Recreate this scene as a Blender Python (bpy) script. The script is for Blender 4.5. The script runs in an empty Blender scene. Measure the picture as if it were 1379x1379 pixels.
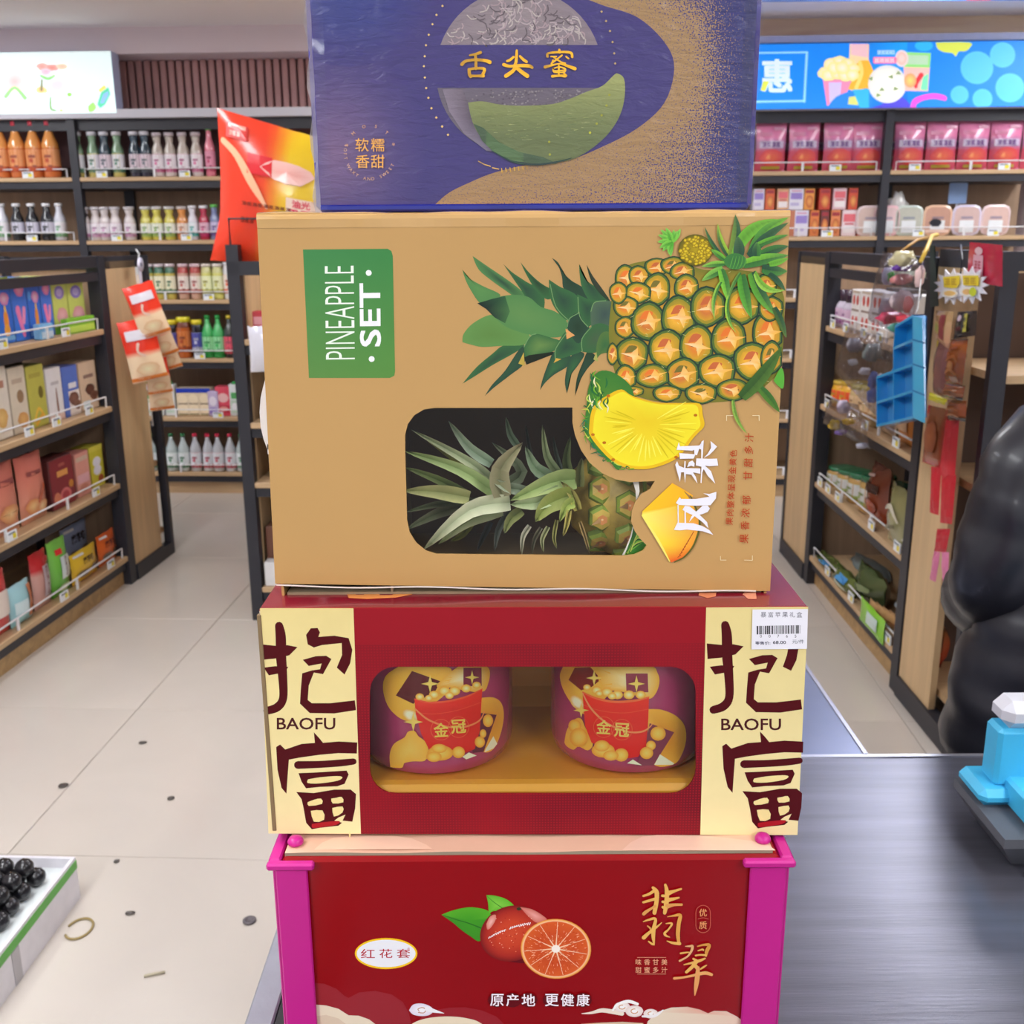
import bpy, math, random
from mathutils import Vector, Matrix, geometry
R = math.radians
random.seed(7)
SC = bpy.context.scene
COL = SC.collection

# ------------------------------------------------------------------ camera
CAMZ = 1.5
F = 1400.0
PITCH = R(14.94)
SP, CP = math.sin(PITCH), math.cos(PITCH)
ROLL = R(0.34)
CR_, SR_ = math.cos(ROLL), math.sin(ROLL)
cam_d = bpy.data.cameras.new('camera')
cam = bpy.data.objects.new('camera', cam_d)
COL.objects.link(cam)
cam.location = (0, 0, CAMZ)
cam.rotation_euler = (Matrix.Rotation(R(90) - PITCH, 4, 'X') @ Matrix.Rotation(-ROLL, 4, 'Z')).to_euler()
cam_d.sensor_width = 36.0
cam_d.lens = 36.0 * F / 1379.0
cam_d.clip_start = 0.02
cam_d.dof.use_dof = True
cam_d.dof.focus_distance = 0.80
cam_d.dof.aperture_fstop = 17.0
SC.camera = cam

# ------------------------------------------------------------------ world + exposure
w = bpy.data.worlds.new('world')
SC.world = w
w.use_nodes = True
w.node_tree.nodes['Background'].inputs[0].default_value = (0.93, 0.96, 1.0, 1)
w.node_tree.nodes['Background'].inputs[1].default_value = 0.5
SC.view_settings.view_transform = 'Standard'
SC.view_settings.look = 'None'
SC.view_settings.gamma = 1
SC.view_settings.use_curve_mapping = False
SC.view_settings.exposure = 0.45
LAMP = 16
CEIL = CAMZ + 1.10
SC.cycles.max_bounces = 8
SC.cycles.transparent_max_bounces = 16
SC.cycles.caustics_reflective = False
SC.cycles.caustics_refractive = False
SC.cycles.sample_clamp_indirect = 4.0


# ------------------------------------------------------------------ coordinates: pixel of the 1379 frame -> point at distance Y
def ratio(px, py):
    u, v = px - 689.5, py - 689.5
    a = (u * CR_ - v * SR_) / F
    b = (v * CR_ + u * SR_) / F
    fwd = CP - b * SP
    return a / fwd, (SP + b * CP) / fwd


def at(px, py, Y):
    a, d = ratio(px, py)
    return Vector((a * Y, Y, CAMZ - d * Y))


def ground(px, py, z=0.0):
    a, d = ratio(px, py)
    Y = (CAMZ - z) / d
    return Vector((a * Y, Y, z))


# ------------------------------------------------------------------ colours and materials
def lin(c):
    if isinstance(c, str):
        c = tuple(int(c[i:i + 2], 16) for i in (0, 2, 4))
    return tuple((v / 255 / 12.92) if v / 255 <= 0.04045 else ((v / 255 + 0.055) / 1.055) ** 2.4 for v in c[:3]) + (1.0,)


def mixc(a, b, t):
    return tuple(a[i] * (1 - t) + b[i] * t for i in range(3))


def mat(name, c=None, rough=0.5, metal=0.0, coat=0.0, noise=0.0, nscale=20.0, bump=0.0, bscale=60.0,
        stretch=(1, 1, 1), emit=0.0, spec=0.5, distort=0.0):
    """c None: the colour comes from the mesh's own colour attribute (print, labels)."""
    m = bpy.data.materials.new(name)
    m.use_nodes = True
    nt = m.node_tree
    N, L = nt.nodes, nt.links
    b = N['Principled BSDF']
    b.inputs['Roughness'].default_value = rough
    b.inputs['Metallic'].default_value = metal
    b.inputs['Coat Weight'].default_value = coat
    b.inputs['Coat Roughness'].default_value = 0.08
    b.inputs['Specular IOR Level'].default_value = spec
    if c is None:
        a = N.new('ShaderNodeVertexColor')
        a.layer_name = 'Col'
        src = a.outputs['Color']
    else:
        rgb = N.new('ShaderNodeRGB')
        rgb.outputs[0].default_value = lin(c)
        src = rgb.outputs[0]
    tc = N.new('ShaderNodeTexCoord')
    mp = N.new('ShaderNodeMapping')
    mp.inputs['Scale'].default_value = stretch
    L.new(tc.outputs['Object'], mp.inputs['Vector'])
    if noise > 0:
        n = N.new('ShaderNodeTexNoise')
        n.inputs['Scale'].default_value = nscale
        n.inputs['Detail'].default_value = 5
        n.inputs['Distortion'].default_value = distort
        L.new(mp.outputs[0], n.inputs['Vector'])
        hs = N.new('ShaderNodeMapRange')
        hs.inputs[1].default_value = 0.25
        hs.inputs[2].default_value = 0.75
        hs.inputs[3].default_value = 1 - noise
        hs.inputs[4].default_value = 1 + noise
        L.new(n.outputs['Fac'], hs.inputs[0])
        mx = N.new('ShaderNodeVectorMath')
        mx.operation = 'SCALE'
        L.new(src, mx.inputs[0])
        L.new(hs.outputs[0], mx.inputs['Scale'])
        src = mx.outputs[0]
    L.new(src, b.inputs['Base Color'])
    if bump > 0:
        n2 = N.new('ShaderNodeTexNoise')
        n2.inputs['Scale'].default_value = bscale
        n2.inputs['Detail'].default_value = 3
        L.new(mp.outputs[0], n2.inputs['Vector'])
        bp = N.new('ShaderNodeBump')
        bp.inputs['Strength'].default_value = bump
        bp.inputs['Distance'].default_value = 0.002
        L.new(n2.outputs['Fac'], bp.inputs['Height'])
        L.new(bp.outputs[0], b.inputs['Normal'])
    if emit > 0:
        L.new(src, b.inputs['Emission Color'])
        b.inputs['Emission Strength'].default_value = emit
    return m


def film(name, tint=(255, 255, 255), gloss=0.06, rough=0.12, bump=0.3, bscale=14):
    m = bpy.data.materials.new(name)
    m.use_nodes = True
    nt = m.node_tree
    N, L = nt.nodes, nt.links
    out = N['Material Output']
    N.remove(N['Principled BSDF'])
    t = N.new('ShaderNodeBsdfTransparent')
    t.inputs[0].default_value = lin(tint)
    g = N.new('ShaderNodeBsdfGlossy')
    g.inputs['Roughness'].default_value = rough
    lw = N.new('ShaderNodeLayerWeight')
    lw.inputs[0].default_value = 0.35
    ad = N.new('ShaderNodeMath')
    ad.operation = 'ADD'
    ad.inputs[1].default_value = gloss
    ml = N.new('ShaderNodeMath')
    ml.operation = 'MULTIPLY'
    ml.inputs[1].default_value = 0.6
    L.new(lw.outputs['Fresnel'], ml.inputs[0])
    L.new(ml.outputs[0], ad.inputs[0])
    mx = N.new('ShaderNodeMixShader')
    L.new(ad.outputs[0], mx.inputs[0])
    L.new(t.outputs[0], mx.inputs[1])
    L.new(g.outputs[0], mx.inputs[2])
    n = N.new('ShaderNodeTexNoise')
    n.inputs['Scale'].default_value = bscale
    tc = N.new('ShaderNodeTexCoord')
    L.new(tc.outputs['Object'], n.inputs['Vector'])
    bp = N.new('ShaderNodeBump')
    bp.inputs['Strength'].default_value = bump
    bp.inputs['Distance'].default_value = 0.01
    L.new(n.outputs['Fac'], bp.inputs['Height'])
    L.new(bp.outputs[0], g.inputs['Normal'])
    L.new(mx.outputs[0], out.inputs['Surface'])
    return m


def wood_mat(name, c, axis='z', dark=0.18, scale=7.0, rough=0.5):
    m = mat(name, c, rough=rough)
    nt = m.node_tree
    N, L = nt.nodes, nt.links
    b = N['Principled BSDF']
    tc = N.new('ShaderNodeTexCoord')
    mp = N.new('ShaderNodeMapping')
    s = [scale * 3] * 3
    s['xyz'.index(axis)] = scale * 0.22
    mp.inputs['Scale'].default_value = s
    L.new(tc.outputs['Object'], mp.inputs[0])
    n = N.new('ShaderNodeTexNoise')
    n.inputs['Scale'].default_value = 1.6
    n.inputs['Detail'].default_value = 6
    n.inputs['Distortion'].default_value = 0.8
    L.new(mp.outputs[0], n.inputs['Vector'])
    cr = N.new('ShaderNodeValToRGB')
    base = lin(c)
    cr.color_ramp.elements[0].position = 0.3
    cr.color_ramp.elements[1].position = 0.72
    cr.color_ramp.elements[0].color = tuple(v * (1 - dark) for v in base[:3]) + (1,)
    cr.color_ramp.elements[1].color = tuple(min(1, v * (1 + dark)) for v in base[:3]) + (1,)
    L.new(n.outputs['Fac'], cr.inputs[0])
    L.new(cr.outputs[0], b.inputs['Base Color'])
    return m


M = {}
M['print'] = mat('printed_card', None, rough=0.42, spec=.22, noise=0.03, nscale=40)
M['print_gloss'] = mat('glossy_print', None, rough=0.25, coat=0.15, spec=.3)
M['goods'] = mat('packaging', None, rough=0.4, noise=0.05, nscale=30)
M['goods_gloss'] = mat('shiny_packaging', None, rough=0.22, coat=0.3)
M['glass'] = mat('bottle_glass', None, rough=0.12, coat=0.6)
M['metal_dark'] = mat('dark_steel_frame', (42, 42, 50), rough=0.45, metal=0.0, noise=0.08, nscale=3)
M['board'] = wood_mat('oak_board_edge', (196, 164, 126), 'x', 0.14)
M['board_y'] = wood_mat('oak_board_long', (190, 158, 120), 'y', 0.14)
M['panel'] = wood_mat('oak_side_panel', (205, 174, 132), 'z', 0.10, 5)
M['kick'] = wood_mat('oak_kickboard', (176, 143, 98), 'y', 0.2, 6)
M['back'] = wood_mat('shelf_back_panel', (172, 142, 116), 'z', 0.12, 5)
M['white'] = mat('white_plastic', (236, 236, 240), rough=0.35)
M['wire'] = mat('white_wire', (225, 225, 228), rough=0.3)
M['lamp'] = mat('lamp_diffuser', (250, 252, 255), rough=0.6, emit=LAMP)


# ------------------------------------------------------------------ mesh builder
class MB:
    def __init__(s):
        s.v, s.f, s.c, s.mi, s.sm = [], [], [], [], []

    def add(s, pts, col=(200, 200, 200), mi=0, sm=False):
        """one polygon; col a colour or one per corner"""
        i = len(s.v)
        s.v += [tuple(p) for p in pts]
        s.f.append(tuple(range(i, i + len(pts))))
        s.c.append(col if isinstance(col, list) else [col] * len(pts))
        s.mi.append(mi)
        s.sm.append(sm)

    def faces(s, vs, fs, col=(200, 200, 200), mi=0, sm=False):
        i = len(s.v)
        s.v += [tuple(p) for p in vs]
        for k, f in enumerate(fs):
            s.f.append(tuple(i + q for q in f))
            c = col[k] if isinstance(col, list) else col
            s.c.append(c if isinstance(c, list) else [c] * len(f))
            s.mi.append(mi)
            s.sm.append(sm)

    def box(s, x0, y0, z0, x1, y1, z1, col=(200, 200, 200), mi=0, bev=0.0, xf=None):
        if x0 > x1: x0, x1 = x1, x0
        if y0 > y1: y0, y1 = y1, y0
        if z0 > z1: z0, z1 = z1, z0
        if bev <= 0:
            vs = [Vector((x, y, z)) for z in (z0, z1) for x, y in ((x0, y0), (x1, y0), (x1, y1), (x0, y1))]
            fs = [(3, 2, 1, 0), (4, 5, 6, 7), (0, 1, 5, 4), (1, 2, 6, 5), (2, 3, 7, 6), (3, 0, 4, 7)]
        else:
            b = min(bev, (x1 - x0) * .45, (y1 - y0) * .45, (z1 - z0) * .45)
            vs, fs = [], []
            idx = {}
            for sx in (0, 1):
                for sy in (0, 1):
                    for sz in (0, 1):
                        X, Y, Z = (x1 if sx else x0), (y1 if sy else y0), (z1 if sz else z0)
                        ix, iy, iz = X + (-b if sx else b), Y + (-b if sy else b), Z + (-b if sz else b)
                        for a, p in enumerate(((X, iy, iz), (ix, Y, iz), (ix, iy, Z))):
                            idx[(sx, sy, sz, a)] = len(vs)
                            vs.append(Vector(p))
            g = lambda *k: idx[k]
            for q in (0, 1):
                fs.append((g(q, 0, 0, 0), g(q, 1, 0, 0), g(q, 1, 1, 0), g(q, 0, 1, 0)))
                fs.append((g(0, q, 0, 1), g(1, q, 0, 1), g(1, q, 1, 1), g(0, q, 1, 1)))
                fs.append((g(0, 0, q, 2), g(1, 0, q, 2), g(1, 1, q, 2), g(0, 1, q, 2)))
                for r in (0, 1):
                    fs.append((g(q, r, 0, 0), g(q, r, 0, 1), g(q, r, 1, 1), g(q, r, 1, 0)))
                    fs.append((g(q, 0, r, 0), g(q, 0, r, 2), g(q, 1, r, 2), g(q, 1, r, 0)))
                    fs.append((g(0, q, r, 1), g(0, q, r, 2), g(1, q, r, 2), g(1, q, r, 1)))
                    for t in (0, 1):
                        fs.append((g(q, r, t, 0), g(q, r, t, 1), g(q, r, t, 2)))
            c = Vector(((x0 + x1) / 2, (y0 + y1) / 2, (z0 + z1) / 2))
            out = []
            for f in fs:
                n = (vs[f[1]] - vs[f[0]]).cross(vs[f[2]] - vs[f[0]])
                m = sum((vs[k] for k in f), Vector()) / len(f) - c
                out.append(f if n.dot(m) > 0 else f[::-1])
            fs = out
        if xf: vs = [xf @ p for p in vs]
        s.faces(vs, fs, col, mi)

    def lathe(s, prof, cx=0, cy=0, n=14, col=(200, 200, 200), mi=0, sm=True, xf=None, z0=0, bump=None):
        """prof: list of (r, z) or (r, z, colour) bottom to top, open ends closed"""
        vs, fs, cs = [], [], []
        for j, p in enumerate(prof):
            for k in range(n):
                a = 2 * math.pi * k / n
                r = p[0] * (bump(a, j) if bump else 1)
                q = Vector((cx + r * math.cos(a), cy + r * math.sin(a), z0 + p[1]))
                vs.append(xf @ q if xf else q)
        for j in range(len(prof) - 1):
            c = prof[j][2] if len(prof[j]) > 2 else col
            for k in range(n):
                k2 = (k + 1) % n
                fs.append((j * n + k, j * n + k2, (j + 1) * n + k2, (j + 1) * n + k))
                cs.append(c)
        fs.append(tuple(range(n))[::-1])
        cs.append(prof[0][2] if len(prof[0]) > 2 else col)
        fs.append(tuple((len(prof) - 1) * n + k for k in range(n)))
        cs.append(prof[-1][2] if len(prof[-1]) > 2 else (prof[-2][2] if len(prof[-2]) > 2 else col))
        s.faces(vs, fs, cs, mi, sm)

    def tube(s, pts, r, n=6, col=(200, 200, 200), mi=0, sm=True, flat=1.0):
        pts = [Vector(p) for p in pts]
        rs = r if isinstance(r, (list, tuple)) else [r] * len(pts)
        vs, fs = [], []
        up = Vector((0, 0, 1))
        for i, p in enumerate(pts):
            d = (pts[min(i + 1, len(pts) - 1)] - pts[max(i - 1, 0)])
            if d.length < 1e-9: d = Vector((0, 0, 1))
            d.normalize()
            a = up if abs(d.dot(up)) < .95 else Vector((1, 0, 0))
            u = d.cross(a).normalized()
            v = d.cross(u).normalized()
            for k in range(n):
                t = 2 * math.pi * k / n
                vs.append(p + u * math.cos(t) * rs[i] + v * math.sin(t) * rs[i] * flat)
        for i in range(len(pts) - 1):
            for k in range(n):
                k2 = (k + 1) % n
                fs.append((i * n + k, i * n + k2, (i + 1) * n + k2, (i + 1) * n + k))
        fs.append(tuple(range(n))[::-1])
        fs.append(tuple((len(pts) - 1) * n + k for k in range(n)))
        s.faces(vs, fs, col, mi, sm)

    def ball(s, c, rx, ry=None, rz=None, n=12, m=8, col=(200, 200, 200), mi=0, xf=None, lump=0.0, seed=0):
        ry = ry or rx
        rz = rz or rx
        rnd = random.Random(seed)
        c = Vector(c)
        vs, fs = [], []
        for j in range(m + 1):
            th = math.pi * j / m
            for k in range(n):
                ph = 2 * math.pi * k / n
                q = 1 + (rnd.uniform(-lump, lump) if 0 < j < m else 0)
                p = Vector((rx * q * math.sin(th) * math.cos(ph), ry * q * math.sin(th) * math.sin(ph), -rz * q * math.cos(th)))
                vs.append((xf @ p if xf else p) + c)
        for j in range(m):
            for k in range(n):
                k2 = (k + 1) % n
                if j == 0:
                    fs.append((k, n + k2, n + k))
                elif j == m - 1:
                    fs.append((j * n + k, j * n + k2, (j + 1) * n + k))
                else:
                    fs.append((j * n + k, j * n + k2, (j + 1) * n + k2, (j + 1) * n + k))
        s.faces(vs, fs, col, mi, True)

    def pillow(s, w_, h_, t_, col=(200, 200, 200), nx=8, nz=8, colf=None, mi=0, seam=0.0, xf=None, wob=0.0, seed=0):
        """flat-sealed pouch standing in the XZ plane, base at z=0, bulging in Y"""
        rnd = random.Random(seed)
        front, back = {}, {}
        vs = []
        for i in range(nx + 1):
            for k in range(nz + 1):
                u, v = i / nx, k / nz
                bul = (max(0, math.sin(math.pi * min(1, max(0, (u - seam) / (1 - 2 * seam)))) *
                        math.sin(math.pi * min(1, max(0, (v - seam) / (1 - 2 * seam)))))) ** .55 * t_ / 2
                pin = 1 - 0.05 * math.sin(math.pi * v)
                x = (u - .5) * w_ * pin
                dz = (rnd.random() - .5) * wob if 0 < k else 0
                front[i, k] = len(vs)
                vs.append(Vector((x, -bul - (rnd.random()) * wob * .6, v * h_ + dz)))
                back[i, k] = len(vs)
                vs.append(Vector((x, bul, v * h_ + dz)))
        fs, cs = [], []
        for i in range(nx):
            for k in range(nz):
                fs.append((front[i, k], front[i + 1, k], front[i + 1, k + 1], front[i, k + 1]))
                if colf:
                    cs.append([colf(a / nx, b / nz) for a, b in ((i, k), (i + 1, k), (i + 1, k + 1), (i, k + 1))])
                else:
                    cs.append(col)
                fs.append((back[i, k], back[i, k + 1], back[i + 1, k + 1], back[i + 1, k]))
                cs.append(colf(i / nx, k / nz) if colf else col)
        if xf: vs = [xf @ p for p in vs]
        s.faces(vs, fs, cs, mi, True)

    def build(s, name, m, parent=None, world=False, org=None, kind=None):
        me = bpy.data.meshes.new(name)
        vs = s.v
        if world and parent is not None:
            inv = WORLD[parent.name].inverted()
            vs = [tuple(inv @ Vector(p)) for p in vs]
        elif org is not None:
            vs = [(p[0] - org[0], p[1] - org[1], p[2] - org[2]) for p in vs]
        me.from_pydata(vs, [], s.f)
        ms = m if isinstance(m, (list, tuple)) else [m]
        for q in ms: me.materials.append(M[q] if isinstance(q, str) else q)
        me.polygons.foreach_set('material_index', s.mi)
        me.polygons.foreach_set('use_smooth', s.sm)
        ca = me.color_attributes.new('Col', 'FLOAT_COLOR', 'CORNER')
        flat = []
        cache = {}
        for cl in s.c:
            for c in cl:
                q = cache.get(c)
                if q is None:
                    q = cache[c] = (lin(c)[:3] + ((c[3],) if len(c) > 3 and not isinstance(c, str) else (1.0,)))
                flat += q
        ca.data.foreach_set('color', flat)
        me.update()
        o = bpy.data.objects.new(name, me)
        COL.objects.link(o)
        if parent is not None:
            o.parent = parent
            WORLD[o.name] = WORLD[parent.name]
        else:
            if org is not None: o.location = org
            WORLD[o.name] = Matrix.Translation(org or (0, 0, 0))
        if kind: o['kind'] = kind
        return o


WORLD = {}


def tag(o, label=None, cat=None, group=None, kind=None):
    if label: o['label'] = label
    if cat: o['category'] = cat
    if group: o['group'] = group
    if kind: o['kind'] = kind
    return o


def thing(name, loc, label, cat, rz=0.0, group=None, kind=None):
    o = bpy.data.objects.new(name, None)
    o.empty_display_size = 0.05
    COL.objects.link(o)
    o.location = loc
    o.rotation_euler = (0, 0, rz)
    WORLD[o.name] = Matrix.Translation(loc) @ Matrix.Rotation(rz, 4, 'Z')
    return tag(o, label, cat, group, kind)


def copy_tree(o, loc=None, rz=None, label=None, group=None, parent=None, scale=None):
    c = o.copy()
    COL.objects.link(c)
    if parent is not None: c.parent = parent
    if loc is not None: c.location = loc
    if rz is not None: c.rotation_euler = (0, 0, rz)
    if scale is not None: c.scale = (scale[0], scale[1], scale[2])
    if label: c['label'] = label
    if group: c['group'] = group
    for ch in list(o.children):
        if ch != c: copy_tree(ch, parent=c)
    return c


# ------------------------------------------------------------------ text as flat mesh
_tc = {}


def text_mesh(s, bold=0.0, res=3):
    k = (s, bold, res)
    if k in _tc: return _tc[k]
    cu = bpy.data.curves.new('t', 'FONT')
    cu.body = s
    cu.size = 1.0
    cu.resolution_u = res
    cu.offset = bold
    ob = bpy.data.objects.new('t', cu)
    COL.objects.link(ob)
    bpy.context.view_layer.update()
    me = ob.evaluated_get(bpy.context.evaluated_depsgraph_get()).to_mesh()
    vs = [(v.co.x, v.co.y) for v in me.vertices]
    fs = [tuple(p.vertices) for p in me.polygons]
    bpy.data.objects.remove(ob)
    bpy.data.curves.remove(cu)
    if not vs: vs, fs = [(0, 0), (0, .01), (.01, 0)], [(0, 1, 2)]
    x0, x1 = min(v[0] for v in vs), max(v[0] for v in vs)
    y0, y1 = min(v[1] for v in vs), max(v[1] for v in vs)
    _tc[k] = (vs, fs, x0, x1, y0, y1)
    return _tc[k]


def spline(pts, n=6):
    """Catmull-Rom through tuples of any length"""
    out = []
    P = [pts[0]] + list(pts) + [pts[-1]]
    for i in range(1, len(P) - 2):
        for k in range(n):
            t = k / n
            q = []
            for d in range(len(pts[0])):
                a, b, c, e = P[i - 1][d], P[i][d], P[i + 1][d], P[i + 2][d]
                q.append(.5 * (2 * b + (c - a) * t + (2 * a - 5 * b + 4 * c - e) * t * t + (3 * b - a - 3 * c + e) * t ** 3))
            out.append(tuple(q))
    out.append(tuple(pts[-1]))
    return out


class Canvas:
    """flat print: polygons laid on a surface; mapf(px, py, lift) gives the point on it"""

    def __init__(s, mapf, step=0.0):
        s.mb = MB()
        s.map = mapf
        s.k = 0
        s.step = step
        s.o = (0, 0, 1)

    def frame(s, ox, oy, sc):
        s.o = (ox, oy, sc)
        return s

    def P(s, p):
        return (s.o[0] + p[0] / s.o[2], s.o[1] + p[1] / s.o[2])

    def put(s, vs, fs, cs):
        """vs in picture coordinates"""
        s.k += 1
        lift = s.k * 3e-6 + 5e-5
        if s.step:
            vs, fs, cs = subdiv(vs, fs, cs, s.step)
        s.mb.faces([s.map(x, y, lift) for x, y in vs], fs, cs)

    def poly(s, pts, col, cc=None, cen=None):
        pts = [s.P(p) for p in pts]
        if s.step or cc is not None:
            if cc is None:
                tris = geometry.tessellate_polygon([[Vector((p[0], p[1], 0)) for p in pts]])
                cl = col if isinstance(col, list) else [col] * len(pts)
                s.put(pts, [tuple(t) for t in tris], [[cl[i] for i in t] for t in tris])
            else:
                cen = s.P(cen) if cen else (sum(p[0] for p in pts) / len(pts), sum(p[1] for p in pts) / len(pts))
                n = len(pts)
                cl = col if isinstance(col, list) else [col] * n
                s.put(pts + [cen], [(i, (i + 1) % n, n) for i in range(n)], [[cl[i], cl[(i + 1) % n], cc] for i in range(n)])
        else:
            cl = col if isinstance(col, list) else [col] * len(pts)
            tris = geometry.tessellate_polygon([[Vector((p[0], p[1], 0)) for p in pts]])
            s.put(pts, [tuple(t) for t in tris], [[cl[i] for i in t] for t in tris])

    def curve(s, pts, col, n=4, cc=None, cen=None):
        q = spline(list(pts) + [pts[0]], n)[:-1]
        s.poly(q, col, cc, cen)

    def rings(s, cx, cy, rx, ry, stops, n=24, rot=0.0, wob=0.0):
        """concentric shading: stops [(t, colour)] from centre 0 to rim 1"""
        rnd = random.Random(int(cx * 7 + cy))
        wv = [1 + rnd.uniform(-wob, wob) for _ in range(n)]
        cr, sr = math.cos(rot), math.sin(rot)
        vs, fs, cs = [s.P((cx, cy))], [], []
        for t, c in stops[1:]:
            for k in range(n):
                a = 2 * math.pi * k / n
                x, y = rx * t * wv[k] * math.cos(a), ry * t * wv[k] * math.sin(a)
                vs.append(s.P((cx + x * cr - y * sr, cy + x * sr + y * cr)))
        for k in range(n):
            k2 = (k + 1) % n
            fs.append((0, 1 + k, 1 + k2))
            cs.append([stops[0][1], stops[1][1], stops[1][1]])
            for j in range(1, len(stops) - 1):
                a, b = 1 + (j - 1) * n, 1 + j * n
                fs.append((a + k, b + k, b + k2, a + k2))
                cs.append([stops[j][1], stops[j + 1][1], stops[j + 1][1], stops[j][1]])
        s.put(vs, fs, cs)

    def ell(s, cx, cy, rx, ry, col, n=28, rot=0.0, a0=0, a1=2 * math.pi):
        pts = []
        for k in range(n):
            a = a0 + (a1 - a0) * k / (n if a1 - a0 > 6.28 else n - 1)
            x, y = rx * math.cos(a), ry * math.sin(a)
            pts.append((cx + x * math.cos(rot) - y * math.sin(rot), cy + x * math.sin(rot) + y * math.cos(rot)))
        s.poly(pts, col)

    def ring(s, cx, cy, rx, ry, wd, col, n=32, a0=0, a1=2 * math.pi):
        s.stroke([(cx + rx * math.cos(a0 + (a1 - a0) * k / n), cy + ry * math.sin(a0 + (a1 - a0) * k / n), wd) for k in range(n + 1)], col, n=1, cap=False)

    def rect(s, x0, y0, x1, y1, col):
        s.poly([(x0, y0), (x1, y0), (x1, y1), (x0, y1)], col)

    def rrect(s, x0, y0, x1, y1, r, col, n=6):
        s.poly(rr(x0, y0, x1, y1, r, n), col)

    def stroke(s, pts, col, n=5, cap=True, col2=None):
        """brush stroke through (x, y, width)"""
        q = spline(pts, n) if n > 1 and len(pts) > 1 else list(pts)
        Lf, Rt = [], []
        for i, (x, y, wd) in enumerate(q):
            a, b = q[max(i - 1, 0)], q[min(i + 1, len(q) - 1)]
            dx, dy = b[0] - a[0], b[1] - a[1]
            l = math.hypot(dx, dy) or 1
            nx, ny = -dy / l, dx / l
            Lf.append((x + nx * wd / 2, y + ny * wd / 2))
            Rt.append((x - nx * wd / 2, y - ny * wd / 2))
        m = len(q)
        vs = [s.P(p) for p in Lf + Rt]
        fs = [(i, i + 1, m + i + 1, m + i) for i in range(m - 1)]
        if col2 is None:
            cs = [[col] * 4 for _ in fs]
        else:
            cs = []
            for i in range(m - 1):
                a, b = mixc(col, col2, i / (m - 1)), mixc(col, col2, (i + 1) / (m - 1))
                cs.append([a, b, b, a])
        if cap:
            for e, (i0, i1) in enumerate(((0, 1), (m - 1, m - 2))):
                x, y, wd = q[i0]
                ang = math.atan2(q[i0][1] - q[i1][1], q[i0][0] - q[i1][0])
                b = len(vs)
                vs += [s.P((x + wd / 2 * math.cos(ang + t), y + wd / 2 * math.sin(ang + t))) for t in (1.57, .95, .35, -.35, -.95, -1.57)]
                fs.append(tuple(range(b, b + 6)))
                cs.append([col if e == 0 or col2 is None else col2] * 6)
        s.put(vs, fs, cs)

    def leaf(s, base, tip, wd, bend, c1, c2, ct=None, n=8, both=True):
        """blade: c1 one half, c2 other half, ct tip colour; bend sideways as fraction of length"""
        bx, by = base
        tx, ty = tip
        dx, dy = tx - bx, ty - by
        l = math.hypot(dx, dy)
        nx, ny = -dy / l, dx / l
        ct = ct or c1
        vs, fs, cs = [], [], []
        for i in range(n + 1):
            t = i / n
            o = bend * l * math.sin(math.pi * t * .5) ** 2 * 1.0 - bend * l * t
            o = bend * l * 4 * t * (1 - t) * .5 if both else o
            x, y = bx + dx * t + nx * o, by + dy * t + ny * o
            h = wd / 2 * (math.sin(math.pi * (0.22 + 0.78 * t)) ** .8 if t < 1 else 0)
            vs += [s.P((x + nx * h, y + ny * h)), s.P((x, y)), s.P((x - nx * h, y - ny * h))]
        for i in range(n):
            a = 3 * i
            t0, t1 = i / n, (i + 1) / n
            for q, c in ((0, c1), (1, c2)):
                fs.append((a + q, a + q + 1, a + q + 4, a + q + 3))
                e0, e1 = mixc(c, ct, t0 ** 2), mixc(c, ct, t1 ** 2)
                mid0, mid1 = mixc(e0, (20, 40, 25), .25), mixc(e1, (20, 40, 25), .15)
                cs.append([e0, mid0, mid1, e1] if q == 0 else [mid0, e0, e1, mid1])
        s.put(vs, fs, cs)

    def text(s, st, x, y, h, col, rot=0.0, sx=1.0, bold=0.0, align='l', res=3, width=None):
        """x, y: left (or centre) of the baseline box centre; h: cap box height in picture units"""
        if bold > 0:
            e = bold * h * .55
            for dx, dy in ((-e, -e), (e, -e), (-e, e), (e, e)):
                s.text(st, x + dx, y + dy, h, col, rot, sx, 0.0, align, res, width)
            return
        vs, fs, x0, x1, y0, y1 = text_mesh(st, bold, res)
        k = h / (y1 - y0)
        kx = k * sx
        if width: kx = width / (x1 - x0)
        ox = x0 if align == 'l' else (x0 + x1) / 2
        oy = (y0 + y1) / 2
        c, sn = math.cos(rot), math.sin(rot)
        pts = []
        for vx, vy in vs:
            a, b = (vx - ox) * kx, -(vy - oy) * k
            pts.append(s.P((x + a * c - b * sn, y + a * sn + b * c)))
        s.put(pts, fs, [[col] * len(f) for f in fs])

    def build(s, name, m, parent, world=True):
        return s.mb.build(name, m, parent, world=world)


def rr(x0, y0, x1, y1, r, n=6):
    pts = []
    for cx, cy, a in ((x1 - r, y0 + r, -90), (x1 - r, y1 - r, 0), (x0 + r, y1 - r, 90), (x0 + r, y0 + r, 180)):
        for k in range(n + 1):
            t = R(a + 90 * k / n)
            pts.append((cx + r * math.cos(t), cy + r * math.sin(t)))
    return pts


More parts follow.
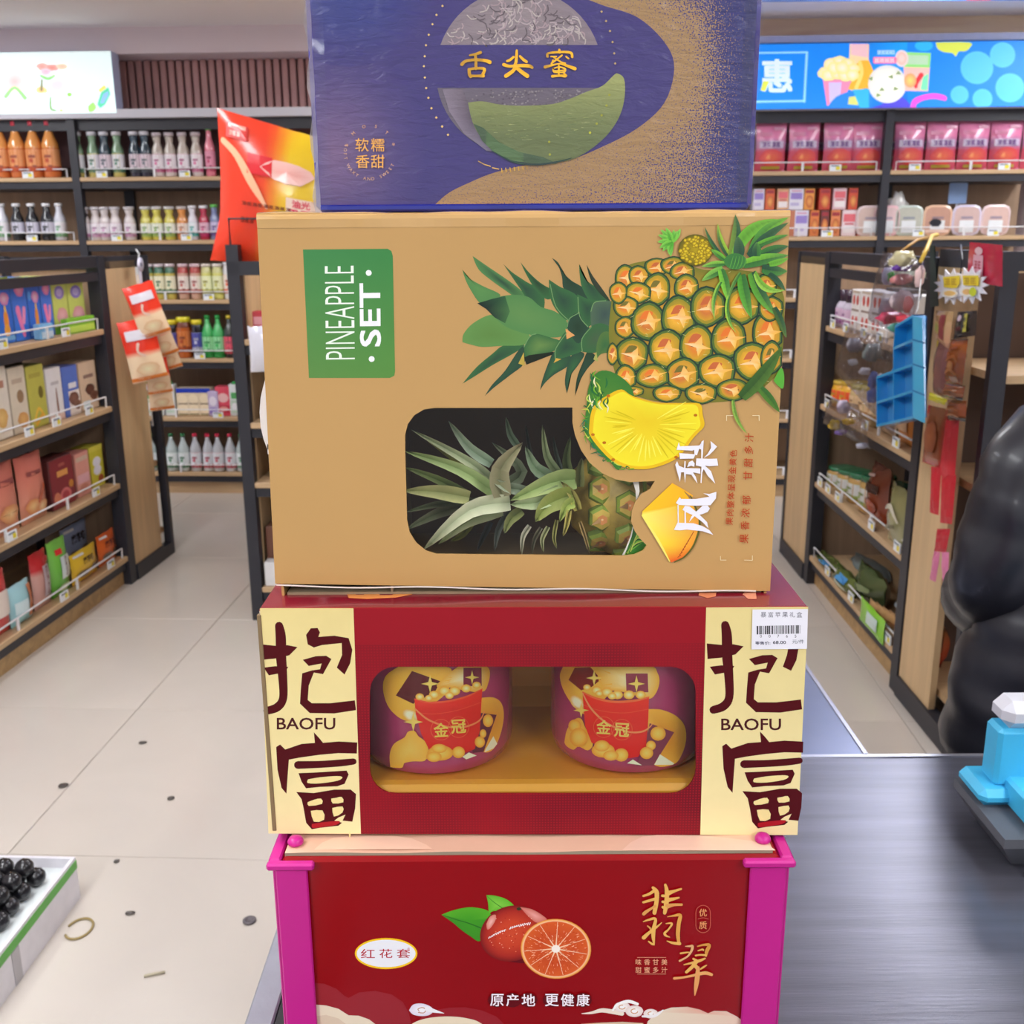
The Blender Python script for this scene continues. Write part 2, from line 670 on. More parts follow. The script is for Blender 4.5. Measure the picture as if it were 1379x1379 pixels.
def subdiv(vs, fs, cs, L):
    tv = list(vs)
    T = []
    for f, c in zip(fs, cs):
        for i in range(1, len(f) - 1):
            T.append(((f[0], f[i], f[i + 1]), (c[0], c[i], c[i + 1])))
    for _ in range(5):
        mid, out, any_ = {}, [], False

        def m(a, b):
            k = (min(a, b), max(a, b))
            if k not in mid:
                mid[k] = len(tv)
                tv.append(((tv[a][0] + tv[b][0]) / 2, (tv[a][1] + tv[b][1]) / 2))
            return mid[k]
        for (a, b, c), (ca, cb, cc) in T:
            e = [math.hypot(tv[p][0] - tv[q][0], tv[p][1] - tv[q][1]) > L for p, q in ((a, b), (b, c), (c, a))]
            if not any(e):
                out.append(((a, b, c), (ca, cb, cc)))
                continue
            any_ = True
            V, K = [a], [ca]
            for (p, q, cp, cq, on) in ((a, b, ca, cb, e[0]), (b, c, cb, cc, e[1]), (c, a, cc, ca, e[2])):
                if on:
                    V.append(m(p, q))
                    K.append(mixc(cp, cq, .5))
                if q != a:
                    V.append(q)
                    K.append(cq)
            if len(V) == 6:
                for t in ((0, 1, 5), (1, 2, 3), (3, 4, 5), (1, 3, 5)):
                    out.append((tuple(V[i] for i in t), tuple(K[i] for i in t)))
            else:
                st = 0
                for i in range(1, len(V) - 1):
                    out.append(((V[0], V[i], V[i + 1]), (K[0], K[i], K[i + 1])))
        T = out
        if not any_: break
    return tv, [t[0] for t in T], [list(t[1]) for t in T]


def plane(Yf):
    return lambda x, y, lift: at(x, y, Yf - lift)


def panel_with_hole(name, outer, hole, Yf, thick, m, parent, col=(200, 200, 200), edge=None, colf=None):
    """flat board in the plane Y=Yf given in pixels, a real hole cut through it"""
    mb = MB()
    P = [[Vector((x, y, 0)) for x, y in outer], [Vector((x, y, 0)) for x, y in hole]]
    tris = geometry.tessellate_polygon(P)
    allp = list(outer) + list(hole)
    for dy in (0, thick):
        vs = []
        for x, y in allp:
            p = at(x, y, Yf)
            vs.append(Vector((p.x, p.y + dy, p.z)))
        mb.faces(vs, [tuple(t) if dy == 0 else tuple(t)[::-1] for t in tris],
                 [[(colf(*allp[i]) if colf and dy == 0 else col) for i in t] for t in tris] if colf else col)
    for loop, c in ((outer, edge or col), (hole, edge or col)):
        n = len(loop)
        for i in range(n):
            a, b = at(*loop[i], Yf), at(*loop[(i + 1) % n], Yf)
            mb.add([a, b, b + Vector((0, thick, 0)), a + Vector((0, thick, 0))], c)
    return mb.build(name, m, parent, world=True)
# ================================================================== setting
ZC = CAMZ - 0.74            # counter top height
YAW = R(-2.8)               # the shop runs a little askew to the line of sight
TILE = 0.826
M['tile'] = mat('floor_tile', (204, 194, 184), rough=0.28, noise=0.05, nscale=2.2, coat=0.25, distort=1.0)
M['grout'] = mat('floor_joint', (168, 158, 148), rough=0.9)
fl = MB()
fl.box(-5.2, -3.2, -0.06, 5.2, 7.6, -0.004)
floor = fl.build('floor', 'grout', kind='structure')
t = MB()
g_ = .0012
t.box(g_, g_, -0.004, TILE - g_, TILE - g_, 0.0, bev=.0012)
t0 = t.build('tile', 'tile', floor)
ROT = Matrix.Rotation(YAW, 4, 'Z')
first = True
for i in range(-5, 6):
    for j in range(-3, 6):
        x, y = -1.235 + i * TILE, 3.135 + j * TILE
        p = ROT @ Vector((x + 1.235, y - 3.135, 0)) + Vector((-1.235, 3.135, 0))
        if abs(p.x) > 4.4 or p.y > 6.7 or p.y < -2.6: continue
        o = t0 if first else t0.copy()
        if not first: COL.objects.link(o)
        first = False
        o.location = p
        o.rotation_euler = (0, 0, YAW)
        o.parent = floor

M['paint'] = mat('ceiling_paint', (244, 242, 248), rough=.9)
M['wallp'] = mat('wall_paint', (170, 150, 150), rough=.9, noise=.05)
mb = MB(); mb.box(-5.2, -3.2, CEIL, 5.2, 7.6, CEIL + .1); mb.build('ceiling', 'paint', kind='structure')
# back shelving frame of reference
BO = Vector((0, 5.98, 0))
BD = Vector((math.cos(YAW), math.sin(YAW), 0))
BN = Vector((-math.sin(YAW), math.cos(YAW), 0))


class Pl:
    """vertical front plane of a run of shelves"""
    def __init__(s, O, rz):
        s.O, s.rz = Vector(O), rz
        s.D = Vector((math.cos(rz), math.sin(rz), 0))
        s.N = Vector((-math.sin(rz), math.cos(rz), 0))

    def hit(s, px, py, d=0.0):
        O = s.O + s.N * d
        a, dd = ratio(px, py)
        t_ = (O.x - a * O.y) / (a * s.D.y - s.D.x)
        p = O + s.D * t_
        return Vector((p.x, p.y, CAMZ - dd * p.y)), t_


BACK = Pl(BO, YAW)


def bz(px, py, d=0.0): return BACK.hit(px, py, d)[0].z


mb = MB(); mb.box(-5.2, 6.62, 0, 5.2, 6.72, CEIL); o = mb.build('wall_back', 'wallp', kind='structure')
o.rotation_euler = (0, 0, YAW * .9)
mb = MB(); mb.box(-5.2, -3.2, 0, -5.1, 7.6, CEIL); mb.build('wall_left', 'paint', kind='structure')
mb = MB(); mb.box(5.1, -3.2, 0, 5.2, 7.6, CEIL); mb.build('wall_right', 'paint', kind='structure')

# bulkhead and slatted strip over the shelves, built in the shelf frame
def bthing(name, label, cat, kind=None, t=0.0, z=0.0, d=0.0):
    return thing(name, BO + BD * t + BN * d + Vector((0, 0, z)), label, cat, YAW, kind=kind)


zb0, zb1 = bz(250, 69), bz(250, 36)
mb = MB(); mb.box(-4.6, .05, zb0, -.3, .62, CEIL + .02)
o = mb.build('trim_1', mat('bulkhead_paint', (226, 214, 222), rough=.8), kind='structure'); o.location = BO; o.rotation_euler = (0, 0, YAW)
zs0, zs1 = bz(250, 150, .25), zb0
M['slat'] = mat('brown_slat', (186, 142, 140), rough=.6, noise=.1, nscale=9)
mb = MB(); mb.box(-4.6, .3, zs0 - .3, 4.6, .34, zs1, (70, 50, 52))
tr = mb.build('trim_2', mat('slat_backing', (120, 88, 90), rough=.8), kind='structure'); tr.location = BO; tr.rotation_euler = (0, 0, YAW)
sl = MB(); sl.box(0, .27, zs0 - .02, .032, .3, zs1, bev=.004)
s0 = sl.build('slat', 'slat', tr)
for k in range(64):
    o = s0 if k == 0 else s0.copy()
    if k: COL.objects.link(o)
    o.parent = tr
    o.location = (-3.3 + k * .0465, 0, 0)
zw = bz(1180, 24, .2)
mb = MB(); mb.box(-.28, .1, zs0 - .1, 4.4, .3, zw, (190, 140, 110))
mb.build('panel', wood_mat('warm_wood_panel', (255, 214, 180), 'x', .2, 3), tr)
mb = MB(); mb.box(-.28, .12, zw, 4.4, .62, CEIL + .02, (120, 90, 92))
mb.build('beam', mat('brown_beam', (140, 110, 112), rough=.35), tr)

# ------------------------------------------------------------------ ceiling lights
def ceiling_light(x, y, w_, l_, lab):
    t_ = thing('ceiling_light', (x, y, CEIL), lab, 'light', YAW)
    mb = MB()
    for a in ((-w_ / 2 - .02, -l_ / 2 - .02, -w_ / 2, l_ / 2 + .02), (w_ / 2, -l_ / 2 - .02, w_ / 2 + .02, l_ / 2 + .02), (-w_ / 2, -l_ / 2 - .02, w_ / 2, -l_ / 2), (-w_ / 2, l_ / 2, w_ / 2, l_ / 2 + .02)):
        mb.box(a[0], a[1], -.025, a[2], a[3], 0)
    mb.build('frame', 'white', t_)
    mb = MB(); mb.box(-w_ / 2, -l_ / 2, -.018, w_ / 2, l_ / 2, -.004)
    mb.build('diffuser', 'lamp', t_)


for (x, y, w_, l_, lab) in ((1.72, 3.9, .30, 1.5, 'long lamp panel over the counter end, mirrored in the counter'), (-1.75, 3.4, .3, 1.5, 'long lamp panel over the left aisle'), (0, 4.9, .3, 1.5, 'long lamp panel before the wall shelves'),
                            (-1.2, 1.0, .5, 1.2, 'lamp panel above and left of the gift boxes'), (1.3, 1.0, .3, 1.2, 'lamp panel above and right of the gift boxes'), (-1.3, -1.2, .6, 1.5, 'lamp panel behind the viewer, left'), (1.3, -1.2, .6, 1.5, 'lamp panel behind the viewer, right'),  # the two behind the viewer are added to light the box fronts
                            (-3.2, 4.6, .4, 1.5, 'lamp panel over the far left aisle'), (3.2, 4.6, .4, 1.5, 'lamp panel over the far right aisle')):
    ceiling_light(x, y, w_, l_, lab)

# ------------------------------------------------------------------ shelving
def tagcard(mb, x, y, z, s_=1.0):
    """price card on a shelf edge: white with a yellow patch, facing -y"""
    w_, h_ = .062 * s_, .036 * s_
    mb.box(x - w_ / 2, y - .004, z - h_ * .2, x + w_ / 2, y, z + h_ * .8, (232, 236, 240))
    mb.add([(x + .002, y - .0045, z), (x + w_ * .4, y - .0045, z), (x + w_ * .4, y - .0045, z + h_ * .5), (x + .002, y - .0045, z + h_ * .5)], (232, 214, 60))
    mb.add([(x - w_ * .4, y - .0045, z + h_ * .5), (x + w_ * .3, y - .0045, z + h_ * .5), (x + w_ * .3, y - .0045, z + h_ * .68), (x - w_ * .4, y - .0045, z + h_ * .68)], (120, 130, 150))


def shelf_run(root, x0, x1, depth, levels, tags=(), back_top=None, rails=True, board='board', lip=True):
    """boards with front lip, wire rail and price cards; x along the front, y into the shelf"""
    for i, z in enumerate(levels):
        mb = MB(); mb.box(x0, 0, z - .022, x1, depth, z, bev=.002)
        mb.build('shelf_board', board, root)
        if lip:
            mb = MB(); mb.box(x0, .012, z - .060, x1, depth, z - .0225)
            mb.build('shelf_beam', 'metal_dark', root)
        if rails:
            mb = MB()
            zr = z + .045
            mb.tube([(x0 + .03, .012, z), (x0 + .03, .010, zr), (x0 + .05, .010, zr), (x1 - .05, .010, zr), (x1 - .03, .010, zr), (x1 - .03, .012, z)], .0035, 5, sm=False)
            n = max(1, int((x1 - x0) / .5))
            for k in range(1, n + 1):
                xx = x0 + (x1 - x0) * k / (n + 1)
                mb.box(xx - .006, .006, z, xx + .006, .012, zr)
            mb.build('wire_rail', 'wire', root)
        for xt in (tags[i] if i < len(tags) else ()):
            if x0 < xt < x1:
                mb = MB(); tagcard(mb, xt, .004, z + .004)
                mb.build('price_card', 'goods', root)


LV = [bz(200, y) for y in (238, 323.6, 404, 483, 562, 636)]
PIT = .892
zc = bz(250, 158)
unit_names = ['far left', 'second from left', 'behind the middle rack', 'hidden middle', 'right of the boxes', 'rightmost']
BT = {}
for u in range(-1, 6):
    x0 = -2.43 + PIT * (u - 0)
    if u == -1: x0 = -2.43 - PIT
    r_ = bthing('wall_shelf', 'dark-framed oak wall shelving bay, number %s from the left wall' % ('one', 'two', 'three', 'four', 'five', 'six', 'seven')[u + 1], 'shelf', t=x0)
    BT[u] = r_
    for xx in ((0,) if u < 5 else (0, PIT)):
        mb = MB(); mb.box(xx - .022, 0, 0, xx + .022, .05, zc + .02)
        mb.build('upright', 'metal_dark', r_)
        mb = MB(); mb.box(xx + .10, .40, 0, xx + .16, .42, zc)
        mb.build('back_post', 'metal_dark', r_)
    mb = MB(); mb.box(0, .425, .1, PIT, .44, zc)
    mb.build('back_panel', 'back', r_)
    mb = MB(); mb.box(0, -.02, zc, PIT, .45, zc + .045)
    tag(mb.build('canopy', mat('canopy_%d' % u, (206, 206, 216), rough=.5), r_), 'pale grey canopy ledge')
    mb = MB(); mb.box(.02, .03, zc - .06, PIT - .02, .05, zc)
    mb.build('top_rail', 'metal_dark', r_)
    shelf_run(r_, .022, PIT - .022, .42, LV, tags=[(.15, .62), (.2, .6), (.3, .7), (.3, .62), (.25, .7), ()])
    mb = MB(); mb.box(.0, .04, 0, PIT, .06, LV[-1] - .06)
    mb.build('kick_board', 'board', r_)

# ------------------------------------------------------------------ free-standing racks
GLV = [1.128, 0.802, 0.464, 0.132]


def rack(label, O, rz, L, far_cap=None, near_cap=None, mirror=False, H=1.425, depth=.42, tags=(), back_mat='back'):
    """front along local x from 0 to L, goods side is -y"""
    r_ = thing('shelf_rack', (O.x, O.y, 0), label, 'shelf', rz)
    for xx in (0, L):
        mb = MB(); mb.box(xx - .03, -.005, 0, xx + .03, .05, H)
        mb.build('upright', 'metal_dark', r_)
        mb = MB(); mb.box(xx - .02, depth - .02, 0, xx + .02, depth + .02, H)
        mb.build('upright', 'metal_dark', r_)
    for y0, y1, z0, z1 in ((0, .04, H - .045, H), (.0, .03, H - .1, H - .065)):
        mb = MB(); mb.box(.03, y0, z0, L - .03, y1, z1)
        mb.build('top_rail', 'metal_dark', r_)
    mb = MB(); mb.box(0, depth, .06, L, depth + .015, H - .04)
    mb.build('back_panel', back_mat, r_)
    shelf_run(r_, .03, L - .03, depth, GLV, tags, board='board')
    mb = MB(); mb.box(.03, .03, 0, L - .03, .05, GLV[-1] - .022)
    mb.build('kick_board', 'kick', r_)
    return r_


# left rack: front plane from near (small x) to far (large x)
pf = ground(180, 784)
LRZ = R(90 - 4.3)
LD = Vector((math.cos(LRZ), math.sin(LRZ), 0))
LL = 1.85
LO = Vector((pf.x, pf.y, 0)) - LD * LL
LEFT = Pl(LO, LRZ)
rl = rack('oak and black snack rack along the left aisle', LO, LRZ, LL, tags=[(.35, 1.05, 1.5), (.5, 1.15, 1.35, 1.62), (.4, .95, 1.6), (.75, 1.25, 1.66)])


def end_panel(root, x0, x1, H=1.40, pole=True, y=0.0, thick=.02, zlow=.07):
    mb = MB(); mb.box(x0, y, zlow, x1, y + thick, H - .0)
    mb.build('side_panel', 'panel', root)
    mb = MB(); mb.box(min(x0, x1), y - .01, .0, max(x0, x1), y + .03, zlow)
    mb.build('bottom_rail', 'metal_dark', root)


# far end unit of the left rack, seen from its panelled side
e1 = thing('end_rack', LO + LD * (LL + .036), 'end unit of the left rack with oak side panel and black pole', 'shelf', LRZ)
end_panel(e1, .0, .30)
for xx in (.42,):
    for yy in (0, .8):
        mb = MB(); mb.box(xx - .016, yy - .005, 0, xx + .016, yy + .03, 1.42); mb.build('pole', 'metal_dark', e1)
mb = MB(); mb.box(.3, -.01, .0, .42, .03, .06); mb.build('bottom_rail', 'metal_dark', e1)
mb = MB(); mb.box(0, 0, 1.37, .43, .03, 1.42); mb.build('top_rail', 'metal_dark', e1)
mb = MB(); mb.box(0, .0, 1.37, .03, .83, 1.42); mb.build('top_rail', 'metal_dark', e1)
for z in GLV:
    mb = MB(); mb.box(.04, .03, z - .022, .42, .8, z); mb.build('shelf_board', 'board_y', e1)
mb = MB(); mb.box(.01, .02, .07, .03, .8, 1.38); mb.build('back_panel', 'back', e1)

# right rack: local x runs from far to near
pfar = ground(1085, 783)
pn_ = ground(1203, 929)
RDv = (pn_ - pfar); RL = RDv.length
RRZ = math.atan2(RDv.y, RDv.x)
RIGHT = Pl(pfar, RRZ)
rr_ck = rack('oak and black grocery rack along the right aisle', pfar, RRZ, RL, tags=[(.12, .3, .52, .7, .9), (.12, .62, .95), (.1, .22, .36, .78, 1.05), (.3, .62, .88, 1.04)], back_mat='panel')
RDn = RDv.normalized(); RNn = Vector((-RDn.y, RDn.x, 0))
e2 = thing('end_rack', pfar - RDn * .456, 'far end unit of the right rack with oak side panel', 'shelf', RRZ)
end_panel(e2, 0.0, .42)
mb = MB(); mb.box(-.016, -.005, 0, .016, .03, 1.42); mb.build('pole', 'metal_dark', e2)
mb = MB(); mb.box(0, 0, 1.37, .42, .03, 1.42); mb.build('top_rail', 'metal_dark', e2)
for z in GLV:
    mb = MB(); mb.box(0, .03, z - .022, .4, .8, z); mb.build('shelf_board', 'board_y', e2)
mb = MB(); mb.box(.4, .02, .07, .42, .8, 1.38); mb.build('back_panel', 'back', e2)
# near end unit
e3 = thing('end_rack', pfar + RDn * (RL + .036), 'near end unit of the right rack, with oak side panel and dark open shelves', 'shelf', RRZ)
end_panel(e3, .0, .26)
mb = MB(); mb.box(.422, -.01, 0, .45, .035, 1.45); mb.build('pole', 'metal_dark', e3)
mb = MB(); mb.box(.40, .80, 0, .45, .84, 1.45); mb.build('pole', 'metal_dark', e3)
mb = MB(); mb.box(.26, -.01, .0, .42, .03, .07); mb.build('bottom_rail', 'metal_dark', e3)
mb = MB(); mb.box(0, 0, 1.40, .43, .03, 1.45); mb.build('top_rail', 'metal_dark', e3)
mb = MB(); mb.box(.41, 0, 1.40, .44, .83, 1.45); mb.build('top_rail', 'metal_dark', e3)
for z in GLV:
    mb = MB(); mb.box(.03, .03, z - .022, .44, .8, z); mb.build('shelf_board', 'board_y', e3)
mb = MB(); mb.box(.0, .02, .07, .02, .8, 1.38); tag(mb.build('back_panel', mat('dark_back_panel', (84, 62, 50), rough=.7), e3), 'dark brown back panel')
mb = MB(); mb.box(.02, .785, .07, .4, .8, 1.38); mb.build('side_panel', 'panel', e3)
mb = MB(); mb.box(.38, .03, .0, .40, .8, .11); mb.build('kick_board', 'kick', e3)

# middle end unit, half hidden by the gift boxes
CMO = at(344, 780, 3.95); CMO.z = 0
CY = CMO
e4 = thing('end_rack', CMO, 'end unit behind the gift boxes with a black post and oak shelves', 'shelf', YAW * .5)
for xx in (0, .93):
    mb = MB(); mb.box(xx - .023, 0, 0, xx + .023, .05, 1.47); mb.build('upright', 'metal_dark', e4)
mb = MB(); mb.box(-.02, .0, 1.36, .93, .04, 1.41); mb.build('top_rail', 'metal_dark', e4)
mb = MB(); mb.box(.03, .38, .06, .90, .4, 1.4); mb.build('back_panel', 'back', e4)
mb = MB(); mb.box(.0, .08, .06, .02, .38, 1.36); mb.build('side_panel', 'panel', e4)
mb = MB(); mb.box(.91, .08, .06, .93, .38, 1.36); mb.build('side_panel', 'panel', e4)
shelf_run(e4, .024, .906, .37, [1.124, .806, .57, .14], rails=False)
mb = MB(); mb.box(.03, .03, 0, .9, .05, .118); mb.build('kick_board', 'kick', e4)
mb = MB(); mb.tube([(-.005, .01, 1.46), (-.005, .01, 1.562), (.12, .01, 1.562), (.12, .01, 1.42)], .005, 6, sm=False)
tag(mb.build('sign_hoop', 'metal_dark', e4), 'thin black hoop on top of the post')
mb = MB(); mb.box(.03, .4, .06, .05, 1.6, 1.38); mb.box(.88, .4, .06, .9, 1.6, 1.38); mb.box(.03, .4, 1.38, .9, 1.6, 1.4); mb.box(.03, 1.58, .06, .9, 1.6, 1.38)
mb.build('rack_body', 'back', e4)

# ------------------------------------------------------------------ checkout counter
M['steel'] = mat('dark_brushed_counter', (112, 112, 124), rough=0.33, metal=0.75, noise=0.16, nscale=8, bump=0.10, bscale=60, stretch=(.4, 7, 1))
M['steel2'] = mat('blue_grey_counter_sheet', (116, 122, 146), rough=0.3, metal=0.6, noise=0.12, nscale=6, bump=0.05, bscale=40)
M['black'] = mat('black_rubber', (20, 20, 24), rough=.6)
YC = ground(1200, 1017, ZC).y
XL = ground(345, 1330, ZC).x
XR2 = ground(1168, 1017, ZC).x
c1 = thing('checkout_counter', (.25, .8, 0), 'dark brushed metal checkout counter carrying the gift boxes', 'counter')
mb = MB(); mb.box(XL + .03, .10, ZC - .03, 1.35, YC, ZC - .0005, bev=.001)
mb.build('counter_top', 'steel', c1, world=True)
mb = MB(); mb.box(XL, .10, ZC - .03, XL + .028, YC, ZC, bev=.002)
tag(mb.build('edge_strip', mat('grey_edge_strip', (150, 152, 162), rough=.4, metal=.4, noise=.12, nscale=20, bump=.3, bscale=90), c1, world=True), 'scratched grey metal edge strip')
mb = MB(); mb.box(XL + .03, .3, ZC - .0003, XL + .085, YC - .1, ZC + .0004)
tag(mb.build('belt_edge', 'black', c1, world=True), 'black rubber belt edge')
mb = MB(); mb.box(1.33, YC - .006, ZC - .001, XL, YC + .001, ZC + .0015)
mb.build('back_edge', mat('bright_steel_edge', (190, 190, 200), rough=.3, metal=.8), c1, world=True)
mb = MB(); mb.box(XL + .02, .12, 0, 1.33, YC - .02, ZC - .03)
mb.build('cabinet', 'metal_dark', c1, world=True)
c2_ = thing('bagging_counter', (.1, 1.8, 0), 'blue-grey metal bagging counter behind the checkout counter', 'counter')
mb = MB(); mb.box(XL + .02, YC + .004, ZC - .03, XR2, 2.25, ZC - .001, bev=.001)
mb.build('counter_top', 'steel2', c2_, world=True)
mb = MB(); mb.box(XR2 - .004, YC + .004, ZC - .03, XR2 + .002, 2.25, ZC + .001)
mb.build('edge_strip', mat('pale_steel_edge', (170, 170, 182), rough=.3, metal=.7), c2_, world=True)
mb = MB(); mb.box(XL + .04, YC + .01, 0, XR2 - .02, 2.23, ZC - .03)
mb.build('cabinet', 'metal_dark', c2_, world=True)
# ================================================================== gift boxes stacked on the counter



def slab(mb, x0, y0, z0, x1, y1, z1, col, bev=0.002):
    mb.box(x0, y0, z0, x1, y1, z1, col, bev=bev)


# ------------------------------------------------------------------ 1. orange gift box in a magenta frame
M['red_card'] = mat('red_gloss_card', (142, 4, 12), rough=0.25, coat=0.22, spec=.3, noise=0.06, nscale=5, bump=0.12, bscale=9, stretch=(1, 1, 3))
M['magenta'] = mat('magenta_plastic', (190, 24, 132), rough=0.38, noise=0.05, nscale=9)
YF = 0.713
zt = at(689, 1157, YF).z
xl, xr = at(372, 1180, YF).x, at(1058, 1180, YF).x
g1 = thing('gift_box', (0.0145, YF + .12, ZC), 'red gift box with printed orange halves and magenta plastic corner frames, lowest of the stack', 'gift box')
mb = MB()
slab(mb, xl + .004, YF + .002, ZC + .0006, xr - .004, YF + .24, zt, (150, 12, 22), .003)
mb.build('body', 'red_card', g1, world=True)
# cream cardboard top insert with a wavy lip
mb = MB()
ztop = at(718, 1126.8, .74).z
xs = [at(384, 1150, .72).x + (at(1040, 1150, .72).x - at(384, 1150, .72).x) * i / 24 for i in range(25)]
for i in range(24):
    wv = [0.0006 * math.sin(k * .9) for k in (i, i + 1)]
    a, b = xs[i], xs[i + 1]
    z0_, z1_ = ztop + wv[0], ztop + wv[1]
    mb.add([(a, YF + .006, z0_), (b, YF + .006, z1_), (b, YF + .236, ztop), (a, YF + .236, ztop)], (222, 178, 152), sm=True)
    mb.add([(a, YF + .006, z0_ - .0035), (b, YF + .006, z1_ - .0035), (b, YF + .006, z1_), (a, YF + .006, z0_)], (150, 138, 118))  # lip and underside coloured darker for the shadow beneath the lid
    mb.add([(a, YF + .006, z0_ - .0035), (a, YF + .236, ztop - .0035), (b, YF + .236, ztop - .0035), (b, YF + .006, z1_ - .0035)], (120, 112, 98))
o = mb.build('top_flap', 'print', g1, world=True)
tag(o, 'cream cardboard top flap with a wavy front lip')
cv = Canvas(lambda x, y, l: Vector(((lambda p: (p.x, p.y, p.z + 0.0007 + l))(ground(x, y, ztop)))))
cv.frame(340, 1100, 3.629)
cv.poly([(500, 96), (700, 98), (780, 110), (850, 140), (880, 162), (300, 165), (340, 130), (400, 105)], (232, 192, 166))
cv.frame(700, 1100, 3.629)
cv.poly([(500, 168), (540, 130), (600, 100), (680, 92), (880, 96), (1000, 105), (1200, 130), (1250, 168)], (230, 190, 168))
cv.build('top_print', 'print', g1)
# magenta frames
for sgn, x0, x1 in ((-1, xl, at(416, 1200, YF).x), (1, xr, at(1008, 1200, YF).x)):
    mb = MB()
    slab(mb, min(x0, x1), YF - .0025, ZC + .0006, max(x0, x1), YF + .001, zt - .0062, (190, 24, 132), .001)
    xo = x0 + sgn * .003
    slab(mb, min(x0 - sgn * .001, xo), YF + .0012, ZC, max(x0 - sgn * .001, xo), YF + .243, zt - .0062, (190, 24, 132), .001)
    # top rim, wider than the upright
    xf = x0 + sgn * .006
    slab(mb, min(xf, x1 - sgn * .006), YF - .006, zt - .006, max(xf, x1 - sgn * .006), YF + .001, zt + .0002, (190, 24, 132), .0015)
    slab(mb, min(x0 - sgn * .004, xf - sgn * .0002), YF + .0012, zt - .006, max(x0 - sgn * .004, xf - sgn * .0002), YF + .245, zt + .0002, (190, 24, 132), .0015)
    slab(mb, min(x0, x1), YF + .2435, ZC + .0006, max(x0, x1), YF + .2465, zt - .0062, (190, 24, 132), .001)
    o = mb.build('corner_frame', 'magenta', g1, world=True)
    tag(o, 'magenta plastic corner frame')
    mb = MB()
    c = at(398 if sgn < 0 else 1027, 1131, .731)
    mb.lathe([(.0045, -.012), (.0045, -.001), (.0062, 0), (.0064, .002), (.005, .0045), (.002, .0055)], c.x, c.y, 16, (200, 24, 140), z0=ztop + .0015)
    mb.build('peg', 'magenta', g1, world=True)

cv = Canvas(plane(YF + .0018))
RD = (128, 22, 34)
cv.frame(340, 1100, 3.629)
cv.poly([(300, 1012), (300, 812), (350, 815), (410, 840), (450, 875), (470, 885), (520, 858), (600, 850), (680, 868), (735, 905), (765, 960), (775, 1012)], (150, 38, 46))
cv.poly([(800, 1012), (830, 975), (890, 945), (960, 932), (1040, 930), (1120, 945), (1190, 975), (1230, 1012)], (150, 34, 42))
cv.poly([(302, 1040), (302, 917), (360, 922), (420, 938), (470, 970), (520, 972), (570, 990), (610, 1020), (640, 1060), (302, 1060)], (232, 214, 190))
cv.poly([(302, 1060), (302, 975), (360, 968), (420, 985), (460, 1015), (470, 1060)], (220, 196, 172))
cv.curve([(740, 1060), (775, 1015), (830, 990), (900, 978), (980, 976), (1050, 985), (1110, 1005), (1160, 1060), (950, 1100)], (236, 218, 190))
cv.frame(700, 1100, 3.629)
cv.poly([(610, 1060), (625, 1000), (670, 955), (740, 932), (820, 928), (880, 942), (920, 960), (950, 948), (1010, 950), (1060, 975), (1105, 1010), (1105, 1060)],
        [(232, 214, 190)] * 4 + [(226, 170, 150)] * 3 + [(232, 200, 180)] * 5)
cv.poly([(280, 1040), (300, 1012), (400, 1006), (500, 1002), (600, 1008), (640, 1040)], (220, 190, 160))
# little scroll clouds
def scroll(cx, cy, s_, tail):
    cv.curve([(cx - 60 * s_, cy), (cx - 40 * s_, cy - 28 * s_), (cx, cy - 34 * s_), (cx + 40 * s_, cy - 22 * s_), (cx + 60 * s_, cy), (cx + 40 * s_, cy + 22 * s_), (cx, cy + 28 * s_), (cx - 40 * s_, cy + 20 * s_)], (226, 214, 230), cc=(250, 248, 250))
    cv.stroke([(cx - 14 * s_, cy + 10 * s_, 5), (cx + 12 * s_, cy + 12 * s_, 5), (cx + 22 * s_, cy - 4 * s_, 5), (cx + 4 * s_, cy - 14 * s_, 5), (cx - 16 * s_, cy - 6 * s_, 5), (cx - 10 * s_, cy + 4 * s_, 4)], (196, 150, 130))
    cv.stroke([(cx + 30 * s_, cy - 8 * s_, 26 * s_), (cx + 60 * s_ * tail, cy + 2 * s_, 18 * s_), (cx + 110 * s_ * tail, cy + 14 * s_, 3)], (240, 236, 240))
cv.frame(340, 1100, 3.629)
scroll(825, 946, 1.0, 1.0)
cv.frame(700, 1100, 3.629)
cv.stroke([(303, 962, 4), (350, 958, 12), (400, 946, 20), (450, 952, 22), (500, 962, 20)], (240, 224, 206))
for q in ((500, 930, 1), (560, 950, 1.1), (640, 962, .9)):
    cv.curve([(q[0] + 40 * q[2] * math.cos(t * .8), q[1] + 26 * q[2] * math.sin(t * .8)) for t in range(8)], (236, 214, 206), cc=(252, 250, 248))
    cv.ring(q[0], q[1], 15 * q[2], 10 * q[2], 4, (206, 140, 80), 14, 0, 5)
cv.stroke([(455, 945, 10), (480, 916, 12), (530, 902, 16), (575, 915, 14)], (250, 244, 240))
cv.stroke([(600, 975, 10), (660, 972, 14), (700, 945, 6)], (244, 236, 236))
# oval shop badge
cv.frame(340, 1100, 3.629)
cv.ell(653, 668, 153, 76, (244, 196, 30), 40)
cv.ell(653, 668, 144, 67, (236, 234, 240), 40)
cv.text('红', 564, 668, 44, (176, 22, 40), sx=1.45, bold=.012, align='c')
cv.text('花', 652, 668, 44, (176, 22, 40), sx=1.45, bold=.012, align='c')
cv.text('套', 738, 668, 44, (176, 22, 40), sx=1.45, bold=.012, align='c')
cv.text('®', 763, 645, 12, (176, 22, 40), align='c')
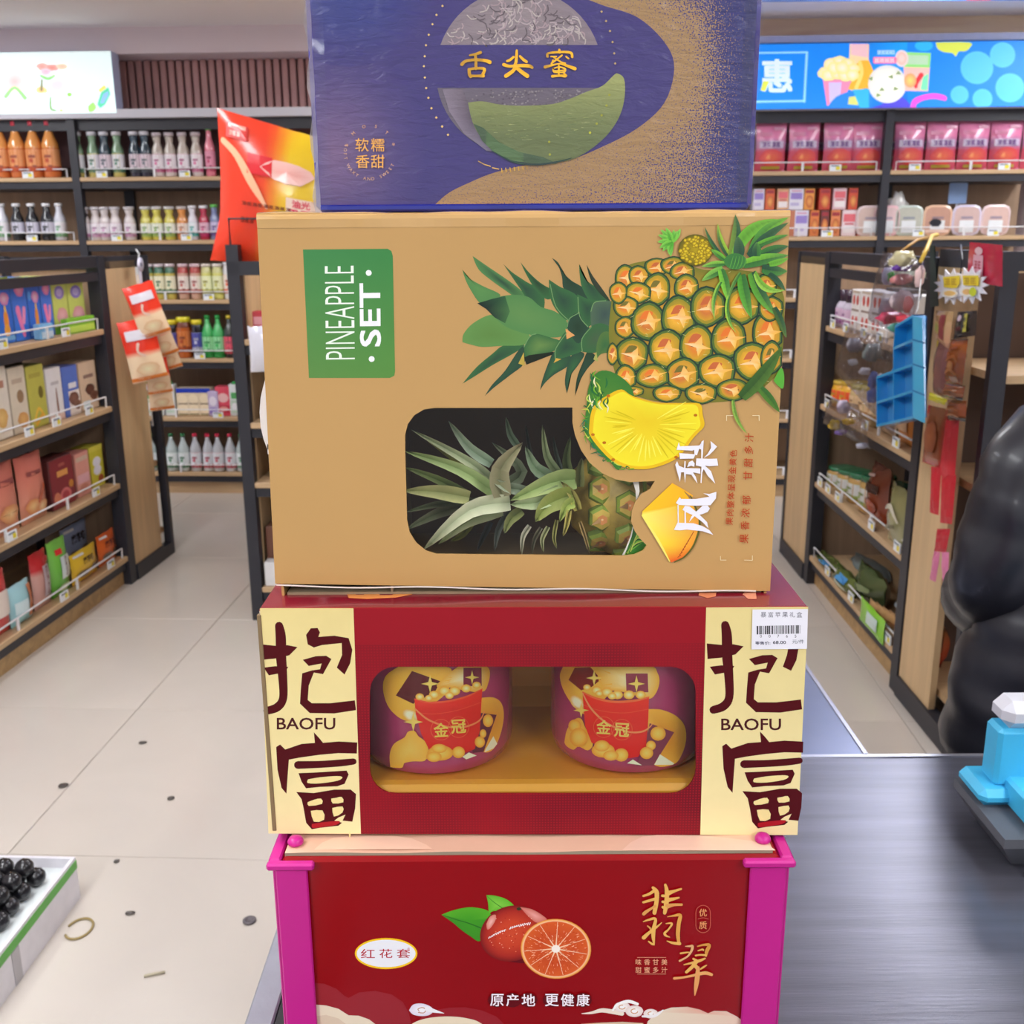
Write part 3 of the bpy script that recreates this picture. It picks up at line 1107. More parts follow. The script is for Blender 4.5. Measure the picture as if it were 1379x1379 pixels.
# fruit picture
cv.frame(470, 1190, 4.056)
cv.curve([(810, 415), (900, 430), (960, 432), (955, 400), (850, 390)], (96, 8, 18))
cv.curve([(505, 170), (560, 148), (640, 130), (700, 132), (760, 150), (775, 200), (720, 312), (660, 285), (610, 250), (570, 215)],
         [(86, 168, 40)] * 20 + [(60, 140, 36)] * 20, cc=(64, 150, 34))
cv.stroke([(512, 170, 2), (580, 195, 5), (650, 215, 6), (740, 250, 8)], (44, 110, 34))
cv.curve([(750, 62), (800, 66), (860, 85), (905, 125), (880, 140), (790, 150), (765, 160), (760, 110)], (96, 176, 46), cc=(130, 200, 70))
cv.stroke([(752, 66, 2), (790, 100, 4), (840, 135, 4)], (60, 130, 36))
cv.rings(890, 272, 178, 150, [(0, (206, 74, 44)), (.45, (200, 66, 40)), (.8, (170, 44, 34)), (1, (120, 26, 26))], 36, rot=-.35)
cv.curve([(750, 220), (770, 180), (800, 170), (800, 200), (775, 240), (755, 250)], (214, 120, 104), cc=(238, 180, 170))
cv.curve([(935, 128), (1000, 140), (1060, 175), (1080, 200), (1030, 215), (980, 180)], (206, 110, 96), cc=(232, 160, 150))
rd = random.Random(3)
for k in range(60):
    t, q = rd.uniform(0, 6.28), rd.uniform(.1, .9)
    cv.ell(890 + 165 * q * math.cos(t), 272 + 135 * q * math.sin(t), 3, 3, rd.choice([(226, 130, 90), (160, 40, 26), (236, 170, 140)]), 6)
cv.ell(928, 138, 13, 9, (50, 50, 30), 8)
for k in range(22):
    t = k / 21
    if k in (9, 10): continue
    x, y = 765 + 222 * t, 296 - 78 * t - 48 * (t * (1 - t))
    cv.stroke([(x - 2, y + rd.uniform(2, 7), 5), (x + 3, y - rd.uniform(2, 7), 5)], (250, 240, 238), n=1)
cv.rings(1130, 356, 193, 164, [(0, (250, 222, 200)), (.08, (246, 200, 160)), (.14, (214, 90, 40)), (.5, (206, 78, 36)), (.9, (216, 92, 40)), (.93, (246, 196, 150)), (.97, (240, 168, 84)), (1, (214, 120, 40))], 44, rot=.05)
for k in range(11):
    a = k * 2 * math.pi / 11 + .2
    cv.stroke([(1130 + 14 * math.cos(a), 356 + 12 * math.sin(a), 9), (1130 + 90 * math.cos(a), 356 + 76 * math.sin(a), 3.5), (1130 + 172 * math.cos(a), 356 + 146 * math.sin(a), 2.5)], (246, 206, 170), n=2)
for k in range(230):
    a, q = rd.uniform(0, 6.28), rd.uniform(.2, .88)
    q2 = q + rd.uniform(.04, .1)
    b = a + rd.uniform(-.05, .05)
    cv.stroke([(1130 + 180 * q * math.cos(a), 356 + 152 * q * math.sin(a), 1.5), (1130 + 180 * q2 * math.cos(b), 356 + 152 * q2 * math.sin(b), 3)],
              rd.choice([(240, 160, 120), (232, 130, 80), (190, 50, 20), (248, 190, 150)]), n=1, cap=False)
cv.ell(1130, 356, 24, 22, (250, 236, 224), 9)
# slogan
for k, ch in enumerate('原产地更健康'):
    x = (808, 893, 980, 1108, 1193, 1278)[k]
    cv.ell(x, 636, 48, 40, (96, 10, 18), 14)
for k, ch in enumerate('原产地更健康'):
    x = (808, 893, 980, 1108, 1193, 1278)[k]
    cv.text(ch, x, 636, 66, (250, 240, 246), bold=.022, align='c', sx=1.05)
# brush characters
cv.frame(850, 1170, 7.66)
G = (234, 178, 92)
G2 = (224, 156, 84)
def st(pts, c=G): cv.stroke(pts, c)
st([(225, 195, 30), (262, 240, 46), (262, 330, 44), (250, 400, 44), (240, 455, 40)])
st([(125, 280, 22), (180, 262, 26), (240, 225, 34)]); st([(125, 345, 24), (180, 330, 26), (250, 310, 30)]); st([(130, 465, 36), (160, 440, 34), (210, 408, 24), (245, 385, 28)], G2)
st([(352, 165, 26), (366, 220, 40), (368, 300, 46), (358, 390, 46), (345, 455, 36)])
st([(385, 250, 50), (440, 232, 30), (515, 208, 20)]); st([(320, 278, 26), (370, 280, 30)]); st([(380, 322, 46), (440, 310, 30), (492, 298, 18)]); st([(325, 340, 26), (365, 345, 30)])
st([(375, 385, 50), (440, 372, 30), (520, 370, 26)], G2); st([(325, 395, 26), (355, 408, 34)])
st([(125, 545, 10), (185, 525, 22), (250, 518, 28), (232, 620, 42), (228, 700, 38), (236, 780, 14)]); st([(170, 590, 14), (200, 620, 20), (200, 660, 20)], G2)
st([(315, 555, 8), (265, 600, 20), (190, 655, 30), (130, 710, 42)]); st([(180, 750, 14), (215, 775, 22), (238, 785, 10)])
st([(375, 495, 8), (440, 484, 20), (505, 480, 36), (490, 570, 40), (482, 680, 40), (492, 765, 30)], (226, 160, 76)); st([(370, 745, 10), (430, 765, 26), (500, 772, 34)])
st([(360, 565, 10), (420, 565, 22), (385, 625, 18), (345, 665, 26), (360, 690, 22), (398, 705, 8)])
st([(560, 800, 8), (605, 798, 20), (632, 800, 28), (620, 850, 24), (580, 905, 18), (500, 950, 20)], (232, 176, 120)); st([(510, 872, 18), (560, 865, 18), (595, 862, 14)])
st([(685, 800, 14), (745, 785, 20), (805, 788, 34), (780, 850, 38), (772, 900, 20)], (220, 150, 70)); st([(665, 895, 18), (715, 888, 18), (770, 892, 22)]); st([(690, 845, 12), (735, 832, 18), (745, 840, 16)])
st([(640, 928, 20), (675, 950, 34)]); st([(545, 990, 12), (620, 972, 22), (700, 950, 30), (762, 925, 16)], G); st([(690, 950, 24), (650, 990, 34), (610, 1030, 34), (570, 1065, 30)])
st([(640, 985, 30), (670, 1010, 40), (690, 1040, 30)]); st([(778, 995, 10), (745, 1015, 20), (715, 1035, 14)])
st([(445, 1130, 28), (540, 1120, 22), (640, 1100, 26), (760, 1075, 36), (830, 1092, 30)], (234, 166, 100)); st([(690, 1020, 34), (682, 1120, 50), (668, 1220, 40), (656, 1305, 10)], (232, 160, 96))
# capsule seal
cv.stroke([(742 + 75 * math.cos(t), 452 + 75 * math.sin(t), 6) for t in [math.pi * (1.0 + k / 10) for k in range(11)]] + [(818, 582, 6)] +
          [(742 + 75 * math.cos(t), 584 + 75 * math.sin(t), 6) for t in [math.pi * (k / 10) for k in range(11)]] + [(667, 452, 6)], (206, 96, 76), n=1, cap=False)
cv.stroke([(690, 518, 5), (742, 505, 5), (795, 518, 5)], (206, 96, 76), n=3)
cv.text('优', 740, 452, 78, (232, 150, 96), align='c', bold=.02)
cv.text('质', 740, 582, 78, (232, 150, 96), align='c', bold=.02)
for k, ch in enumerate('味香甘美'): cv.text(ch, 75 + 89 * k, 962, 60, (240, 168, 130), align='c', bold=.014)
for k, ch in enumerate('甜蜜多汁'): cv.text(ch, 75 + 89 * k, 1043, 60, (240, 168, 130), align='c', bold=.014)
cv.rect(62, 912, 360, 917, (224, 150, 120)); cv.rect(62, 1083, 360, 1088, (224, 150, 120))
cv.build('front_print', 'print_gloss', g1)

# ------------------------------------------------------------------ 2. apple gift box
YA = 0.74
za0, za1 = ztop + .003, at(689, 819, YA).z
xa0, xa1 = at(348, 820, YA).x, at(1088, 815, YA).x
g2 = thing('gift_box', ((xa0 + xa1) / 2, YA + .11, za0), 'red and cream apple gift box with a window and price sticker, second from bottom', 'gift box')
m = mat('dotted_red_card', (150, 20, 34), rough=0.42, spec=.2, noise=0.05, nscale=8)
nt = m.node_tree; N, L = nt.nodes, nt.links
b = N['Principled BSDF']; old = b.inputs['Base Color'].links[0].from_socket
tc = N.new('ShaderNodeTexCoord'); sep = N.new('ShaderNodeSeparateXYZ'); L.new(tc.outputs['Object'], sep.inputs[0])
def mth(op, a, b_=None):
    n = N.new('ShaderNodeMath'); n.operation = op
    for i, v in enumerate((a, b_)):
        if v is None: continue
        if isinstance(v, (int, float)): n.inputs[i].default_value = v
        else: L.new(v, n.inputs[i])
    return n.outputs[0]
P_ = 0.0023
gx = mth('LESS_THAN', mth('FRACT', mth('DIVIDE', sep.outputs['X'], P_)), 0.5)
gz = mth('LESS_THAN', mth('FRACT', mth('DIVIDE', sep.outputs['Z'], P_)), 0.5)
dots = mth('SUBTRACT', 1.0, mth('MULTIPLY', gx, gz))
ns = N.new('ShaderNodeTexNoise'); ns.inputs['Scale'].default_value = 9; L.new(tc.outputs['Object'], ns.inputs['Vector'])
edge_ = mth('MULTIPLY', mth('ABSOLUTE', mth('SUBTRACT', sep.outputs['Z'], 0.082)), 9.0)
wave = mth('ADD', mth('MULTIPLY', mth('SUBTRACT', ns.outputs['Fac'], 0.5), 1.6), 0.0)
up = mth('GREATER_THAN', sep.outputs['Z'], 0.163)
mask = mth('MULTIPLY', mth('SUBTRACT', 1.0, up), mth('ADD', 0.45, wave))
mx = N.new('ShaderNodeMix'); mx.data_type = 'RGBA'
L.new(mth('MULTIPLY', dots, mask), mx.inputs[0]); L.new(old, mx.inputs[6])
mx.inputs[7].default_value = lin((84, 18, 30)); L.new(mx.outputs[2], b.inputs['Base Color'])
M['dot_red'] = m
M['red_top'] = mat('satin_red_card', (128, 20, 38), rough=0.27, coat=0.4, noise=0.05, nscale=12)
outer = [(348, 820), (1088, 815), (1075, 1129), (362, 1123)]
OUT = [at(348, 820, YA), at(1088, 815, YA)]
W_ = rr(498, 898, 937, 1069, 34, 6)
panel_with_hole('front_panel', [(352, 819.5), (1088, 817), (1074, 1124.5), (362, 1122.5)], W_, YA, .0018, 'dot_red', g2)
mb = MB()
t_ = .002
mb.box(xa0, YA + .0005, za1 - t_, xa1, YA + .22, za1, bev=.0008)
mb.build('top_panel', 'red_top', g2, world=True)
mb = MB()
mb.box(xa0, YA + .002, za0, xa0 + t_, YA + .22, za1 - t_, (212, 200, 186)); mb.box(xa1 - t_, YA + .002, za0, xa1, YA + .22, za1 - t_, (212, 200, 186))
mb.box(xa0, YA + .218, za0, xa1, YA + .22, za1 - t_, (150, 110, 90)); mb.box(xa0, YA + .002, za0, xa1, YA + .22, za0 + t_, (212, 180, 150))
mb.box(at(499, 1069, YA).x - .03, YA + .06, za0 + .02, at(499, 1069, YA).x - .028, YA + .2, za1 - .01, (70, 20, 30))
mb.build('carton', 'print', g2, world=True)
mb = MB()
xs0 = at(349, 822, YA).x
mb.box(xs0 - .002, YA - .001, za0 + .004, xs0 + .0012, YA + .003, za1 - .004, (132, 110, 80), bev=.0005)
tag(mb.build('glue_flap', 'print', g2, world=True), 'raw brown cardboard edge of the left side')
# orange tray inside
mb = MB()
zt1 = at(689, 1050, YA + .012).z
xi0, xi1 = at(478, 1000, YA).x, at(958, 1000, YA).x
pr = [(YA + .004, zt1 - .022), (YA + .004, zt1 - .006), (YA + .007, zt1 - .001), (YA + .013, zt1), (YA + .06, zt1 - .002), (YA + .15, zt1 - .002), (YA + .165, zt1 + .012), (YA + .17, za1 - .02), (YA + .171, za1 - .004)]
for i in range(len(pr) - 1):
    (ya, z_a), (yb, z_b) = pr[i], pr[i + 1]
    mb.add([(xi0, ya, z_a), (xi1, ya, z_a), (xi1, yb, z_b), (xi0, yb, z_b)], (226, 150, 42), sm=i in (1, 2))
tag(mb.build('tray', mat('orange_tray_card', (255, 186, 64), rough=.3, coat=.3), g2, world=True), 'glossy orange tray card inside the window')
M['foil'] = mat('jar_wrap', (178, 62, 106), rough=0.2, coat=0.7, noise=0.25, nscale=16, bump=.15, bscale=20)
JR = .066
for jx, ox in ((at(588, 1000, YA + .079).x, 480), (at(844, 1000, YA + .079).x, 720)):
    jy = YA + .079
    j = MB()
    h = za1 - .012 - zt1
    j.lathe([(JR * .86, 0), (JR * .965, .004), (JR, .013), (JR, h * .8), (JR * .93, h * .93), (JR * .7, h)], jx, jy, 40, z0=zt1)
    j = j.build('apple_pack', 'foil', g2, world=True)
    tag(j, 'wrapped apple pack with a printed red bucket of gold, ' + ('left' if ox == 480 else 'right') + ' in the window')

    def cyl(px, py, lift, jx=jx, jy=jy):
        a, d = ratio(px, py)
        r = JR + lift * 15 + .0002
        A, B, C = a * a + 1, -2 * (a * jx + jy), jx * jx + jy * jy - r * r
        D = max(0, B * B - 4 * A * C)
        Y = (-B - math.sqrt(D)) / (2 * A)
        return Vector((a * Y, Y, CAMZ - d * Y))
    cv = Canvas(cyl, 4)
    cv.put = (lambda p_: lambda vs, fs, cs: p_(vs, fs, [[tuple(min(255, v * q) for v, q in zip(c, (1.2, 1.1, 1.0))) for c in f] for f in cs]))(cv.put)
    GO, GD, WH = (226, 176, 70), (196, 140, 44), (250, 238, 214)
    if ox == 480:
        cv.frame(480, 880, 5.746)
        cv.curve([(330, 100), (230, 170), (205, 270), (240, 400), (320, 490), (420, 530), (480, 500), (560, 420), (700, 300), (740, 160), (680, 100)], GO, cc=(236, 190, 80))
        cv.rings(420, 480, 70, 44, [(0, WH), (.5, WH), (1, GO)], 16, rot=.5)
        cv.poly([(430, 135), (650, 215), (590, 330), (480, 350), (440, 390), (305, 325)], (84, 20, 32))
        cv.curve([(800, 95), (980, 95), (1030, 130), (1020, 230), (960, 300), (700, 260), (620, 250), (720, 150)], GO, cc=WH)
        cv.poly([(828, 110), (968, 110), (970, 250), (828, 255)], (120, 50, 76))
        cv.curve([(950, 345), (1060, 340), (1125, 390), (1140, 500), (1110, 640), (1060, 740), (990, 765), (930, 700), (900, 500)], GO, cc=GD)
        cv.poly([(960, 460), (1085, 475), (985, 760), (900, 770), (880, 600)], (90, 40, 66))
        cv.poly([(1000, 740), (1060, 640), (1090, 700), (1060, 735), (990, 765)], WH)
        cv.poly([(820, 800), (870, 765), (930, 790), (850, 820)], WH)
        cv.curve([(262, 880), (258, 780), (290, 700), (370, 650), (400, 605), (450, 600), (480, 640), (530, 680), (560, 760), (530, 830), (440, 835), (370, 850), (350, 885)], GO, cc=(238, 196, 96))
        by = [(445, 370, 958, 275, 960, 720, 560, 770)]
        cv.poly([(448, 350), (560, 375), (700, 365), (850, 330), (975, 270), (965, 420), (955, 600), (915, 740), (840, 770), (700, 770), (570, 760), (500, 620), (460, 470)], [(216, 50, 34)] * 5 + [(198, 34, 26)] * 8)
        cv.stroke([(450, 352, 8), (560, 380, 12), (700, 370, 14), (850, 334, 14), (972, 276, 8)], (232, 90, 60))
        cv.stroke([(462, 455, 4), (600, 468, 5), (780, 440, 5), (960, 380, 4)], (226, 80, 54))
        for q in ((490, 335, 34), (600, 320, 40), (680, 290, 44), (760, 290, 44), (850, 270, 40), (930, 245, 34), (560, 345, 30), (720, 325, 34)):
            cv.rings(q[0], q[1], q[2], q[2] * .8, [(0, (250, 240, 190)), (.6, (240, 204, 110)), (1, (214, 160, 50))], 12)
        cv.stroke([(455, 430, 12), (560, 515, 14), (720, 570, 12), (850, 565, 14), (950, 520, 12), (990, 450, 8)], (240, 140, 90))
        for q in ((655, 590, 80), (790, 570, 80)): cv.ring(q[0], q[1], q[2], q[2], 4, (236, 110, 70), 24)
        cv.text('金', 655, 592, 104, (248, 200, 96), align='c', bold=.04, rot=-.06)
        cv.text('冠', 790, 565, 104, (248, 200, 96), align='c', bold=.04, rot=-.06)
        for q in ((650, 770, 100, 60), (640, 735, 60, 36), (790, 765, 50, 46), (600, 800, 60, 40), (1018, 520, 40, 50), (980, 620, 26, 34), (955, 685, 40, 44)):
            cv.rings(q[0], q[1], q[2], q[3], [(0, (244, 206, 110)), (.6, (234, 186, 80)), (1, (206, 150, 50))], 16)
        stars = ((570, 235, 70), (895, 185, 55), (440, 530, 75))
    else:
        cv.frame(720, 880, 5.746)
        cv.curve([(220, 100), (195, 180), (230, 300), (320, 430), (400, 470), (480, 400), (560, 330), (600, 200), (520, 100)], GO, cc=(236, 190, 80))
        cv.rings(330, 380, 70, 44, [(0, WH), (.5, WH), (1, GO)], 16, rot=.8)
        cv.poly([(310, 110), (430, 105), (515, 200), (440, 260), (360, 285), (262, 205)], (110, 22, 26))
        cv.curve([(480, 100), (880, 95), (950, 150), (965, 230), (930, 320), (870, 350), (700, 300), (520, 260)], GO, cc=WH)
        cv.poly([(705, 155), (875, 155), (880, 300), (710, 300)], (130, 56, 80))
        cv.curve([(880, 430), (980, 435), (1090, 480), (1160, 560), (1170, 680), (1130, 800), (1070, 860), (940, 870), (880, 760)], GO, cc=GD)
        cv.poly([(890, 540), (1080, 610), (920, 865), (780, 870), (860, 700)], (120, 60, 84))
        cv.poly([(925, 862), (970, 780), (1080, 850), (1070, 862)], WH)
        cv.poly([(715, 850), (760, 820), (830, 865)], WH)
        cv.curve([(230, 690), (250, 590), (310, 510), (360, 505), (390, 570), (430, 640), (450, 710), (410, 750), (340, 720), (300, 745), (250, 720)], GO, cc=(238, 196, 96))
        cv.poly([(370, 300), (480, 345), (620, 370), (780, 360), (885, 335), (880, 500), (862, 720), (800, 800), (720, 812), (560, 740), (440, 690), (390, 560)], [(220, 50, 32)] * 5 + [(202, 32, 24)] * 7)
        cv.stroke([(372, 300, 10), (480, 348, 16), (620, 374, 18), (780, 364, 18), (884, 338, 10)], (240, 110, 66))
        cv.stroke([(380, 400, 4), (520, 445, 5), (700, 460, 5), (880, 430, 4)], (232, 84, 54))
        for q in ((405, 262, 30), (480, 285, 40), (560, 300, 44), (640, 320, 44), (730, 320, 44), (820, 320, 40), (600, 330, 34), (500, 310, 30)):
            cv.rings(q[0], q[1], q[2], q[2] * .8, [(0, (250, 240, 190)), (.6, (240, 204, 110)), (1, (214, 160, 50))], 12)
        cv.stroke([(372, 310, 10), (440, 430, 14), (560, 540, 14), (720, 605, 12), (830, 605, 14), (890, 570, 10), (910, 545, 8)], (244, 150, 100))
        for q in ((535, 570, 80), (675, 590, 80)): cv.ring(q[0], q[1], q[2], q[2], 4, (240, 110, 70), 24)
        cv.text('金', 535, 570, 104, (250, 204, 110), align='c', bold=.04, rot=.06)
        cv.text('冠', 675, 592, 104, (250, 204, 110), align='c', bold=.04, rot=.06)
        for q in ((530, 750, 90, 56), (520, 715, 60, 44), (670, 785, 56, 52), (590, 790, 60, 40), (955, 620, 60, 56), (900, 712, 38, 38), (866, 770, 52, 48), (310, 560, 50, 50), (340, 650, 70, 74)):
            cv.rings(q[0], q[1], q[2], q[3], [(0, (244, 206, 110)), (.6, (234, 186, 80)), (1, (206, 150, 50))], 16)
        stars = ((460, 190, 62), (788, 235, 66), (360, 440, 60))
    for x, y, r_ in stars:
        pts = []
        for k in range(8):
            q = r_ if k % 2 == 0 else r_ * .28
            pts.append((x + q * math.cos(k * math.pi / 4), y + q * math.sin(k * math.pi / 4)))
        cv.poly(pts, (250, 206, 110))
    cv.build('printed_bucket', 'print_gloss', j)
mb = MB()
p = [at(*q, YA + .0022) for q in ((490, 890), (946, 890), (946, 1077), (490, 1077))]
p = [Vector((q.x, YA + .0022, q.z)) for q in p]
mb.add(p[::-1])
mb.build('window_film', film('clear_window_film', gloss=.006), g2, world=True)

cv = Canvas(plane(YA - .0001))
CR = (236, 216, 150)
cv.poly([(350, 819), (476, 819), (486, 1123), (361.5, 1122.5)], [(228, 208, 142), (228, 208, 142), (240, 222, 166), (240, 222, 166)])
cv.poly([(951, 818), (1088.5, 817), (1074, 1124.5), (943, 1124.5)], [(228, 208, 142), (222, 204, 140), (240, 222, 166), (240, 222, 166)])
DR = (76, 2, 12)


def pao(left):
    st = lambda p_: cv.stroke(p_, DR)
    if left:
        cv.frame(340, 780, 3.629)
    else:
        cv.frame(700, 780, 3.4475)
        k = 3.4475 / 3.629
        # same characters, shifted and slightly different in scale
        ox, oy = 868 - 40 * k * 1.0, -4
        base = cv.o
        cv.o = (700 + ox / 3.4475 - 0, 780 + oy / 3.4475, 3.629)
    st([(130, 228, 40), (138, 280, 50), (140, 380, 50), (148, 480, 44), (150, 580, 40), (122, 625, 42), (72, 643, 38)])
    cv.poly([(40, 318), (110, 325), (170, 322), (220, 332), (180, 372), (110, 388), (44, 394)], DR)
    cv.poly([(55, 432), (110, 425), (175, 428), (160, 455), (80, 470), (68, 452)], DR)
    if left:
        cv.poly([(262, 272), (285, 240), (318, 238), (330, 260), (322, 282), (400, 276), (470, 288), (488, 345), (478, 410), (450, 466), (412, 432), (438, 370), (436, 312), (340, 322), (300, 334), (270, 318)], DR)
    else:
        cv.poly([(440, 330), (500, 330), (488, 345), (478, 400), (452, 452), (412, 432), (432, 375)], DR)
    cv.poly([(246, 394), (310, 376), (360, 374), (386, 390), (345, 464), (300, 456), (275, 520), (270, 590), (290, 606), (380, 606), (500, 592), (506, 640), (400, 656), (280, 654), (232, 608), (236, 540), (243, 460), (290, 446), (330, 440), (338, 412), (275, 424)], DR)
    # second character
    cv.poly([(300, 748), (325, 775), (345, 800), (420, 793), (512, 798), (510, 852), (420, 850), (330, 858), (230, 872), (178, 882), (172, 960), (166, 1048), (142, 1020), (122, 930), (116, 820), (135, 808), (160, 832), (240, 805), (305, 800)], DR)
    cv.stroke([(222, 908, 38), (330, 905, 34), (430, 898, 34), (494, 891, 30)], DR)
    cv.poly([(225, 948), (300, 945), (460, 935), (470, 955), (450, 1000), (415, 1012), (330, 1015), (262, 1022), (240, 990)], DR)
    cv.curve([(272, 978), (330, 968), (410, 962), (440, 968), (415, 985), (330, 998), (270, 996)], CR, 3)
    cv.poly([(214, 1040), (300, 1045), (400, 1028), (480, 1028), (506, 1050), (502, 1120), (488, 1185), (440, 1180), (455, 1150), (420, 1165), (400, 1180), (438, 1190), (420, 1205), (330, 1215), (290, 1222), (262, 1190), (250, 1120), (240, 1075)], DR)
    cv.curve([(270, 1090), (300, 1078), (335, 1072), (340, 1098), (275, 1108)], CR, 2)
    cv.curve([(385, 1072), (410, 1068), (436, 1064), (444, 1090), (392, 1096)], CR, 2)
    cv.curve([(285, 1132), (342, 1130), (350, 1175), (300, 1185)], CR, 2)
    cv.curve([(390, 1118), (440, 1110), (440, 1140), (398, 1160)], CR, 2)
    cv.curve([(290, 1196), (360, 1186), (425, 1182), (410, 1200), (350, 1210), (295, 1216)], (168, 24, 34), 3)
    if left:
        cv.text('BAOFU', 262, 706, 56, (70, 14, 22), align='c', bold=.03, sx=.98, width=284)
    else:
        cv.frame(700, 780, 3.4475)
        cv.text('BAOFU', 1074, 674, 53, (70, 14, 22), align='c', bold=.03, width=276)


pao(True)
pao(False)
cv.frame(0, 0, 1)
cv.poly([(470, 1128), (472, 1128), (472, 1120), (470, 1120)], CR)
cv.build('front_print', 'print', g2)
# price sticker
cv = Canvas(plane(YA - .0011))
cv.frame(1000, 810, 13.79)
cv.poly([(185, 150), (1215, 140), (1195, 880), (165, 890)], (232, 230, 238))
stk = MB()
cv2 = cv
for k, ch in enumerate('暴富苹果礼盒'): cv.text(ch, 390 + k * 133, 245, 100, (70, 70, 84), align='c', sx=1.0)
rb = random.Random(5)
x = 262
while x < 1070:
    wd = rb.choice([8, 12, 16, 24, 30])
    cv.rect(x, 455 - (x - 262) * .02, min(x + wd, 1075), 612 - (x - 262) * .02, (58, 58, 62))
    x += wd + rb.choice([8, 12, 16, 22])
for k, ch in enumerate('00765'): cv.text(ch, 340 + k * 161, 645, 52, (70, 70, 78), align='c', sx=1.1)
cv.text('零售价:', 235, 772, 60, (60, 60, 84), width=280, bold=.02)
cv.text('68.00', 565, 760, 56, (50, 50, 66), width=240, bold=.035)
cv.text('元/件', 920, 745, 74, (90, 100, 110), width=220)
tag(cv.build('price_sticker', 'print', g2), 'white price sticker with a barcode')
# prints on top panel
cv = Canvas(lambda x, y, l: (lambda p: Vector((p.x, p.y, p.z + l)))(ground(x, y, za1 + .0002)))
cv.frame(340, 780, 3.629)
cv.poly([(458, 60), (470, 92), (560, 97), (700, 90), (780, 75), (790, 40), (460, 40)], (222, 140, 74))
cv.poly([(505, 55), (550, 58), (545, 76), (505, 76)], (128, 20, 38))
cv.poly([(630, 60), (720, 55), (680, 78), (620, 78)], (128, 20, 38))
cv.build('top_print', 'print', g2)
cv = Canvas(cv.map)
cv.frame(700, 780, 3.4475)
cv.poly([(830, 75), (870, 88), (910, 80), (915, 40), (840, 40)], (214, 130, 90))
cv.poly([(1035, 70), (1060, 92), (1100, 92), (1095, 60), (1060, 40)], (214, 140, 110))
cv.build('top_print', 'print', g2)

# ------------------------------------------------------------------ 3. pineapple gift box
YP = 0.770
zp0, zp1 = za1, at(689, 285.5, YP).z
xp0, xp1 = at(345, 290, YP).x, at(1064, 288, YP).x
g3 = thing('gift_box', ((xp0 + xp1) / 2, YP + .085, zp0), 'gold gift box with a printed pineapple and a cut-out window, second from top', 'gift box')
M['gold_card'] = mat('gold_satin_card', (192, 150, 90), rough=0.3, coat=0.25, noise=0.05, nscale=3, bump=.06, bscale=8)
o5 = (520, 520, 3.83)
o6 = (780, 520, 4.597)
f5 = lambda x, y: (520 + x / 3.83, 520 + y / 3.83)
f6 = lambda x, y: (780 + x / 4.597, 520 + y / 4.597)
hole = [f5(98, 330), f5(98, 250), f5(112, 195), f5(145, 150), f5(195, 120), f5(250, 112), f5(600, 112), f5(961, 110), f5(961, 190), f5(975, 255), f5(1005, 330), f5(1050, 395), f5(1115, 450), f5(1190, 483), f5(1260, 495),
        f6(400, 590), f6(467, 588), f6(440, 636), f6(385, 668), f6(350, 712), f6(326, 770), f6(322, 840), f6(345, 900), f6(380, 948), f6(418, 985), f6(395, 1018), f6(340, 1042), f6(270, 1050),
        f5(700, 870), f5(260, 866), f5(205, 848), f5(155, 808), f5(122, 755), f5(108, 690)]
panel_with_hole('front_panel', [(345.5, 287), (1064, 287), (1037, 796), (370.5, 786)], hole, YP, .0016, 'gold_card', g3, edge=(120, 92, 60))
mb = MB()
mb.box(xp0, YP + .0014, zp1 - .002, xp1, YP + .17, zp1, bev=.0008)
mb.box(xp0, YP + .0014, zp0, xp0 + .002, YP + .17, zp1 - .002)
mb.box(xp1 - .002, YP + .0014, zp0, xp1, YP + .17, zp1 - .002)
mb.build('carton', 'gold_card', g3, world=True)
mb = MB()
# rolled, slightly bulging top lip
n = 30
xa_, xb_ = at(345.5, 290, YP).x, at(1064, 290, YP).x
prof = [(-.0003, -.009), (-.0008, -.006), (-.0013, -.003), (-.0008, -.0005), (.001, .0012), (.004, .0016), (.02, .001)]
for i in range(n):
    for j in range(len(prof) - 1):
        q = []
        for (ii, jj) in ((i, j), (i + 1, j), (i + 1, j + 1), (i, j + 1)):
            s_ = 1 + .35 * math.sin(ii * .55) + .3 * math.sin(ii * 1.3)
            q.append((xa_ + (xb_ - xa_) * ii / n, YP + prof[jj][0] * s_, zp1 + prof[jj][1] * (s_ if jj > 2 else 1) - .001))
        mb.add(q, (198, 156, 96), sm=True)
mb.build('top_lip', mat('gold_gloss_fold', (208, 166, 106), rough=.16, coat=.8), g3, world=True)
mb = MB()
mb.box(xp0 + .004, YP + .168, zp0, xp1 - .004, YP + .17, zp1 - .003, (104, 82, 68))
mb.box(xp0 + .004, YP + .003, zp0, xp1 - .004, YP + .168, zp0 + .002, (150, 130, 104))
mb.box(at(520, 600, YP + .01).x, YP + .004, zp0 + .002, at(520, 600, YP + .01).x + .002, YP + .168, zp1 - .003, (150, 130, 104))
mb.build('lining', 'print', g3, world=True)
mb = MB()
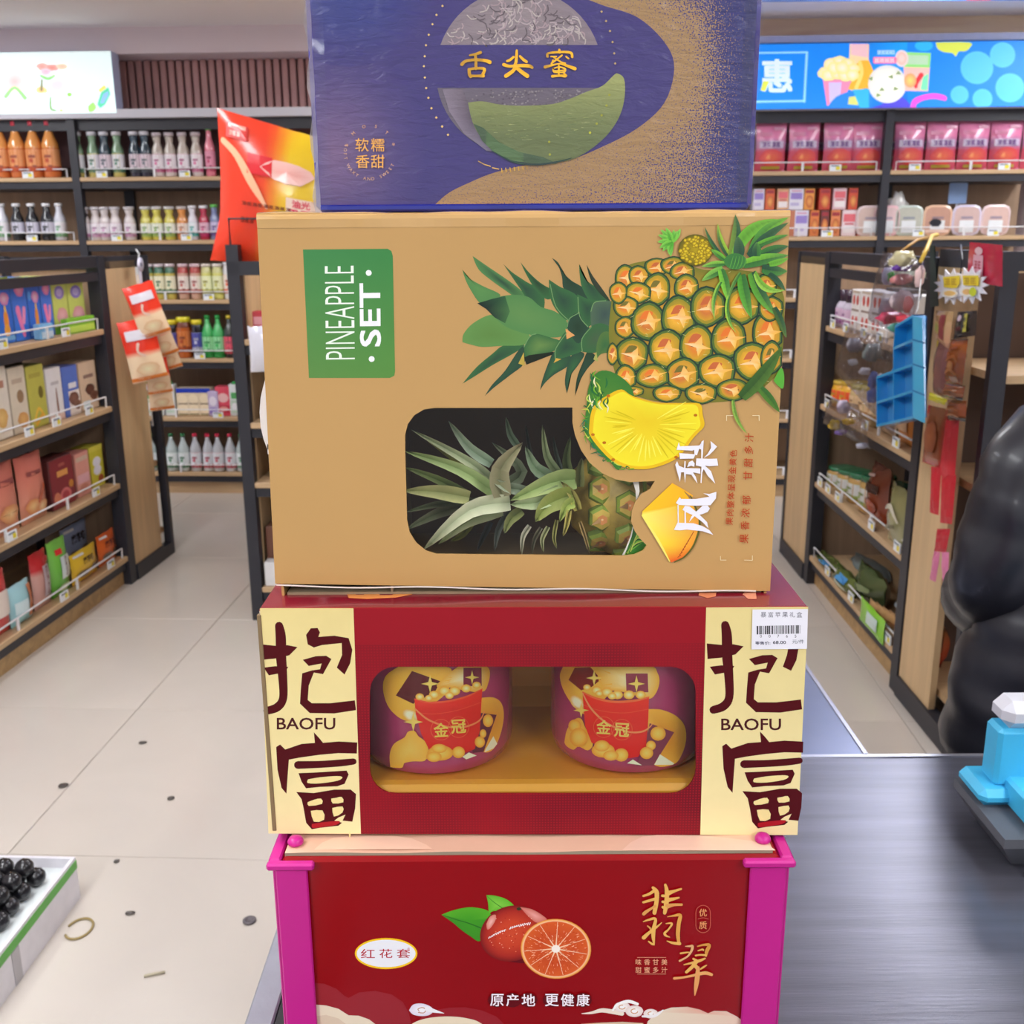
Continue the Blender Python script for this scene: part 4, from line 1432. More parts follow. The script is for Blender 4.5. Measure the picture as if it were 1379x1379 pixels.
# frayed white bottom edge of the front panel
pts = [at(x, 788 + (x - 370) * .012 + 1.2 * math.sin(x * .03), YP - .0008) for x in range(372, 1037, 19)]
for i in range(len(pts) - 1):
    a, b_ = pts[i], pts[i + 1]
    mb.add([a, b_, b_ - Vector((0, 0, .0012)), a - Vector((0, 0, .0012))], (236, 228, 214))
tag(mb.build('bottom_edge', 'print', g3, world=True), 'frayed white paper edge along the bottom')
mb = MB()
hp = [(360, 500), (355, 518), (351, 535), (349.5, 555), (351, 575), (355, 592), (360, 605)]
for i in range(len(hp) - 1):
    a, b_ = at(*hp[i], YP + .05), at(*hp[i + 1], YP + .05)
    ai, bi = a + Vector((.006, 0, 0)), b_ + Vector((.006, 0, 0))
    w1 = Vector((0, .03, 0))
    mb.add([a, b_, b_ + w1, a + w1], (232, 230, 234), sm=True)
    mb.add([a, ai, bi, b_], (232, 230, 234)); mb.add([ai, bi, bi + w1, ai + w1], (232, 230, 234), sm=True); mb.add([a + w1, ai + w1, bi + w1, b_ + w1], (232, 230, 234))
    if i in (0, 5):
        e = a if i == 0 else b_
        mb.box(e.x, e.y, e.z - .004, xp0 + .003, e.y + .03, e.z + .004, (232, 230, 234))
tag(mb.build('carry_handle', 'white', g3, world=True), 'white plastic carry handle on the left side')
mb = MB()
mb.add([at(x, y, YP + .0026) for x, y in ((538, 540), (905, 540), (905, 755), (538, 755))])
mb.build('window_film', film('pineapple_window_film', gloss=.004), g3, world=True)
# white tag arc inside the window and leafy card behind it
mb = MB()
ap = [f6(330, 585), f6(350, 650), f6(352, 740), f6(340, 840), f6(318, 930), f6(290, 1000), f6(262, 1055)]
bp_ = [f6(368, 585), f6(374, 650), f6(352, 740 + 4), f6(342, 845), f6(325, 930), f6(297, 1005), f6(275, 1055)]
for i in range(6):
    a, b_, c, d = at(*ap[i], YP + .006), at(*ap[i + 1], YP + .006), at(*bp_[i + 1], YP + .006), at(*bp_[i], YP + .006)
    t = Vector((0, .001, 0))
    mb.add([a, b_, c, d], (232, 226, 214)); mb.add([d, c, c + t, d + t], (232, 226, 214)); mb.add([a, b_, b_ + t, a + t], (232, 226, 214))
mb.build('paper_band', 'print', g3, world=True)
cvl = Canvas(plane(YP + .009))
cvl.frame(*o6)
cvl.poly([(250, 1060), (300, 990), (335, 880), (420, 980), (430, 1060)], (58, 130, 40))
for k in range(9):
    cvl.stroke([(270 + 6 * k, 1055 - 4 * k, 7), (340 + 4 * k, 1000 - 12 * k, 9), (420, 985 + 6 * k - 40, 3)], [(120, 190, 60), (30, 84, 30), (190, 210, 90)][k % 3])
cvl.build('leaf_card', 'print', g3)

# print
cv = Canvas(plane(YP - .0001))
cv.frame(0, 0, 1)
cv.poly([(408, 336), (522, 335), (527, 338), (529, 345), (532, 500), (531, 506), (525, 509), (416, 509)],
        [(66, 132, 76), (62, 130, 70), (62, 130, 70), (62, 130, 70), (88, 140, 66), (88, 140, 66), (88, 140, 66), (92, 138, 70)])
cv.text('PINEAPPLE', 457.5, 421, 39, (236, 244, 232), rot=-math.pi / 2 - .013, align='c', width=126, bold=-.012)
cv.text('SET', 498.5, 424, 27, (240, 240, 244), rot=-math.pi / 2 - .013, align='c', width=84, bold=.05)
cv.ell(496.5, 367.5, 4, 4, (240, 240, 244), 12)
cv.ell(500.5, 483.5, 4, 4, (240, 240, 244), 12)
# crown of the printed pineapple
cv.frame(610, 330, 6.268)
A1, A2, A3, A4 = (84, 132, 76), (58, 104, 62), (46, 74, 58), (40, 62, 44)
cv.curve([(80, 208), (130, 275), (250, 345), (400, 420), (320, 480), (230, 490), (150, 380), (105, 290)], A1, cc=(92, 142, 80))
cv.curve([(165, 92), (300, 185), (440, 280), (560, 370), (640, 460), (600, 500), (480, 410), (340, 310), (220, 210)], A1, cc=A3)
cv.curve([(425, 160), (500, 230), (620, 310), (760, 400), (760, 560), (660, 540), (600, 420), (520, 300)], A2, cc=A3)
cv.curve([(570, 145), (640, 230), (740, 320), (860, 400), (800, 460), (700, 380), (620, 250)], A2, cc=A4)
cv.curve([(835, 108), (890, 150), (930, 230), (1000, 300), (1110, 370), (1160, 480), (1060, 470), (940, 380), (920, 270), (890, 180)], A3, cc=A4)
cv.curve([(1065, 160), (1085, 230), (1130, 300), (1240, 380), (1320, 460), (1280, 560), (1160, 480), (1090, 360), (1070, 250)], A2, cc=A3)
cv.curve([(1128, 165), (1180, 260), (1260, 370), (1330, 480), (1250, 420), (1180, 330), (1145, 240)], A4, cc=(60, 60, 50))
cv.curve([(80, 1170), (200, 1030), (330, 920), (420, 850), (560, 820), (600, 850), (520, 910), (340, 1010), (180, 1110)], A2, cc=A3)
cv.curve([(268, 1275), (330, 1180), (440, 1060), (560, 880), (620, 860), (600, 1000), (480, 1100), (350, 1200)], A3, cc=(50, 84, 60))
cv.curve([(735, 1225), (760, 1120), (820, 960), (860, 900), (990, 930), (970, 1020), (860, 1090), (780, 1160)], A3, cc=A2)
cv.curve([(962, 1255), (945, 1140), (980, 970), (1040, 900), (1110, 920), (1060, 1010), (990, 1110)], A3, cc=A2)
cv.curve([(1030, 1275), (1045, 1130), (1100, 980), (1140, 900), (1210, 950), (1130, 1050), (1060, 1170)], A4, cc=A3)
cv.curve([(80, 820), (90, 750), (170, 660), (310, 590), (420, 620), (640, 750), (600, 840), (420, 850), (250, 860), (150, 840)], (98, 142, 76), cc=(92, 132, 66))
cv.curve([(205, 492), (330, 450), (500, 420), (640, 440), (740, 520), (860, 560), (960, 640), (940, 760), (800, 780), (620, 750), (450, 690), (340, 600), (280, 540)], A1, cc=(96, 138, 78))
cv.poly([(205, 492), (330, 455), (440, 430), (480, 560), (440, 660), (350, 610), (280, 540)], [(30, 44, 40), (36, 56, 50), (50, 90, 60), (70, 110, 66), (60, 100, 60), (40, 60, 50), (30, 44, 40)])
cv.curve([(600, 860), (640, 790), (700, 750), (820, 780), (920, 820), (860, 890), (740, 930), (620, 960)], A2, cc=(104, 138, 74))
cv.poly([(600, 950), (640, 930), (850, 900), (840, 925), (620, 1010)], (32, 40, 30))
cv.curve([(810, 290), (900, 350), (1050, 430), (1060, 560), (980, 640), (880, 560), (820, 440)], A2, cc=A3)
cv.curve([(855, 960), (860, 880), (900, 800), (960, 730), (1060, 770), (1100, 880), (1000, 930), (900, 960)], A2, cc=A3)
cv.curve([(960, 690), (980, 620), (1060, 570), (1140, 640), (1140, 740), (1060, 830), (1000, 770)], A3, cc=A4)
cv.curve([(1050, 415), (1150, 460), (1240, 480), (1220, 600), (1140, 690), (1080, 600), (1050, 500)], A2, cc=A3)
cv.curve([(1160, 560), (1200, 480), (1300, 470), (1400, 500), (1420, 620), (1300, 720), (1180, 720)], (80, 104, 80), cc=(60, 80, 76))
cv.curve([(1090, 900), (1090, 800), (1150, 700), (1250, 660), (1340, 720), (1300, 880), (1180, 910)], A2, cc=(70, 94, 66))
cv.curve([(1210, 970), (1215, 830), (1260, 740), (1330, 740), (1370, 830), (1330, 900), (1250, 920)], (84, 116, 60), cc=A2)
cv.poly([(950, 705), (1030, 762), (960, 795)], (222, 160, 96))
cv.poly([(552, 1000), (598, 905), (606, 1020)], (186, 160, 70)); cv.poly([(850, 995), (870, 955), (915, 962)], (206, 164, 70)); cv.poly([(1185, 965), (1210, 900), (1225, 985)], (170, 170, 90))
for q in (((820, 330), (870, 520), (980, 640)), ((1055, 440), (1070, 600), (1140, 690)), ((600, 860), (650, 770), (700, 750)), ((865, 960), (870, 870), (960, 740)), ((1092, 900), (1090, 790), (1170, 690)), ((965, 690), (985, 620), (1060, 575)), ((1165, 560), (1195, 485), (1290, 470))):
    cv.stroke([(x, y, 7) for x, y in q], (112, 150, 96))
# body of the printed pineapple
cv.frame(780, 340, 4.755)
body = [(205, 330), (215, 220), (265, 120), (330, 75), (420, 55), (520, 40), (640, 60), (800, 110), (980, 110), (1150, 130), (1250, 180), (1310, 280), (1312, 450), (1305, 600), (1290, 740), (1230, 820), (1130, 900), (1000, 945), (860, 960), (700, 962), (520, 955), (400, 930), (300, 880), (240, 800), (200, 640), (190, 480)]
cv.curve(body, (120, 120, 46), cc=(236, 164, 48))
rd = random.Random(11)
eyes = [(300, 160, 60, 70), (385, 150, 58, 56), (500, 95, 70, 50), (600, 85, 70, 50), (495, 235, 75, 90), (660, 120, 70, 50), (690, 220, 70, 70), (380, 260, 75, 60), (300, 350, 70, 60), (250, 260, 50, 60), (290, 480, 55, 60), (440, 440, 95, 105), (640, 410, 98, 115), (830, 350, 100, 110), (1050, 340, 100, 105), (340, 655, 90, 95),
        (555, 620, 98, 108), (750, 590, 95, 110), (960, 550, 100, 110), (1210, 510, 85, 110), (1230, 360, 70, 70), (1110, 700, 105, 105), (880, 760, 105, 92), (660, 780, 95, 90), (470, 790, 95, 65), (300, 800, 60, 70), (355, 890, 55, 28), (565, 905, 80, 45), (780, 905, 90, 55), (980, 880, 90, 60), (1230, 670, 60, 90), (215, 650, 30, 60), (1200, 220, 60, 70)]
for i, (x, y, a, b_) in enumerate(eyes):
    a, b_ = a * 1.12, b_ * 1.1
    hexp = lambda f: [(x + a * f * math.cos(R(60 * k + 30 + 8 * math.sin(i + k))) * 1.02, y + b_ * f * math.sin(R(60 * k + 30)) * 1.05) for k in range(6)]
    cv.curve(hexp(1.08), (40, 64, 50), 3)
    cv.curve(hexp(.98), (84, 110, 52), 3, cc=(84, 110, 52))
    cv.curve(hexp(.86), rd.choice([(150, 140, 44), (178, 150, 44), (196, 150, 50)]), 3, cc=(230, 160, 56))
    cv.rings(x - a * .08, y + b_ * .02, a * .68, b_ * .7, [(0, (232, 148, 60)), (.5, rd.choice([(222, 132, 52), (236, 176, 60), (206, 120, 60)])), (1, (206, 156, 46))], 14, wob=.1)
    cv.curve([(x - a * .5, y - b_ * .1), (x - a * .2, y - b_ * .55), (x + a * .3, y - b_ * .5), (x + a * .1, y - b_ * .2)], rd.choice([(198, 104, 60), (228, 120, 50), (120, 110, 50)]), 3)
    # dried floret: dark crease and pale star-shaped spike
    cv.curve([(x - a * .35, y + b_ * .1), (x, y - b_ * .12), (x + a * .42, y - b_ * .05), (x + a * .3, y + b_ * .08), (x, y + b_ * .14)], rd.choice([(110, 60, 30), (70, 60, 30), (150, 80, 40)]), 3)
    ang = rd.uniform(-.35, .35)
    ca_, sa_ = math.cos(ang), math.sin(ang)
    rt = lambda L_: [(x + (px - x) * ca_ - (py - y) * sa_, y + (px - x) * sa_ + (py - y) * ca_) for px, py in L_]
    cv.poly(rt([(x - a * .75, y + b_ * .04), (x - a * .1, y - b_ * .06), (x + a * .25, y - b_ * .5), (x + a * .38, y - b_ * .02), (x + a * .95, y + b_ * .12), (x + a * .4, y + b_ * .2), (x + a * .2, y + b_ * .62), (x + a * .02, y + b_ * .16)]),
            [(252, 214, 170), (244, 190, 120), (244, 180, 80), (244, 196, 110), (236, 176, 70), (240, 186, 80), (240, 190, 80), (250, 210, 150)])
for k in range(60):
    x, y = rd.uniform(330, 1200), rd.uniform(120, 900)
    cv.stroke([(x, y, 2), (x + rd.uniform(8, 24), y + rd.uniform(-12, 12), 2)], (220, 220, 150), n=1, cap=False)
# slice behind the pineapple
cv.frame(780, 520, 4.597)
pts = [(60, 290), (70, 180), (100, 110), (170, 60), (260, 20), (330, 60), (480, 100), (620, 105), (745, 108), (765, 180), (775, 245), (735, 290), (700, 330), (650, 400), (600, 450), (500, 495), (400, 515), (290, 505), (200, 460), (120, 380), (75, 320)]
cv.curve([(30, 270), (45, 130), (60, 0), (120, -90), (220, -80), (330, 20), (330, 200), (260, 505), (190, 470), (110, 400), (55, 330)], (60, 120, 50), cc=(90, 140, 50))
cv.curve(pts, (232, 186, 30), 4, cc=(240, 222, 40), cen=(420, 220))
cv.curve([(420 + (x - 420) * .93, 240 + (y - 240) * .93) for x, y in pts], (240, 224, 48), 4, cc=(232, 200, 36), cen=(420, 220))
for k in range(46):
    a = k * 2 * math.pi / 46 + rd.uniform(-.05, .05)
    if -2.5 < (a if a < math.pi else a - 2 * math.pi) < -.7: continue
    q0, q1 = rd.uniform(.2, .4), rd.uniform(.6, .92)
    cv.stroke([(420 + 340 * q0 * math.cos(a), 240 + 260 * q0 * math.sin(a), 2), (420 + 340 * (q0 + q1) / 2 * math.cos(a), 240 + 260 * (q0 + q1) / 2 * math.sin(a), 9), (420 + 340 * q1 * math.cos(a), 240 + 260 * q1 * math.sin(a), 3)],
              rd.choice([(214, 190, 24), (250, 240, 90), (222, 200, 30), (248, 236, 70)]), n=3)
for (x, y) in ((85, 300), (155, 350), (180, 60), (210, 455), (600, 440), (720, 180)): cv.ell(x, y, 12, 9, (190, 110, 24), 8)
for k in range(30):
    a = R(100 + 130 * k / 30)
    x, y = 400 + 350 * math.cos(a), 240 + 275 * math.sin(a)
    cv.stroke([(x, y, 3), (x - 22 + rd.uniform(-14, 14), y + rd.uniform(-26, 16), 7), (x - 30 + rd.uniform(-20, 10), y + rd.uniform(-40, 30), 2)], rd.choice([(40, 104, 60), (94, 160, 50), (30, 120, 90), (200, 210, 80)]))
for k in range(26):
    x, y = 60 + rd.uniform(0, 120), rd.uniform(-100, 130)
    cv.stroke([(x, y, 3), (x + rd.uniform(-20, 20), y + 30, 10), (x + rd.uniform(-20, 30), y + 60, 3)], rd.choice([(40, 110, 60), (110, 170, 50), (30, 90, 50), (190, 210, 90), (236, 230, 180)]))
# wedge
cv.poly([(575, 602), (640, 640), (700, 720), (740, 830), (735, 920), (700, 1000), (640, 1060), (570, 1092), (500, 980), (388, 800), (392, 775)],
        [(250, 190, 40), (250, 190, 30), (244, 180, 40), (240, 160, 60), (240, 160, 60), (244, 150, 50), (230, 110, 40), (236, 90, 40), (246, 220, 60), (250, 240, 110), (250, 200, 40)])
cv.stroke([(388, 800, 6), (480, 940, 16), (560, 1085, 6)], (248, 234, 110))
cv.stroke([(575, 602, 4), (640, 640, 8), (700, 680, 10)], (250, 180, 50))
cv.stroke([(690, 680, 6), (745, 830, 12), (720, 960, 12), (660, 1050, 10), (590, 1090, 6)], (96, 96, 40))
for k in range(9): cv.stroke([(610 + 10 * k, 1060 - 16 * k, 3), (628 + 10 * k, 1046 - 18 * k, 5)], (170, 60, 30), n=1)
# small whole pineapple and the green plantlet
cv.frame(880, 290, 7.258)
for q in ((70, 140), (200, 140), (265, 130), (45, 190), (40, 260), (90, 350), (170, 405), (230, 150), (120, 120), (150, 380), (60, 320)):
    cv.leaf((180, 260), q, 52, .1, (120, 200, 70), (84, 170, 54), (150, 220, 100))
cv.rings(410, 340, 170, 155, [(0, (176, 152, 30)), (.7, (140, 124, 30)), (1, (90, 86, 34))], 26)
for k in range(95):
    a, q = rd.uniform(0, 6.28), math.sqrt(rd.uniform(0, .85))
    x, y = 410 + 160 * q * math.cos(a), 340 + 145 * q * math.sin(a)
    cv.rings(x, y, 24, 20, [(0, (226, 206, 60)), (.5, (206, 176, 30)), (1, (120, 100, 30))], 7, wob=.3)
g_a, g_b, g_c = (108, 178, 58), (62, 122, 58), (46, 84, 62)
LVS = [((760, 420), (630, 80), 60, -.18, (150, 190, 60), g_c), ((760, 400), (800, -10), 100, .14, g_c, (120, 150, 60)), ((790, 400), (1240, 40), 120, -.32, g_a, g_a), ((950, 380), (1360, 20), 110, -.22, g_a, (76, 140, 60)),
      ((930, 400), (1340, 70), 90, -.12, g_c, g_c), ((1000, 300), (1330, 190), 60, -.06, g_b, g_a), ((1050, 380), (1325, 300), 90, -.05, g_c, g_b), ((880, 480), (1330, 390), 110, -.04, g_b, (124, 196, 60)), ((1060, 520), (1310, 545), 110, .1, g_b, g_c),
      ((1130, 480), (1320, 420), 60, .05, g_a, g_a), ((700, 470), (470, 500), 60, .06, (130, 190, 70), g_b), ((680, 520), (470, 640), 80, .04, (124, 186, 76), g_b), ((690, 420), (500, 110), 40, -.12, g_c, g_b), ((700, 430), (560, 330), 60, .0, g_a, g_b),
      ((660, 530), (735, 860), 90, -.05, (120, 196, 64), g_b), ((740, 780), (810, 1150), 40, .28, (160, 210, 70), g_b), ((660, 650), (600, 1020), 40, .22, (150, 200, 80), g_b), ((860, 580), (960, 1010), 110, .06, (84, 160, 54), g_b), ((850, 560), (730, 820), 34, .1, (104, 150, 70), g_b),
      ((960, 560), (1200, 980), 120, .12, (90, 160, 56), g_c), ((990, 560), (1290, 730), 70, .45, (160, 210, 80), (120, 180, 60)), ((830, 420), (820, 200), 110, .1, g_c, (60, 90, 70)), ((1010, 400), (1010, 260), 90, .0, g_b, g_c),
      ((1130, 570), (1290, 740), 60, -.1, g_c, g_c), ((1180, 900), (1300, 1200), 70, -.05, (70, 100, 50), g_c)]
for b0, t0, wd, bn, c1, c2 in LVS:
    t0 = (min(t0[0], 1322), t0[1])
    cv.leaf(b0, t0, wd, bn, c1, c2, mixc(c1, (190, 220, 120), .3), n=10)
cv.rings(800, 450, 110, 80, [(0, (54, 108, 60)), (1, (64, 124, 62))], 16)
for k in range(5): cv.stroke([(780 + 30 * k, 400, 3), (760 + 34 * k, 470, 9), (740 + 30 * k, 530, 3)], (92, 160, 66))
cv.frame(780, 340, 4.755)
cv.leaf((1150, 860), (1285, 1025), 55, -.05, (84, 130, 50), (60, 110, 50))
cv.leaf((985, 945), (1075, 1160), 26, .2, (150, 190, 80), (110, 150, 60), n=10)
cv.leaf((1040, 930), (1300, 600), 90, .08, (80, 116, 50), (60, 96, 44))
cv.curve([(1245, 820), (1290, 740), (1312, 780), (1306, 870), (1270, 850)], (90, 170, 60))
# brush title, red notes and corner marks
cv.frame(870, 560, 6.565)
Wt = (238, 236, 246)
def sh(p_):
    cv.poly([(x + 5, y + 7) for x, y in p_], (150, 140, 110))
for p_ in ([(290, 232), (270, 300), (410, 308), (425, 300), (428, 340), (450, 350), (470, 290), (500, 302), (510, 215), (470, 262), (300, 270)],
           [(293, 322), (300, 380), (420, 378), (438, 340), (300, 330)],
           [(275, 400), (258, 432), (300, 585), (310, 500), (335, 498), (345, 596), (352, 515), (400, 520), (455, 598), (440, 540), (415, 500), (480, 512), (480, 465), (350, 462), (350, 400), (340, 400), (335, 460), (290, 440)],
           [(362, 455), (380, 408), (410, 395), (430, 420), (425, 450), (400, 440)],
           [(445, 376), (560, 380), (628, 378), (638, 440), (560, 445), (520, 440), (575, 490), (612, 600), (545, 530), (510, 470), (498, 500), (490, 595), (482, 590), (490, 450), (440, 438)],
           [(570, 222), (628, 272), (600, 305), (560, 345), (510, 372), (545, 335), (575, 285)],
           [(488, 230), (510, 215), (500, 380), (488, 380)]):
    cv.poly(p_, Wt)
for p_ in ([(298, 718), (310, 735), (440, 735), (560, 715), (540, 700), (505, 685), (560, 690), (622, 672), (618, 730), (570, 790), (440, 795), (290, 788), (264, 770)],
           [(278, 945), (420, 950), (500, 975), (560, 1010), (594, 1052), (500, 1020), (360, 1005), (300, 1012), (246, 1008)],
           [(278, 788), (288, 788), (290, 948), (280, 948)], [(340, 800), (350, 795), (354, 950), (340, 950)],
           [(322, 830), (345, 795), (385, 800), (440, 845), (500, 900), (540, 940), (552, 995), (500, 940), (420, 880), (350, 850)],
           [(380, 940), (400, 890), (450, 840), (500, 795), (545, 792), (565, 820), (545, 850), (500, 868), (430, 885)]):
    cv.poly(p_, Wt)
RN = (184, 62, 30)
for k, ch in enumerate('果肉整体呈现金黄色'):
    cv.text(ch, 738 + 34 * k / 8, 932 - 600 * k / 8, 62, RN, rot=-math.pi / 2 + .05, align='c', bold=.012)
for k, ch in enumerate('果香浓郁甘甜多汁'):
    cv.text(ch, (868, 875, 880, 888, 900, 905, 908, 912)[k], (1085, 970, 858, 745, 528, 415, 300, 192)[k], 76, RN, rot=-math.pi / 2 + .05, align='c', bold=.01)
Wl = (232, 220, 180)
for a, b_, c in (((712, -5), (712, 45), None), ((1000, -5), (1000, 45), None), ((658, 1240), (658, 1275), (710, 1275)), ((940, 1235), (940, 1278), (868, 1275))):
    pts = [p for p in (a, b_, c) if p]
    for i in range(len(pts) - 1): cv.stroke([(*pts[i], 5), (*pts[i + 1], 5)], Wl, n=1, cap=False)
cv.stroke([(712, -3, 5), (770, -3, 5)], Wl, n=1, cap=False); cv.stroke([(940, -3, 5), (1002, -3, 5)], Wl, n=1, cap=False)
cv.build('front_print', 'print', g3)

# real pineapple lying inside
pine = thing('pineapple', at(850, 700, YP + .075) - Vector((0, 0, 0)), 'real pineapple lying on its side inside the gold box window', 'fruit')
mb = MB()
ax0 = at(770, 672, YP + .075)
XF = Matrix.Translation(ax0) @ Matrix.Rotation(R(90), 4, 'Y')
RB = .048
prof = []
nseg = 14
for k in range(nseg + 1):
    t = k / nseg
    prof.append((RB * (.45 + .55 * math.sin(math.pi * min(.5, t * 1.6 + .02))) if t < .3 else RB * (1 - .25 * max(0, t - .8) / .2), t * .14, (190, 166, 80)))
mb.lathe(prof, 0, 0, 26, sm=True, xf=XF)
pb = mb.build('body', mat('pineapple_skin', (176, 150, 66), rough=.5, noise=.5, nscale=50, bump=.5, bscale=80), pine, world=True)
rd = random.Random(21)
kk = 0
for row in range(6):
    for c_ in range(11):
        a = 2 * math.pi * (c_ + (row % 2) * .5) / 11
        # only the side that can be seen
        vx, vy = math.cos(a), math.sin(a)
        if vy > .35: continue
        t = .022 + row * .021
        r_ = RB * (.45 + .55 * math.sin(math.pi * min(.5, t / .155 * 1.6 + .02))) if t / .155 < .3 else RB
        mb = MB()
        pr_ = [(.0125, -.003, (110, 130, 56)), (.0115, .001, (140, 160, 66)), (.009, .0035, (206, 176, 84)), (.0045, .0045, (224, 150, 90)), (.001, .004, (240, 200, 150))]
        # local frame: z outwards
        out_ = Vector((0, vx, vy))
        cpos = ax0 + Vector((t, 0, 0)) + Vector((0, vy, vx)) * r_
        nrm = Vector((0, vy, vx))
        q = nrm.to_track_quat('Z', 'X').to_matrix().to_4x4()
        mb.lathe(pr_, 0, 0, 6, xf=Matrix.Translation(cpos) @ q, sm=False)
        tipd = (nrm * .6 + Vector((-1, 0, 0)) * .8 + Vector((0, 0, rd.uniform(-.3, .3)))).normalized()
        pd = nrm.cross(tipd).normalized()
        b0 = cpos + nrm * .003
        mb.add([b0 + pd * .003, b0 - pd * .003, b0 + tipd * .012], (200, 160, 110))
        e = mb.build('eye', 'print', pb)
        WORLD[e.name] = WORLD[pine.name]
        for v in e.data.vertices: v.co -= pine.location
mb_l = [  # base, mid offset, tip, width, depth at base, depth at tip, colour  (zoomed picture coordinates of the window)
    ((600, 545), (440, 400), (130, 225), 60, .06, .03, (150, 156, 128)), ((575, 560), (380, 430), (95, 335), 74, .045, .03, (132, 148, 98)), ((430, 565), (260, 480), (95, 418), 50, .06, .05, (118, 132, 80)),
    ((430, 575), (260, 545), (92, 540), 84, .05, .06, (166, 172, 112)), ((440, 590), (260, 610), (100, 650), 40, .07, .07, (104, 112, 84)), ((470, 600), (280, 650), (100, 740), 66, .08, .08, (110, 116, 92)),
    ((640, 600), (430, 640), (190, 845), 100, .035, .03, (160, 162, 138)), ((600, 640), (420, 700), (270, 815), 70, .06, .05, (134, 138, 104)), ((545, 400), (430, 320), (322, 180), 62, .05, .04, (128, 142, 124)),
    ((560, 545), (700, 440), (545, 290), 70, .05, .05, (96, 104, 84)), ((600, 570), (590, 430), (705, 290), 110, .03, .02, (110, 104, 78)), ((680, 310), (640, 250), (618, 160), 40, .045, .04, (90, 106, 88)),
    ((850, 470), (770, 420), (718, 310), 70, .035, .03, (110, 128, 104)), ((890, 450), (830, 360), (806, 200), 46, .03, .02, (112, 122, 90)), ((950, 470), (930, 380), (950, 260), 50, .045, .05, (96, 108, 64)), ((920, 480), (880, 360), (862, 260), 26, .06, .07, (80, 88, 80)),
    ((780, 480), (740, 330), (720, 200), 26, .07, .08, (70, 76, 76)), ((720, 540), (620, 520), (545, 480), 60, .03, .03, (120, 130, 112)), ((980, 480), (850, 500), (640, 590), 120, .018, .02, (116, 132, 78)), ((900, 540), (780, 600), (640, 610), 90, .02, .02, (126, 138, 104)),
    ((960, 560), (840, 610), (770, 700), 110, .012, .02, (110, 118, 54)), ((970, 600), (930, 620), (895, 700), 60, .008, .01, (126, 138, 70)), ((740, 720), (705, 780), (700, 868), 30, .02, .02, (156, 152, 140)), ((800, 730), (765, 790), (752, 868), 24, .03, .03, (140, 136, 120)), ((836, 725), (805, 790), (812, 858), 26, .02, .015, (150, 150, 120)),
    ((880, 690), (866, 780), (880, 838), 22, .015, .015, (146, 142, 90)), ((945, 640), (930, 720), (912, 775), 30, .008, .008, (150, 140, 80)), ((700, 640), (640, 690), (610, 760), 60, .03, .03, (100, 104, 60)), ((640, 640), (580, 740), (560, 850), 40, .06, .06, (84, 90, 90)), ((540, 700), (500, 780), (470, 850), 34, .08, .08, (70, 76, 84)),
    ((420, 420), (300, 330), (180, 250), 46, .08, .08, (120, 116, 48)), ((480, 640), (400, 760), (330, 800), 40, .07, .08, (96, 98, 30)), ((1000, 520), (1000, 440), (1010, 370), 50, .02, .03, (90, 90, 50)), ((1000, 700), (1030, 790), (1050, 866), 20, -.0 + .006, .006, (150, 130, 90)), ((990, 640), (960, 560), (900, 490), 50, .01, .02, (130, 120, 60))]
for (b0, mid_, t0, wd, d0, d1, c_) in mb_l:
    mb = MB()
    q = spline([b0, mid_, t0], 4)
    rows = []
    for i, (x, y) in enumerate(q):
        t = i / (len(q) - 1)
        a, b_ = q[max(0, i - 1)], q[min(len(q) - 1, i + 1)]
        dx, dy = b_[0] - a[0], b_[1] - a[1]
        l = math.hypot(dx, dy) or 1
        nx, ny = -dy / l, dx / l
        h = wd / 2 * (1 - t ** 2.6) * (.8 + .2 * min(1, t * 4)) + .4
        Yd = YP + .012 + d0 * (1 - t) + d1 * t
        rows.append([at(*f5(x + nx * h, y + ny * h), Yd - .004), at(*f5(x, y), Yd + .003 * (1 - t)), at(*f5(x - nx * h, y - ny * h), Yd - .004)])
    c_ = tuple(min(236, v * 1.42 + 6) for v in c_)
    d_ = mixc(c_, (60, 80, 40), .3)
    for i in range(len(rows) - 1):
        t = i / (len(rows) - 1)
        cc_ = mixc(c_, (206, 196, 160), t * .4)
        for s_ in (0, 1):
            mb.add([rows[i][s_], rows[i][s_ + 1], rows[i + 1][s_ + 1], rows[i + 1][s_]], [cc_, d_, d_, cc_] if s_ == 0 else [d_, cc_, cc_, d_], sm=True)
    mb.build('leaf', mat('pineapple_leaf', None, rough=.45, noise=.12, nscale=60) if 'pleaf' not in M else 'pleaf', pine, world=True)
    if 'pleaf' not in M: M['pleaf'] = bpy.data.materials['pineapple_leaf']

# ------------------------------------------------------------------ 4. melon gift box on top
YM = 0.792
zm0 = zp1 + .0012
zm1 = zm0 + .235
xm0, xm1 = at(425, 280, YM).x, at(1013, 280, YM).x
g4 = thing('gift_box', ((xm0 + xm1) / 2, YM + .09, zm0), 'purple-blue shrink-wrapped melon gift box with gold speckles, topmost of the stack', 'gift box')
M['violet'] = mat('violet_foil_card', (72, 62, 150), rough=0.3, coat=0.4, noise=0.18, nscale=6, stretch=(6, 1, 1), bump=.1, bscale=20)
mb = MB()
mb.box(xm0, YM, zm0, xm1, YM + .18, zm1, bev=.004)
mb.build('body', 'violet', g4, world=True)
